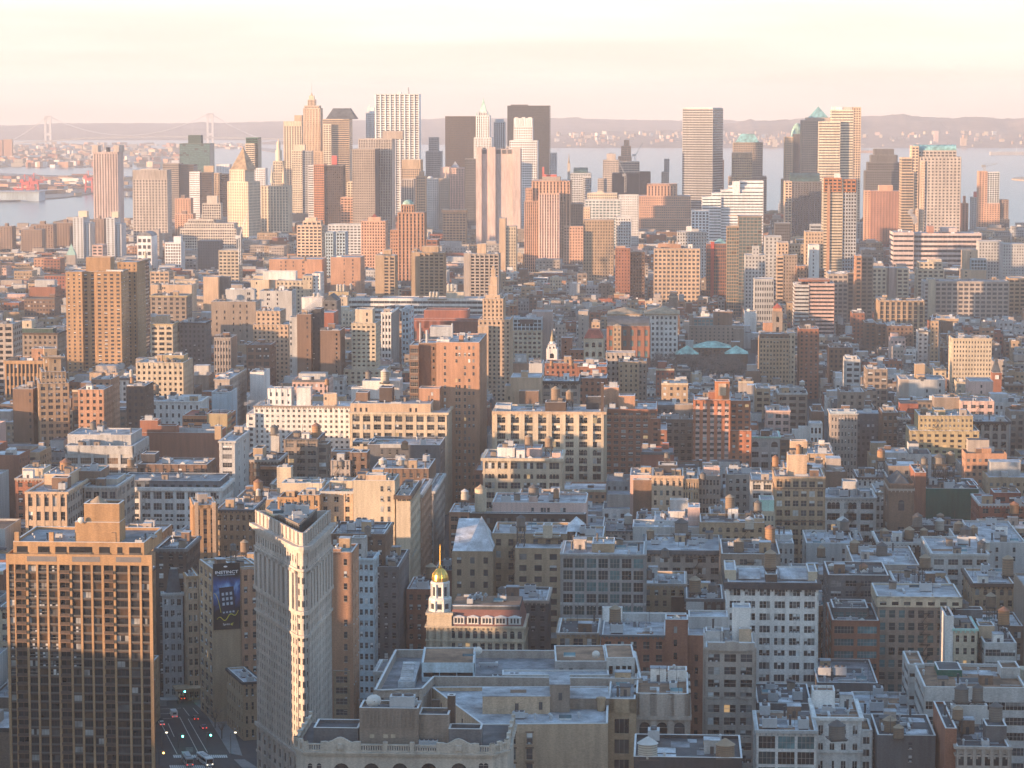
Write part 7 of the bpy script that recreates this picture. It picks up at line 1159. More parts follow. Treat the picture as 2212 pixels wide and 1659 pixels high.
def billboard():
    b = BILL; k = 'D1'; y0 = -.02
    x0, x1 = b.lx(pu(k, 1766), 0), b.lx(pu(k, 1988), 0); zt = b.lz(pv('C1', 1395), x0, 0); zb = b.lz(pv(k, 515), x0, 0); W, Hh = x1 - x0, zt - zb
    m, n, p = nodes('billboard_print'); t = coords(n); mp = n.nodes.new('ShaderNodeMapping'); mp.inputs['Scale'].default_value = (.16, .16, .12); n.links.new(t, mp.inputs[0])
    nz = n.nodes.new('ShaderNodeTexNoise'); nz.inputs['Scale'].default_value = 1.4; nz.inputs['Detail'].default_value = 6; nz.inputs['Distortion'].default_value = 1.2; n.links.new(mp.outputs[0], nz.inputs['Vector'])
    sp = n.nodes.new('ShaderNodeSeparateXYZ'); n.links.new(t, sp.inputs[0]); g = n.nodes.new('ShaderNodeMapRange'); g.inputs['From Min'].default_value = Hh * .1; g.inputs['From Max'].default_value = Hh * .52; n.links.new(sp.outputs['Z'], g.inputs['Value'])
    g2 = n.nodes.new('ShaderNodeMapRange'); g2.inputs['From Min'].default_value = Hh * .92; g2.inputs['From Max'].default_value = Hh * .66; n.links.new(sp.outputs['Z'], g2.inputs['Value'])
    mu = n.nodes.new('ShaderNodeMath'); mu.operation = 'MULTIPLY'; n.links.new(g.outputs[0], mu.inputs[0]); n.links.new(g2.outputs[0], mu.inputs[1])
    mu2 = n.nodes.new('ShaderNodeMath'); mu2.operation = 'MULTIPLY'; n.links.new(mu.outputs[0], mu2.inputs[0]); n.links.new(nz.outputs['Fac'], mu2.inputs[1])
    cr = n.nodes.new('ShaderNodeValToRGB'); cr.color_ramp.elements[0].position = .2; cr.color_ramp.elements[0].color = (.004, .006, .012, 1); cr.color_ramp.elements[1].position = .72; cr.color_ramp.elements[1].color = (.25, .5, .8, 1)
    e = cr.color_ramp.elements.new(.46); e.color = (.01, .09, .32, 1); n.links.new(mu2.outputs[0], cr.inputs[0]); n.links.new(cr.outputs[0], p.inputs['Base Color']); p.inputs['Roughness'].default_value = .4
    mb = MB(); mb.box(0, W, -.35, 0, 0, Hh, m, True); bo = mb.build('billboard', b.root); bo.location = (x0, y0, zb); bo['label'] = 'dark blue phone advertisement'
    wt, yl, bk, gy = plain('print_white', (.85, .87, .9), .5), plain('print_yellow', (.65, .6, .05), .5), plain('print_black', (.006, .007, .01), .3), plain('print_grey', (.4, .5, .6), .5)
    text(bo, 'INSTINCT', W / 2, -.36, Hh * .845, 1.5, wt, width=W * .86, bold=.03); text(bo, 'Sprint', W * .47, -.36, Hh * .065, 1.15, wt, width=W * .25)
    d = MB(); d.lathe(0, 0, [(.75, 0), (.75, .03)], wt, 16); o = d.build('emblem', bo); o.location = (W * .46, -.36, Hh * .95); o.rotation_euler = (pi / 2, 0, 0); o.scale = (1, .42, 1)
    d = MB(); [d.box(W * (.14 + .115 * i), W * (.14 + .115 * i + .095), -.38, -.353, Hh * .818, Hh * .83, gy, True) for i in range(6)]; d.build('small_print', bo)
    ph = MB(); c = mathutils.Matrix.Rotation(radians(-6), 3, 'Y'); px, pz = W * .52, Hh * .41
    def bx(a, c0, d0, e0, y1, y2, mt):
        pts = [(a, d0), (c0, d0), (c0, e0), (a, e0)]; r = radians(4); Q = [(px + x * cos(r) - z * sin(r), pz + x * sin(r) + z * cos(r)) for x, z in pts]
        ph.hexa([(Q[0][0], y1, Q[0][1]), (Q[1][0], y1, Q[1][1]), (Q[1][0], y2, Q[1][1]), (Q[0][0], y2, Q[0][1]), (Q[3][0], y1, Q[3][1]), (Q[2][0], y1, Q[2][1]), (Q[2][0], y2, Q[2][1]), (Q[3][0], y2, Q[3][1])], mt, True)
    bx(-W * .27, W * .27, -Hh * .21, Hh * .23, -.5, -.352, bk); bx(-W * .245, W * .245, -Hh * .195, Hh * .215, -.51, -.502, plain('print_navy', (.01, .02, .05), .3))
    for i in range(3):
        for j in range(3): x, z = (i - 1) * W * .15, Hh * (.13 - .075 * j); bx(x - W * .045, x + W * .045, z - Hh * .022, z + Hh * .022, -.53, -.512, gy)
    for i in range(4): bx(-W * .2 + i * W * .12, -W * .13 + i * W * .12, -Hh * .16, -Hh * .135, -.53, -.512, gy)
    ph.build('phone_picture', bo)
    sw = MB(); pts = [(W * (.12 + .8 * i / 14), Hh * (.16 + .035 * sin(i * .9) + .12 * (i / 14) ** 2.4)) for i in range(15)]
    for i in range(14): sw.bar((pts[i][0], -.54, pts[i][1]), (pts[i + 1][0], -.54, pts[i + 1][1]), .07 + .1 * sin(pi * i / 14), yl)
    for i in range(5): sw.bar((W * (.02 + .05 * i), -.54, Hh * (.56 - .012 * i * i)), (W * (.02 + .05 * (i + 1)), -.54, Hh * (.56 - .012 * (i + 1) ** 2)), .09, yl)
    sw.build('yellow_swirl', bo)
    lg = MB()
    for i in range(4): lg.bar((W * .63, -.38, Hh * (.072 + .002 * i)), (W * (.70 + .012 * i), -.38, Hh * (.055 + .014 * i)), .07, yl)
    lg.build('pin_emblem', bo)
billboard()
# ---------------------------------------------------------------- ground, streets, water, far shores
def struct(o): o['kind'] = 'structure'; return o
m, n, p = nodes('asphalt'); mulnoise(n, p, (.045, .046, .05), coords(n), [(.02, .02, .02), (.3, .3, .3)], [.25, .2]); p.inputs['Roughness'].default_value = .9; ASPH = m
m, n, p = nodes('water'); p.inputs['Base Color'].default_value = (.05, .09, .13, 1); p.inputs['Roughness'].default_value = .22; p.inputs['Specular IOR Level'].default_value = .6
bp = n.nodes.new('ShaderNodeBump'); bp.inputs['Strength'].default_value = .35; bp.inputs['Distance'].default_value = 1.0; nz = n.nodes.new('ShaderNodeTexNoise'); nz.inputs['Scale'].default_value = .05; nz.inputs['Detail'].default_value = 8
n.links.new(coords(n), nz.inputs['Vector']); n.links.new(nz.outputs['Fac'], bp.inputs['Height']); n.links.new(bp.outputs[0], p.inputs['Normal']); WATER = m
m_ = MB(); m_.poly([(-9000, -800, 0), (9000, -800, 0), (9000, 24000, 0), (-9000, 24000, 0)], WATER); struct(m_.build('water'))
m_ = MB(); m_.prism([(-2600, -700), (1700, -700), (1500, 2500), (930, 4550), (640, 5300), (250, 5750), (-250, 5700), (-700, 5250), (-1250, 4700), (-2000, 3600)], -2, G, ASPH); struct(m_.build('ground'))
def land(name, px, zt, mat):
    pts = [atz(u, v, zt) for u, v in px]; a = sum(pts[i][0] * pts[(i + 1) % len(pts)][1] - pts[(i + 1) % len(pts)][0] * pts[i][1] for i in range(len(pts)))
    if a < 0: pts = pts[::-1]
    m_ = MB(); m_.prism([(x, y) for x, y, _ in pts], -3, zt, mat); return struct(m_.build(name))
m, n, p = nodes('winter_land'); mulnoise(n, p, (.17, .13, .11), coords(n), [(.002, .002, .002), (.02, .02, .02)], [.35, .3]); LAND = m
q = lambda x, y: (pu('A1', x), pv('A1', y))
land('harbour_land', [q(-200, 1040), q(130, 1025), q(300, 1015), q(520, 1000), q(765, 968), q(1120, 940), q(1120, 900), q(1080, 850), q(760, 828), q(300, 812), q(-200, 790)], 3, LAND)
land('shore_land', [q(-300, 745), q(300, 740), q(700, 750), q(1060, 715), q(1400, 700), q(1480, 690), q(1500, 640), q(1200, 575), q(700, 560), q(300, 560), q(-300, 560)], 3, LAND)
land('far_point', [q(1760, 590), q(2060, 590), (600, 330), (600, 322), q(1800, 560)], 3, LAND)
# hills on the far side of the bay
def hills(name, Y, prof, base_v, dep, col, bump):
    m, n, p = nodes(name + '_cover'); mulnoise(n, p, col, coords(n), [(.0022, .0022, .006), (.02, .02, .03)], [.5, .5]); p.inputs['Roughness'].default_value = 1
    m_ = MB(); rows = 10; cols = 220; b = 0; us = [prof[0][0] + (prof[-1][0] - prof[0][0]) * i / cols for i in range(cols + 1)]
    def hv(u):
        for (a, va), (c, vc) in zip(prof, prof[1:]):
            if a <= u <= c: t = (u - a) / (c - a); t = t * t * (3 - 2 * t); return va + (vc - va) * t
        return prof[-1][1]
    for j in range(rows + 1):
        t = j / rows; Yj = Y + dep * t
        for u in us:
            zt_ = at(u, hv(u), Y + dep)[2]; zt_ += 7 * mathutils.noise.noise((u * .09, 0, Y)) + 4 * mathutils.noise.noise((u * .4, 5, Y)); X = (u - 1106) / FPX * Y * (1 + .06 * t)
            m_.v.append((X * (Yj / Y) ** .5, Yj, 1 + (zt_ - 1) * sin(t * pi / 2) * (1 + (mathutils.noise.noise((u * .02, t * 3, Y)) * bump if 0 < t < 1 else 0)) if j else 1))
    i_ = m_.mi(m)
    for j in range(rows):
        for k_ in range(cols): a = j * (cols + 1) + k_; m_.f.append((a, a + 1, a + cols + 2, a + cols + 1)); m_.m.append(i_)
    return struct(m_.build(name, smooth=True))
hills('far_hills', 19000, [(-250, 272), (0, 271), (120, 266), (400, 266), (620, 262), (950, 257), (1200, 255), (1400, 259), (1550, 262), (2500, 270)], 300, 3500, (.13, .11, .10), .2)
hills('island_hills', 15400, [(1140, 318), (1180, 292), (1300, 284), (1400, 283), (1500, 281), (1560, 268), (1640, 261), (1760, 256), (1850, 251), (1960, 250), (2080, 255), (2230, 256), (2500, 262)], 315, 2600, (.15, .115, .10), .25)
hills('left_shore', 16800, [(-250, 318), (280, 316), (560, 309), (620, 304), (780, 300), (960, 298), (1160, 304), (1200, 316)], 318, 1000, (.14, .115, .10), .2)

def far_houses(name, n_, us, vs, hs, ws, cols, z0=2.0, Ymax=None):
    """the far-off town: too small and too many to count"""
    m_ = MB()
    for _ in range(n_):
        u, v = U(*us), U(*vs); P = atz(u, v, z0)
        if Ymax: P = at(u, v, U(*Ymax))
        w_, h_ = U(*ws), U(*hs); c = wallm(random.choice(cols)); a = U(0, 1.5)
        cc, ss = cos(a) * w_ / 2, sin(a) * w_ / 2; d = U(.4, 1)
        pts = [(P[0] + cc * x - ss * y * d, P[1] + ss * x + cc * y * d) for x, y in ((-1, -1), (1, -1), (1, 1), (-1, 1))]
        m_.prism(pts, P[2] - 12 if Ymax else 2, P[2] + h_, c, True, roofm(random.choice(['silver', 'greyr', 'red', 'brownr'])))
    return m_.build(name, None, 'stuff')
o = far_houses('harbour_town', 420, (-20, 395), (313, 362), (5, 22), (14, 55), ['cream', 'brick', 'tan', 'white', 'salmon', 'stone']); tag(o, 'low far-off town of pale and brick roofs on the left shore', 'town')
o = far_houses('dock_sheds', 90, (-20, 280), (384, 424), (6, 16), (18, 90), ['salmon', 'brick', 'white', 'tan', 'brown', 'ltgrey']); tag(o, 'jumble of low dock sheds and stacked containers behind the red cranes', 'sheds')
o = far_houses('hillside_town', 420, (1200, 2215), (285, 318), (3, 10), (10, 30), ['white', 'cream', 'pink', 'peach', 'salmon', 'stone', 'taupe'], Ymax=(15450, 16600)); tag(o, 'scattered pale houses on the hills across the bay', 'town')
o = far_houses('promontory_town', 60, (460, 560), (312, 322), (6, 14), (15, 40), ['white', 'cream', 'pink', 'salmon']); tag(o, 'low pale houses behind the right bridge tower', 'town')
for i, (k, x, y, y1, w_, Y, lab) in enumerate([('A4', 1470, 450, 530, 32, 15500, 'tall pink far-off tower block on the hills across the bay'), ('A4', 1690, 505, 560, 46, 15500, 'short pale far-off tower block right of the tall pink one'), ('A1', 28, 520, 635, 72, 11500, 'pinkish far-off apartment slab beyond the left waterfront'), ('A1', -40, 525, 635, 60, 11500, 'far-off apartment slab cut by the left edge of the photo'), ('A1', 1070, 560, 600, 70, 15000, 'small grey far-off block on the left shore'), ('A4', 130, 520, 600, 36, 15450, 'slim cream far-off block left of the green-domed tower')]):
    a, c = at(pu(k, x), pv(k, y), Y), at(pu(k, x + w_), pv(k, y1), Y); m_ = MB(); m_.box(a[0], c[0], Y, Y + 30, max(0, c[2] - 12), a[2], wallm(['pink', 'peach', 'salmon', 'salmon', 'grey', 'cream'][i])); o = m_.build('tower_block'); tag(o, lab, 'tower block')

# suspension bridge
def bridge():
    Y = 16300.0; r = empty('suspension_bridge', (0, Y, 0)); tag(r, 'pale grey suspension bridge spanning the far narrows at the left', 'bridge')
    st = plain('bridge_steel', (.55, .56, .58), .6); A = lambda x, y: at(pu('A1', x), pv('A1', y), Y)
    tops = []
    for xc, yt, yb in ((396, 325, 560), (1742, 302, 585)):
        m_ = MB(); c = A(xc, yt); w_ = 40; zt, zb = c[2], 0
        for s_ in (-1, 1): m_.box(c[0] + s_ * 15 - 6, c[0] + s_ * 15 + 6, -9, 9, zb, zt, st)
        m_.box(c[0] - 8.9, c[0] + 8.9, -8, 8, zt - 34, zt - .5, st, True); m_.box(c[0] - 8.9, c[0] + 8.9, -8, 8, 62, 78, st, True); m_.box(c[0] - 26, c[0] + 26, -14, 14, 0, 8, st)
        m_.build('tower', r); tops.append((c[0], zt))
    dk = MB(); dp = [A(x, y) for x, y in ((-400, 575), (60, 548), (396, 530), (700, 506), (1070, 494), (1400, 490), (1742, 498), (2100, 507), (2400, 512))]
    for a, c in zip(dp, dp[1:]): dk.hexa([(a[0], -14, a[2] - 9), (c[0], -14, c[2] - 9), (c[0], 14, c[2] - 9), (a[0], 14, a[2] - 9), (a[0], -14, a[2]), (c[0], -14, c[2]), (c[0], 14, c[2]), (a[0], 14, a[2])], wallm('grey'), True)
    dk.build('deck', r)
    def cable(p0, p1, sag, dz):
        m_ = MB(); N = 18; pts = []
        for i in range(N + 1): t = i / N; pts.append((p0[0] + (p1[0] - p0[0]) * t, dz, p0[1] + (p1[1] - p0[1]) * t - sag * 4 * t * (1 - t)))
        for a, c in zip(pts, pts[1:]): m_.bar(a, c, 1.5, st)
        if dz > 0:
            for a in pts[1:-1]:
                for (e, f) in zip(dp, dp[1:]):
                    if e[0] <= a[0] <= f[0]:
                        zd = e[2] + (f[2] - e[2]) * (a[0] - e[0]) / (f[0] - e[0])
                        if a[2] > zd: m_.bar(a, (a[0], dz, zd), .4, st)
        m_.build('cable', r)
    for dz in (-12, 12):
        mid = A(1069, 490)[2] + 3; sag = (tops[0][1] + tops[1][1]) / 2 - mid
        cable(tops[0], tops[1], sag, dz); e = A(60, 548); cable((e[0], e[2]), tops[0], 12, dz); f = A(2150, 508); cable(tops[1], (f[0], f[2]), 12, dz)
bridge()
# red dock cranes
def crane(x, y, hgt, lab):
    P = atz(pu('A1', x), pv('A1', y), 3); r = empty('dock_crane', P); tag(r, lab, 'crane', 'red dock cranes on the waterfront'); c = plain('crane_red', (.62, .10, .08), .6)
    for a, b_ in ((-9, -8), (9, -8), (9, 8), (-9, 8)): m_ = MB(); m_.bar((a, b_, 0), (a * .9, b_ * .9, hgt * .62), 1.5, c); m_.build('leg', r)
    m_ = MB(); m_.box(-10, 10, -9, 9, hgt * .55, hgt * .66, c, True); m_.box(-9, 9, -8, -7, hgt * .25, hgt * .3, c, True); m_.build('portal', r)
    m_ = MB(); m_.bar((-16, 0, hgt * .66), (34, 0, hgt * .72), 1.4, c); m_.bar((0, 0, hgt * .62), (-2, 0, hgt), 1.2, c); m_.bar((-2, 0, hgt), (34, 0, hgt * .72), .5, c); m_.bar((-2, 0, hgt), (-16, 0, hgt * .66), .5, c); m_.build('boom', r)
    m_ = MB(); m_.box(-14, -5, -4, 4, hgt * .66 + .1, hgt * .78, c); m_.build('machine_house', r)
for x, y, h_, lab in ((215, 1000, 58, 'red dock crane at the left end of the quay row'), (290, 1002, 62, 'red dock crane second from left on the quay'), (740, 965, 60, 'red dock crane standing alone against the ribbed slab skyscraper'), (255, 990, 50, 'red dock crane set back between two others on the quay'), (160, 1005, 34, 'short red dock crane leftmost and lowest on the quay')): crane(x, y, h_, lab)
# ships and a barge
def ship(k, x, y, ln, name, lab, hull, up):
    P = atz(pu(k, x), pv(k, y), 0); r = empty(name, P, .1); tag(r, lab, name.replace('_', ' ')); m_ = MB(); h_ = ln * .07
    m_.prism([(-ln / 2, -ln * .06), (ln * .38, -ln * .06), (ln / 2, 0), (ln * .38, ln * .06), (-ln / 2, ln * .06)], -1, h_, wallm(hull)); m_.build('hull', r)
    m_ = MB(); a = up * ln; m_.box(a - ln * .05, a + ln * .07, -ln * .045, ln * .045, h_ + .01, h_ + ln * .11, wallm('white')); m_.box(a - ln * .03, a + ln * .03, -ln * .05, ln * .05, h_ + ln * .111, h_ + ln * .14, wallm('ltgrey')); m_.build('deckhouse', r)
    m_ = MB(); m_.bar((ln * .3, 0, h_), (ln * .3, 0, h_ + ln * .12), ln * .004, wallm('white')); m_.bar((ln * .05, 0, h_), (ln * .05, 0, h_ + ln * .1), ln * .004, wallm('white')); m_.build('mast', r)
ship('A4', 2130, 650, 240, 'cargo_ship', 'pale grey cargo ship anchored far out at the right edge of the bay', 'ltgrey', .35)
ship('A4', 920, 632, 170, 'cargo_ship', 'small orange and white cargo ship between the skyline towers', 'salmon', -.3)
ship('A1', 1000, 720, 120, 'ferry', 'low white ferry near the far left shore', 'white', 0)
land('sandy_islet', [(pu('A4', 2110), pv('A4', 845)), (pu('A4', 2240), pv('A4', 858)), (pu('A4', 2240), pv('A4', 832)), (pu('A4', 2150), pv('A4', 832))], 4, wallm('peach'))
P = atz(pu('A1', 60), pv('A1', 1035), 0); m_ = MB(); m_.box(P[0] - 90, P[0] + 75, P[1] + 20, P[1] + 110, 0, 22, wallm('bluew')); m_.box(P[0] - 92, P[0] + 77, P[1] + 15, P[1] + 112, 22, 24, roofm('silver')); tag(m_.build('pier_shed'), 'pale blue pier shed on the water at the left edge', 'shed')

# cranes among the towers
def tower_crane(k, x, yt, yb, Y, col, lab, jib, luff):
    a, c = at(pu(k, x), pv(k, yt), Y), at(pu(k, x), pv(k, yb), Y); hgt = a[2] - c[2]; r = empty('tower_crane', (c[0], Y, c[2])); tag(r, lab, 'tower crane'); mt = plain('crane_' + col, dict(white=(.65, .65, .63), yellow=(.55, .42, .16), grey=(.3, .3, .3))[col], .6); s_ = 1.2
    m_ = MB()
    for p_, q_ in ((-s_, -s_), (s_, -s_), (s_, s_), (-s_, s_)): m_.bar((p_, q_, 0), (p_, q_, hgt * .6), .3, mt)
    nseg = max(3, int(hgt * .6 / 4))
    for i in range(nseg): z0, z1 = hgt * .6 * i / nseg, hgt * .6 * (i + 1) / nseg; m_.bar((-s_, -s_, z0), (s_, -s_, z1), .2, mt); m_.bar((s_, -s_, z0), (s_, s_, z1), .2, mt)
    m_.build('mast', r); m_ = MB(); e = (cos(luff) * jib, -2, hgt * .6 + abs(sin(luff)) * abs(jib)); 
    for d in (-.7, .7): m_.bar((0, d, hgt * .6), (e[0], e[1] + d * .3, e[2]), .45, mt)
    m_.bar((0, 0, hgt * .6 + 5), e, .15, mt); m_.build('jib', r); m_ = MB(); m_.box(-5 if jib > 0 else 1.5, -1.5 if jib > 0 else 5, -1.6, 1.6, hgt * .6 - 1, hgt * .6 + 3, mt, True); m_.box(-1.4, 1.4, -1.7, 1.7, hgt * .6, hgt * .6 + 3, mt, True); m_.build('cab', r)
tower_crane('A1', 1990, 1190, 1560, 3080, 'white', 'white luffing tower crane rising above the left rooftops', 30, radians(72))
tower_crane('A3', 1122, 560, 800, 4560, 'white', 'white tower crane right of the tower being taken down', 26, radians(60))
tower_crane('A3', 1040, 730, 960, 4300, 'grey', 'pale grey crane mast in front of the black netted block', 24, radians(115))
tower_crane('A4', 1885, 720, 788, 4315, 'grey', 'thin crane on top of the far right brick tower', 22, radians(14))

# copper dome and church spire at the left
def dome_church():
    k, Y = 'A1', 3000.0; c = at(pu(k, 1198), pv(k, 1610), Y); r = empty('civic_building', (c[0], Y, G)); tag(r, 'domed building with a grey-green copper cupola among low roofs at left', 'civic building'); z = lambda y: at(pu(k, 1198), pv(k, y), Y)[2] - G
    m_ = MB(); m_.box(-14, 14, 0, 26, 0, z(1660), wallm('tan')); m_.lathe(0, 10, [(7, z(1660)), (7, z(1590))], wallm('cream'), 12); m_.build('wall', r)
    m_ = MB(); R_ = 6.6; zz = z(1592); hh = z(1505) - zz; m_.lathe(0, 10, [(R_ * cos(a * pi / 16), zz + hh * sin(a * pi / 16)) for a in range(8)], wallm('steel'), 14); m_.build('dome', r)
    m_ = MB(); m_.lathe(0, 10, [(1.6, z(1510)), (1.6, z(1475)), (2, z(1474)), (.2, z(1450))], wallm('cream'), 8); m_.build('lantern', r)
    k, Y = 'A1', 3500.0; c = at(pu(k, 587), pv(k, 1480), Y); r = empty('church', (c[0], Y, G)); tag(r, 'church with a pointed green copper spire before the brown housing slabs', 'church'); z = lambda y: at(pu(k, 587), pv(k, y), Y)[2] - G
    m_ = MB(); m_.box(-6, 6, 0, 11, 0, z(1480), wallm('stone')); m_.build('tower', r); m_ = MB(); m_.pyr([(-6, 0), (6, 0), (6, 11), (-6, 11)], z(1480), (0, 5.5, z(1385)), wallm('copper')); m_.build('spire', r)
dome_church()

# ---------------------------------------------------------------- bare trees
TW = plain('twigs', (.19, .15, .125), .95); BK = plain('bark', (.07, .055, .045), .95)
def bare_tree(m, x, y, z, hgt, rad, n=46):
    m.bar((x, y, z), (x, y, z + hgt * .35), hgt * .022, BK)
    ends = []
    for i in range(6):
        a = 2 * pi * i / 6 + U(-.3, .3); e = (x + cos(a) * rad * .45, y + sin(a) * rad * .45, z + hgt * U(.55, .7)); m.bar((x, y, z + hgt * .33), e, hgt * .011, BK, 3); ends.append(e)
    for i in range(n):
        e = random.choice(ends); a, b_ = U(0, 2 * pi), U(-.2, 1.2); l = rad * U(.35, .75); t = (e[0] + cos(a) * cos(b_) * l, e[1] + sin(a) * cos(b_) * l, e[2] + sin(b_) * l * .8)
        m.bar(e, t, hgt * .006, TW, 3)
        for _ in range(3): a2 = U(0, 2 * pi); m.bar(t, (t[0] + cos(a2) * l * .4, t[1] + sin(a2) * l * .4, t[2] + U(-.1, .4) * l), hgt * .0042, TW, 3)
def grove(lab, k, x0, x1, y0, y1, n, hgt):
    m_ = MB(); pts = []
    for _ in range(n):
        P = atz(pu(k, U(x0, x1)), pv(k, U(y0, y1)), G + hgt * .6); bare_tree(m_, P[0], P[1], G, hgt * U(.75, 1.1), hgt * .42, 30)
    o = m_.build('bare_trees', None, 'stuff'); tag(o, lab, 'bare trees')
grove('brown mass of leafless park trees in front of the green copper roofs', 'B3', 1235, 2010, 850, 985, 105, 15)
grove('dark clump of leafless trees below the row of brick flats', 'B4', 845, 1320, 650, 860, 60, 14)
grove('leafless trees beside the red-roofed belfry', 'B4', 400, 760, 480, 560, 24, 12)
grove('leafless garden trees right of the clock tower', 'B4', 2040, 2200, 1170, 1380, 22, 13)
for i, (x, y, lab) in enumerate([(1785, 1330, 'small bare street tree on the avenue kerb beside the five-storey corner building'), (1840, 1420, 'bare street tree nearest the crosswalk beside the corner building'), (1745, 1240, 'bare street tree farthest up the avenue beside the billboard block')]):
    P = atz(pu('D1', x), pv('D1', y), G); r = empty('street_tree', P); tag(r, lab, 'tree'); m_ = MB(); bare_tree(m_, 0, 0, 0, 9, 3, 26); m_.build('branches', r)

# ---------------------------------------------------------------- the avenue at bottom left: markings, vehicles, lamps
BW = radians(-16)
def st_pt(x, y): return atz(pu('D1', x), pv('D1', y), G)
paint = plain('road_paint', (.55, .55, .53), .8); mk = MB()
def strip(a, c, w_, z=.004):
    a, c = mathutils.Vector(a), mathutils.Vector(c); d = (c - a).normalized(); s_ = mathutils.Vector((d.y, -d.x, 0)) * w_ / 2
    mk.poly([tuple(a - s_ + mathutils.Vector((0, 0, z))), tuple(a + s_ + mathutils.Vector((0, 0, z))), tuple(c + s_ + mathutils.Vector((0, 0, z))), tuple(c - s_ + mathutils.Vector((0, 0, z)))][::-1], paint)
for (x0, y0, x1, y1) in ((1325, 1270, 1470, 1545), (1490, 1235, 1640, 1525), (1395, 1290, 1445, 1400), (1560, 1250, 1720, 1530), (1520, 1160, 1570, 1225), (1600, 1160, 1645, 1210)): strip(st_pt(x0, y0), st_pt(x1, y1), .22)
for y0, xa, xb, n_ in ((1562, 1440, 1890, 26), (1648, 1410, 1760, 20), (1085, 1330, 1480, 14)):
    for i in range(n_): x = xa + (xb - xa) * i / n_; strip(st_pt(x, y0 - 12), st_pt(x + 9, y0 + 12), .55, .005)
for a, c in (((1320, 1170), (1500, 1162)), ((1330, 1210), (1420, 1206)), ((1350, 1250), (1490, 1243))): strip(st_pt(*a), st_pt(*c), .3, .006)
for (x, y) in ((1570, 1490), (1350, 1105)):
    for i in range(5): strip(st_pt(x - 30, y + i * 9), st_pt(x + 32, y + i * 9), .25, .007)
struct(mk.build('road_markings'))
pm = MB(); conc = plain('pavement_concrete', (.20, .20, .20), .9)
pts = [st_pt(x, y) for x, y in ((1520, 1040), (1700, 1200), (1905, 1540), (2010, 1560), (1900, 1230), (1680, 1060))]
pm.prism([(x, y) for x, y, _ in pts][::1] if True else pts, G - .5, G + .13, conc); struct(pm.build('pavement'))
isl = MB(); pts = [st_pt(x, y) for x, y in ((1940, 1590), (2030, 1590), (2140, 1660), (2010, 1660))]; isl.prism([(x, y) for x, y, _ in pts], G - .5, G + .12, conc); struct(isl.build('traffic_island'))

def lamp_mat(k, col, s): 
    if k not in MATS: plain(k, col, .4, 0, .5, s)
    return MATS[k]
RED, GRN, AMB, WHT = lamp_mat('lamp_red', (1, .06, .03), 1.6), lamp_mat('lamp_green', (.1, 1, .75), 9), lamp_mat('lamp_amber', (1, .5, .12), 4), lamp_mat('lamp_white', (1, .85, .6), 2)
VM = {}
def vehicle_parts(kind, col):
    key = (kind, col)
    if key in VM: return VM[key]
    paint_ = plain('paint_' + col, dict(white=(.72, .72, .72), black=(.02, .02, .022), silver=(.35, .36, .37), yellow=(.62, .40, .03), red=(.3, .03, .02), blue=(.05, .08, .16))[col], .35)
    b_, c_ = MB(), MB(); ty = plain('tyre', (.02, .02, .02), .9)
    if kind == 'car':
        b_.hexa([(-.88, -2.2, .3), (.88, -2.2, .3), (.88, 2.2, .3), (-.88, 2.2, .3), (-.85, -2.2, .82), (.85, -2.2, .82), (.85, 2.15, .78), (-.85, 2.15, .78)], paint_, True); b_.box(-.66, .66, -1.2, .5, 1.38, 1.46, paint_, True)
        c_.hexa([(-.8, -1.75, .83), (.8, -1.75, .83), (.8, 1.1, .83), (-.8, 1.1, .83), (-.64, -1.2, 1.38), (.64, -1.2, 1.38), (.64, .5, 1.38), (-.64, .5, 1.38)], GL[0]); wy, wr = 1.4, .33; tl = (-2.21, .62, .62)
    elif kind == 'van':
        b_.box(-1.05, 1.05, -3.0, 1.4, .45, 2.75, paint_, True); b_.hexa([(-1, 1.404, .45), (1, 1.404, .45), (1, 2.9, .45), (-1, 2.9, .45), (-1, 1.404, 2.2), (1, 1.404, 2.2), (1, 2.5, 1.4), (-1, 2.5, 1.4)], paint_, True)
        c_.poly([(-.85, 1.9, 1.87), (.85, 1.9, 1.87), (.85, 2.45, 1.47), (-.85, 2.45, 1.47)], GL[0]); c_.box(-.7, .7, -3.03, -3.003, 1.5, 2.3, GL[0], True); wy, wr = 1.9, .42; tl = (-3.02, .85, .8)
    else:
        b_.box(-1.25, 1.25, -5.5, 5.5, .4, 3.0, paint_, True); b_.box(-.8, .8, -3, 2, 3.003, 3.35, plain('galvanised', (.42, .44, .46), .5)); c_.box(-1.28, 1.28, -5.0, 4.8, 1.6, 2.5, GL[0], True); c_.box(-1.1, 1.1, -5.54, -5.503, 1.4, 2.6, GL[0], True); c_.box(-1.1, 1.1, 5.503, 5.54, 1.2, 2.7, GL[0], True); wy, wr = 3.3, .5; tl = (-5.53, 1.0, .9)
    wm_ = MB(); N = 10; bb = 0
    for x in (-.12, .12):
        for i in range(N): a = 2 * pi * i / N; wm_.v.append((x, wr * cos(a), wr * sin(a)))
    i_ = wm_.mi(ty)
    for i in range(N): j = (i + 1) % N; wm_.f.append((i, j, N + j, N + i)); wm_.m.append(i_)
    wm_.f.append(tuple(range(N))[::-1]); wm_.m.append(i_); wm_.f.append(tuple(range(N, 2 * N))); wm_.m.append(i_)
    t_ = MB(); t_.box(-.16, .16, -.02, .02, -.09, .09, RED, True); h_ = MB(); h_.box(-.18, .18, -.02, .02, -.1, .1, WHT, True)
    VM[key] = (b_.mesh('body'), c_.mesh('windows'), wm_.mesh('wheel'), t_.mesh('tail_light'), h_.mesh('headlight'), wy, wr, tl); return VM[key]
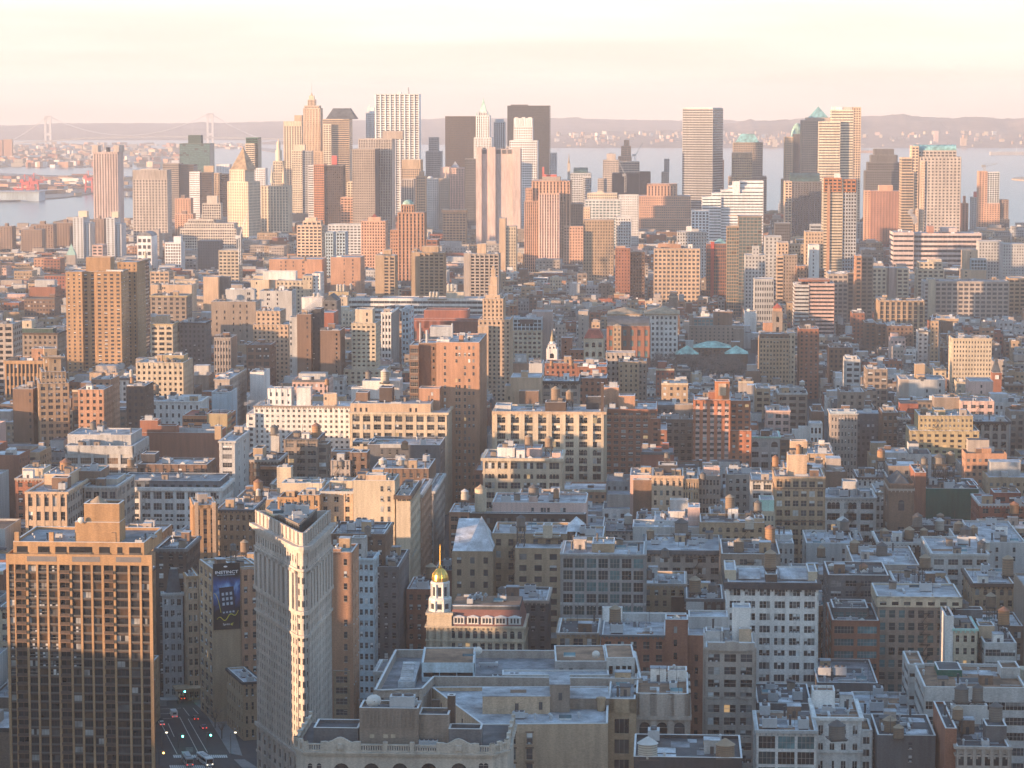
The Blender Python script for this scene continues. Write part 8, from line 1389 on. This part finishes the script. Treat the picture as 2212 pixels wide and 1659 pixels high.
def vehicle(kind, col, P, ang, lab, group=None, away=True):
    nm = dict(car='car', van='delivery_van', bus='bus')[kind]; b_, c_, w_, t_, h_, wy, wr, tl = vehicle_parts(kind, col); r = empty(nm, P, ang if away else ang + pi); tag(r, lab, nm.replace('_', ' '), group)
    inst('body', b_, r); inst('window', c_, r); hw = .8 if kind == 'car' else 1.0 if kind == 'van' else 1.15
    for x in (-hw, hw):
        for y in (-wy, wy): inst('wheel', w_, r, (x, y, wr))
        inst('tail_light', t_, r, (x * .8, tl[0], tl[2])); inst('headlight', h_, r, (x * .8, -tl[0] if kind != 'van' else 2.92, tl[2]))
A2_ = -BW
vehicle('van', 'white', st_pt(1440, 1235), A2_, 'white delivery van heading up the avenue beside the golden balcony tower')
vehicle('bus', 'silver', st_pt(1555, 1622), A2_, 'pale bus crossing the zebra stripes, nearer the kerb lane line'); vehicle('bus', 'white', st_pt(1700, 1622), A2_ + .15, 'white roofed bus right of the pale bus at the zebra stripes', None, False)
for i, (x, y, c, aw, lab) in enumerate([(1340, 1300, 'white', 1, 'small white car parked against the golden balcony tower'), (1620, 1255, 'black', 1, 'dark car right of the white delivery van'), (1385, 1000, 'black', 1, 'dark car far up the avenue beneath the slate-roofed building'), (1330, 990, 'silver', 0, 'silver car far up the avenue hugging the balcony tower'), (1510, 1085, 'yellow', 1, 'yellow cab near the awning up the avenue'), (1420, 890, 'red', 1, 'red car deepest in the avenue canyon'), (1690, 1330, 'blue', 1, 'dark blue car at the right kerb of the avenue')]): vehicle('car', c, st_pt(x, y), A2_, lab, None, bool(aw))
f5 = lambda x, y: atz(pu('D2', x), pv('D2', y), G)
for i, (x, y, c, aw) in enumerate([(1240, 560, 'yellow', 1), (1290, 520, 'black', 1), (1330, 430, 'silver', 0), (1290, 330, 'yellow', 1), (1350, 260, 'black', 1), (1240, 450, 'white', 1), (1380, 160, 'black', 1), (1200, 640, 'black', 1)]): vehicle('car', c, f5(x, y), -ROT, ['yellow cab', 'black car', 'silver car', 'yellow cab', 'black car', 'white car', 'black car', 'black car'][i] + ' in the dark avenue canyon ' + ['just behind the stone parapet', 'ahead of the nearest yellow cab', 'driving this way', 'level with the gilded dome base', 'level with the gilded dome', 'near the rounded blue-grey building', 'farthest up the avenue', 'lowest beside the angled parapet'][i], None, bool(aw))
def signal(P, col, lab, hgt=5.2):
    r = empty('traffic_light', P); tag(r, lab, 'traffic light'); dk = plain('dark_metal', (.06, .06, .065)); m_ = MB(); m_.bar((0, 0, 0), (0, 0, hgt), .09, dk, 6); m_.bar((0, 0, hgt), (1.6, 0, hgt + .2), .06, dk); m_.build('pole', r)
    m_ = MB(); m_.box(1.4, 1.8, -.15, .2, hgt - 1, hgt + .1, dk, True); m_.build('signal_head', r); m_ = MB(); m_.lathe(1.6, -.3, [(.24, hgt - .95), (.3, hgt - .7), (.24, hgt - .45)], col, 8); m_.build('lamp', r)
for i, (x, y, c, lab) in enumerate([(1480, 1500, GRN, 'green traffic light hanging over the middle of the avenue above the zebra stripes'), (1712, 1490, GRN, 'green traffic light on the right kerb of the avenue'), (1500, 1120, GRN, 'green traffic light near the awning up the avenue'), (1320, 1640, AMB, 'amber traffic light at the foot of the golden balcony tower'), (1390, 740, RED, 'red traffic light deep in the avenue beneath the slate roof')]): signal(st_pt(x, y), c, lab)
for i, (x, y, c, lab) in enumerate([(1370, 440, GRN, 'green traffic light left of the gilded dome building'), (1420, 490, GRN, 'green traffic light tight against the gilded dome building'), (1230, 570, RED, 'red traffic light in the avenue canyon')]): signal(f5(x, y), c, lab)
def street_lamp(P, lab):
    r = empty('street_lamp', P); tag(r, lab, 'street lamp'); dk = plain('dark_metal', (.06, .06, .065)); m_ = MB(); m_.bar((0, 0, 0), (0, 0, 8), .09, dk, 6); m_.bar((0, 0, 8), (1.6, 0, 8.4), .06, dk); m_.build('pole', r); m_ = MB(); m_.box(1.3, 2.0, -.2, .2, 8.2, 8.45, WHT, True); m_.build('lamp_head', r)
for x, y, lab in ((1425, 935, 'lit street lamp on the dark traffic island up the avenue'), (1535, 930, 'lit street lamp beside the gothic annex'), (1915, 1560, 'lit street lamp at the corner building'), (1345, 1560, 'lit street lamp beside the golden balcony tower')): street_lamp(st_pt(x, y), lab)
# awning over the theatre-like entrance
P = st_pt(1600, 1110); r = empty('awning', (P[0], P[1], G), -BW); tag(r, 'wide tan canopy over the pavement below the gothic annex', 'canopy'); m_ = MB(); m_.prism([(-7, -3), (6, -3), (7, 1), (6, 5), (-7, 5)], 5, 5.8, wallm('tan'), bottom=True); m_.build('canopy', r); m_ = MB(); [m_.bar((x, -2.5, 0), (x, -2.5, 5), .12, plain('dark_metal', (.06, .06, .065))) for x in (-6, 0, 5)]; m_.build('post', r)
# ---------------------------------------------------------------- the ordinary blocks between: a street grid of lots
def to_grid(x, y): return x * cos(ROT) - y * sin(ROT), x * sin(ROT) + y * cos(ROT)
def from_grid(a, b_): return a * cos(ROT) + b_ * sin(ROT), -a * sin(ROT) + b_ * cos(ROT)
rects = []; prot = []
for b in BLD:
    if hasattr(b, 'full'): b.tiers = [(*f_, 0, b.zt) for f_ in b.full]
    xs = [t[0] for t in b.tiers] + [t[1] for t in b.tiers]; ys = [t[2] for t in b.tiers] + [t[3] for t in b.tiers]
    cs = [to_grid(*b.world(x, y)[:2]) for x in (min(xs), max(xs)) for y in (min(ys), max(ys))]
    rects.append((min(c[0] for c in cs) - 1.5, max(c[0] for c in cs) + 1.5, min(c[1] for c in cs) - 1.5, max(c[1] for c in cs) + 1.5))
    v0 = min(b.v, 9999); vb0 = proj(*b.world(0, 0, 0))[1]; vb = b.vb if b.vb else v0 + .72 * (vb0 - v0)
    us = [proj(*b.world(x, 0, b.zt))[0] for x in (min(xs), max(xs))] + list(getattr(b, 'u', ()))
    prot.append((min(us) - 1, max(us) + 1, v0 - 6, vb, b.P[1]))
GR = [(r_.location.x, r_.location.y) for r_, *_ in TANKS]
def max_height(x, y, w_, want):
    """how tall an ordinary building may stand here without hiding a known facade behind it"""
    u0, u1 = proj(x - w_ / 2, y, 20)[0], proj(x + w_ / 2, y, 20)[0]; h_ = want
    for a, c, v0, vb, Y in prot:
        if Y > y + 2 and a < u1 and c > u0:
            P = at((u0 + u1) / 2, vb, y); lim = P[2] - G
            if lim < h_: h_ = lim
    return h_
AV = [-113, -333, -545, 102, 310, 520, 730, 940, -760, -980]
PAL_W = ['brick'] * 4 + ['brown'] * 4 + ['taupe'] * 5 + ['tan'] * 4 + ['stone'] * 4 + ['ltgrey'] * 4 + ['grey'] * 2 + ['cream'] * 2 + ['white'] * 2 + ['dkgrey'] * 2 + ['salmon'] * 2 + ['red', 'peach', 'pink', 'steel']
PAL_R = ['silver'] * 6 + ['white'] * 4 + ['tar'] * 4 + ['greyr'] * 5 + ['brownr']
CW = dict(brick='brick', brown='brown brick', taupe='dull brown', tan='tan', stone='stone-coloured', ltgrey='pale grey', grey='grey', cream='cream', white='white', dkgrey='dark grey', salmon='salmon brick', red='red brick', peach='peach', pink='pinkish', steel='steel-grey')
CR = dict(silver='silver', white='white', tar='black tar', greyr='grey', brownr='brown')
SOLO_Y, solo, SOLO_MAX = 1500, 0, 95
mass = {}
def lot(x, y, w_, dep, h_, solo_ok):
    """x, y: middle of the front; far lots join one mass per colour"""
    global solo
    wc, rc = random.choice(PAL_W), random.choice(PAL_R); wm = wallm(wc)
    fx, fy = x - cos(ROT) * w_ / 2, y + sin(ROT) * w_ / 2
    u, v = proj(x, y, G + h_); inside = -20 < u < 2232 and v < 1680
    st = random.choice(['g', 'g', 'wide', 'pair', 'g', 'few', 'few', 'loft'])
    if solo_ok and inside and solo < SOLO_MAX:
        solo += 1
        nm = 'loft_building' if st in ('wide', 'pair', 'loft') else 'tenement_building'
        b = B(nm, nm.replace('_', ' '), '', (fx, fy, 0), w_, dep, h_, ROT, near=True, ref=None); b.w = w_; b.budget = 36; b.hand = False; b.desc = (CW[wc], CR[rc])
        b.block(0, w_, 0, dep, 0, h_, wm, ST[st], rc, .9); b.root['group'] = 'ordinary loft and tenement buildings between the landmarks'
        if R() < .5: b.cornice(0, w_, 0, dep, h_ + .13, U(.7, 1.3), U(.5, 1), random.choice([wm, wallm('dkgrey'), wallm('stone')]))
        if R() < .45 and w_ > 8: fire_escape(b, w_ * U(.3, .7), h_, 7)
        clutter(b, 6); b.finish(); b.u = (u, u); b.v = v
        if R() < .4 and dep > 14: b.tk = (U(.25, .75) * w_, U(.35, .7) * dep)
        return
    key = 'mass'
    s = mass.get(key)
    if s is None: s = mass[key] = MB()
    c, n_ = cos(ROT), sin(ROT)
    Wd = lambda px, py, z: (fx + px * c + py * n_, fy - px * n_ + py * c, G + z)
    def bx(x0, x1, y0, y1, z0, z1, mat, top=None):
        P = [Wd(x0, y0, z0), Wd(x1, y0, z0), Wd(x1, y1, z0), Wd(x0, y1, z0), Wd(x0, y0, z1), Wd(x1, y0, z1), Wd(x1, y1, z1), Wd(x0, y1, z1)]
        k_ = len(s.f); s.hexa(P, mat)
        if top: s.m[k_] = s.mi(top)
    rm = roofm(rc); par = .9; bx(0, w_, 0, dep, 0, h_ - par, wm, rm); t = .4
    bx(0, w_, 0, t, h_ - par, h_, wm); bx(0, w_, dep - t, dep, h_ - par, h_, wm); bx(0, t, t, dep - t, h_ - par, h_, wm); bx(w_ - t, w_, t, dep - t, h_ - par, h_, wm)
    if inside and R() < .3 and dep > 15: bx(w_ * .1, w_ * U(.5, .9), dep * .45, dep * .9, h_ - par, h_ + U(2.8, 6.5), random.choice([wm, wallm('stone'), wallm('ltgrey')]), rm)
    if R() < .35: bx(-.1, w_ + .1, -.7, -.004, h_ - 1.2, h_ + .1, random.choice([wallm('dkgrey'), wallm('stone'), wallm('cream')]))
    if not inside: 
        for _ in range(1): bx(w_ * .3, w_ * .6, dep * .3, dep * .6, h_ - par, h_ + 2.5, wm)
    fl = 3.7; nf = max(1, int((h_ - 1.5) / fl)); bw = U(2.6, 4.2); nb = max(1, int(w_ / bw)); ww = U(.36, .6) * w_ / nb; wh = U(1.5, 2.2)
    if inside or R() < .3:
        if st != 'few' or R() < .4:
            for j in range(nf):
                z = h_ - 1.6 - (j + 1) * fl + .8
                if j > 6: break
                for i in range(nb):
                    x0 = (i + .5) * w_ / nb - ww / 2; r_ = R(); g = GL[0] if r_ < .65 else GL[1] if r_ < .85 else GL[2]
                    s.poly([Wd(x0, -.05, z), Wd(x0 + ww, -.05, z), Wd(x0 + ww, -.05, z + wh), Wd(x0, -.05, z + wh)], g)
        side = 1 if u < 1446 else -1; nd = max(1, int(dep / 5))
        for j in range(min(nf, 4)):
            z = h_ - 1.6 - (j + 1) * fl + .8
            for i in range(nd):
                y0 = (i + .35) * dep / nd; px = w_ + .05 if side > 0 else -.05
                q = [Wd(px, y0, z), Wd(px, y0 + 1.3, z), Wd(px, y0 + 1.3, z + wh), Wd(px, y0, z + wh)]; s.poly(q if side > 0 else q[::-1], GL[0])
    if inside:
        for _ in range(random.choice([1, 1, 2, 3]) if y > 2500 else random.choice([2, 3, 4, 5])):
            a, d_, hh = U(.8, 2.6), U(.8, 2.4), U(.8, 3.4)
            if w_ < 2 * a + 2 or dep < 2 * d_ + 2: continue
            px, py = U(a + .6, w_ - a - .6), U(d_ + .6, dep - d_ - .6); bx(px - a, px + a, py - d_, py + d_, h_ - par, h_ - par + hh, random.choice([wm, wallm('ltgrey'), wallm('brown'), wallm('white'), wallm('dkgrey'), wallm('stone')]), random.choice([rm, roofm('silver'), roofm('white')]))
def zone(x, y):
    if y < 1750: return U(20, 40) if R() < .75 else U(38, 52)
    if y < 3000:
        if x < -60: return U(16, 32) if R() < .85 else U(32, 46)
        return U(11, 19) if R() < .88 else U(20, 34)
    if y < 3700: return U(12, 23) if R() < .9 else U(24, 36)
    if x < -560: return U(12, 24)
    return U(18, 36) if R() < .92 else U(36, 55)
cands = []
b0 = 815
for ib in range(0, 60):
    yb = b0 + ib * 78
    if yb > 5450: break
    big = 1 + (yb - 900) / 4200 * .9
    for half in (0, 1):
        avs = sorted(AV) if yb < 2120 else sorted(a_ + [47, -38, 90, 12, -66, 61, -20][(ib // 3) % 7] for a_ in AV + [-1200, 1150])
        for a0, a1 in zip(avs, avs[1:]):
            a = a0 + 13
            while a < a1 - 13 - 6:
                w_ = U(7, 15) * (1 if yb < 3100 else big) if yb > 1750 and (x_ := from_grid(a, yb)[0]) > -130 and yb < 3200 else U(11, 24) * big
                if a + w_ > a1 - 13: w_ = a1 - 13 - a
                if w_ < 6: break
                dep = (U(24, 29.5) if R() < .8 else U(18, 24)) * (.72 if 1750 < yb < 3200 and w_ < 15 else 1); bb = yb + 9 + (0 if half == 0 else 60 - dep)
                x, y = from_grid(a + w_ / 2, bb)
                cands.append((y, x, a, bb, w_, dep)); a += w_ + (.15 if R() < .9 else U(1, 4))
cands.sort()
for y, x, a, bb, w_, dep in cands:
    lim = y * .1911
    out = abs(x) > lim + 25
    if out and not (x < 0 and x > -lim - 380) and not (0 < x < lim + 120): continue
    if y > 4400 and (x > 820 - (y - 4400) * .5 or x < -1150 + (y - 4400) * .75): continue
    if y < 860 and abs(x) < lim + 10: continue
    if any(r_[0] < a + w_ and r_[1] > a and r_[2] < bb + dep and r_[3] > bb for r_ in rects): continue
    u_, v_ = proj(x, y, G + 4)
    if 1230 < u_ < 1640 and 765 < v_ < 842: continue      # the square with its trees
    if 1850 < u_ < 1985 and 712 < v_ < 780: continue
    if 335 < u_ < 560 and v_ > 1430 or 290 < u_ < 560 and y < 1000 or 300 < u_ < 450 and y < 1125: continue             # the open crossing
    h0 = zone(x, y)
    if x < -lim - 20 and y < 2600: h0 = U(24, 46)
    h_ = h0 if out else max_height(x, y, w_ + 4, h0)
    if h_ < 5: continue
    lot(x, y, w_, dep, h_, y < SOLO_Y and not out)
o = mass['mass'].build('low_rise_buildings', None, 'stuff'); tag(o, 'endless packed low and mid-rise buildings with flat roofs filling the city beyond the named ones', 'buildings')
for b in BLD:
    if hasattr(b, 'tk'): d = U(3.2, 4.6); tank(b.world(b.tk[0], b.tk[1], b.zt - .88), d, d * U(.9, 1.15), random.choice([.4, 2.5, 4, 5]), random.choice([0, 0, 1, 1, 2, 3]), None); TANKS[-1] = TANKS[-1][:1] + (b,) + TANKS[-1][2:]

# unseen blocks added left of the frame, sized to shade the near facades
def shade_block(P, w_, dep, h_, wl, st, lab, top=0):
    b = B('office_tower', 'office tower', lab, (P[0], P[1], 0), w_, dep, h_, ROT, near=False, ref=lab); b.hand = True; b.off = True  # added to cast shade, no known tower
    b.block(0, w_, 0, dep, 0, h_, wallm(wl), ST[st], 'silver', .9)
    if top: b.block(w_ * .15, w_ * .85, dep * .15, dep * .85, h_ - .9, h_ * .93 + top, wallm(wl), ST[st], 'silver', .6); b.topped(w_ * .15, w_ * .85, dep * .15, dep * .85, h_ * .93 + top, h_ * .93 + top + 22, 'pyr', roofm('copper'))
    b.finish()
for P, w_, dep, h_, wl, st, lab, top in SHADE_BLOCKS: shade_block(P, w_, dep, h_, wl, st, lab, top)

# ---------------------------------------------------------------- steam
def steam(k, pts, Y, lab):
    r = MB(); me = bpy.data.meshes.new('steam_plume'); import bmesh; bm = bmesh.new()
    for x, y, d in pts:
        c = at(pu(k, x), pv(k, y), Y); rad = d * F2[k[0]][1] * Y / FPX
        for _ in range(5):
            g = bmesh.ops.create_icosphere(bm, subdivisions=2, radius=rad * U(.45, .8)); o_ = mathutils.Vector((c[0] + U(-.5, .5) * rad, c[1] + U(-.5, .5) * rad, c[2] + U(-.4, .4) * rad))
            for v in g['verts']: v.co = v.co * (1 + .35 * mathutils.noise.noise(v.co * .35 + o_)) + o_
    bm.to_mesh(me); bm.free(); o = bpy.data.objects.new('steam_plume', me); COL.objects.link(o); tag(o, lab, 'steam')
    rm = o.modifiers.new('merge', 'REMESH'); rm.mode = 'VOXEL'; rm.voxel_size = .8
    if 'steam' not in MATS:
        m = bpy.data.materials.new('steam'); m.use_nodes = True; n = m.node_tree; n.nodes.clear(); ou = n.nodes.new('ShaderNodeOutputMaterial'); v = n.nodes.new('ShaderNodeVolumePrincipled'); v.inputs['Color'].default_value = (.95, .95, .96, 1); v.inputs['Density'].default_value = .22; n.links.new(v.outputs[0], ou.inputs['Volume']); MATS['steam'] = m
    me.materials.append(MATS['steam'])
steam('B2', [(505, 440, 42), (530, 405, 40), (550, 360, 36), (470, 450, 34), (440, 460, 30)], 1780, 'white steam drifting beside the dark brown peaked tower')
steam('B1', [(1010, 935, 30), (960, 945, 30), (1080, 950, 26), (1140, 960, 24), (1210, 965, 22)], 1800, 'thin steam trail over the roofs right of the golden slab tower base')
steam('B1', [(850, 920, 24), (880, 950, 26), (900, 980, 20)], 1810, 'small steam puff before the golden slab tower base')
steam('B1', [(2040, 1250, 22), (2075, 1235, 24), (2100, 1228, 20)], 1560, 'white steam puff from the end of the long white apartment building')
steam('A4', [(1310, 1205, 26), (1290, 1165, 30), (1275, 1120, 26)], 3600, 'steam rising in front of the large grey office tower')
steam('B3', [(1750, 1015, 24), (1790, 1000, 22), (1835, 1015, 20)], 1560, 'pale steam above the shaded roofs left of the red balcony tower')
steam('C5', [(1250, 985, 30), (1310, 1000, 34), (1350, 1010, 24)], 1180, 'steam at the foot of the green construction netting')

# ---------------------------------------------------------------- haze
m = bpy.data.materials.new('haze'); m.use_nodes = True; n = m.node_tree; n.nodes.clear(); ou = n.nodes.new('ShaderNodeOutputMaterial'); v = n.nodes.new('ShaderNodeVolumePrincipled')
v.inputs['Color'].default_value = HAZE_COL; v.inputs['Density'].default_value = HAZE_D; v.inputs['Anisotropy'].default_value = HAZE_G; n.links.new(v.outputs[0], ou.inputs['Volume'])
hz = MB(); hz.box(-8900, 8900, -790, 23900, -4, 420, m, True); o = hz.build('haze', None, 'stuff'); tag(o, 'pale haze thickening over the bay and the far towers', 'haze')

# ---------------------------------------------------------------- labels that tell repeats apart
marks = []
for b in BLD:
    if b.hand and b.ref and not hasattr(b, 'off') and b.label:
        u, v = proj(*b.world(b.w / 2 if b.w > 2 else 0, 0, b.zt)); marks.append((u, v, b.P[1], b.ref))
ORD = ['', 'second ', 'third ', 'fourth ', 'fifth ', 'sixth ', 'seventh ', 'eighth ']
used = {}
def unique(lab, alt):
    lab = ' '.join(lab.split()[:16])
    for c in [lab] + [' '.join(a.split()[:16]) for a in alt]:
        if c not in used: used[c] = 1; return c
    return lab
for b in BLD:
    if b.label: used[b.label] = 1
def rel(u, v, y, ref):
    du, dv = u - ref[0], v - ref[1]
    if abs(du) > abs(dv) * 1.2: return 'left of' if du < 0 else 'right of'
    return 'behind' if y > ref[2] else 'in front of'
for b in BLD:
    if b.hand: continue
    u, v = proj(*b.world(b.w / 2, 0, b.zt)); near = sorted(marks, key=lambda q_: (q_[0] - u) ** 2 + ((q_[1] - v) * 1.2) ** 2)[:6]; c, rf = b.desc
    sz = 'narrow' if b.w < 13 else 'broad' if b.w > 20 else 'plain'
    alts = [f'{sz} {c} building, {rf} roof, {rel(u, v, b.P[1], q_)} the {q_[3]}' for q_ in near] + [f'{o_}{c} building {rel(u, v, b.P[1], q_)} the {q_[3]}' for q_ in near for o_ in ('low ', 'shaded ', 'further ')]
    b.root['label'] = unique(alts[0], alts[1:]); b.label = b.root['label']
for t in TANKS:
    r, ref, look, P, hh = t; u, v = proj(P[0], P[1], P[2] + hh)
    own = ref if isinstance(ref, str) else None
    near = sorted(marks, key=lambda q_: (q_[0] - u) ** 2 + (q_[1] - v) ** 2)[:8]
    alts = ([f'{look} water tank on the {own}', f'taller {look} water tank on the {own}', f'{look} water tank further right on the {own}', f'{look} water tank at the back of the {own}'] if own else []) + [f'{look} water tank {rel(u, v, P[1], q_)} the {q_[3]}' for q_ in near] + [f'{look} water tank on a low roof {rel(u, v, P[1], q_)} the {q_[3]}' for q_ in near]
    r['label'] = unique(alts[0], alts[1:])
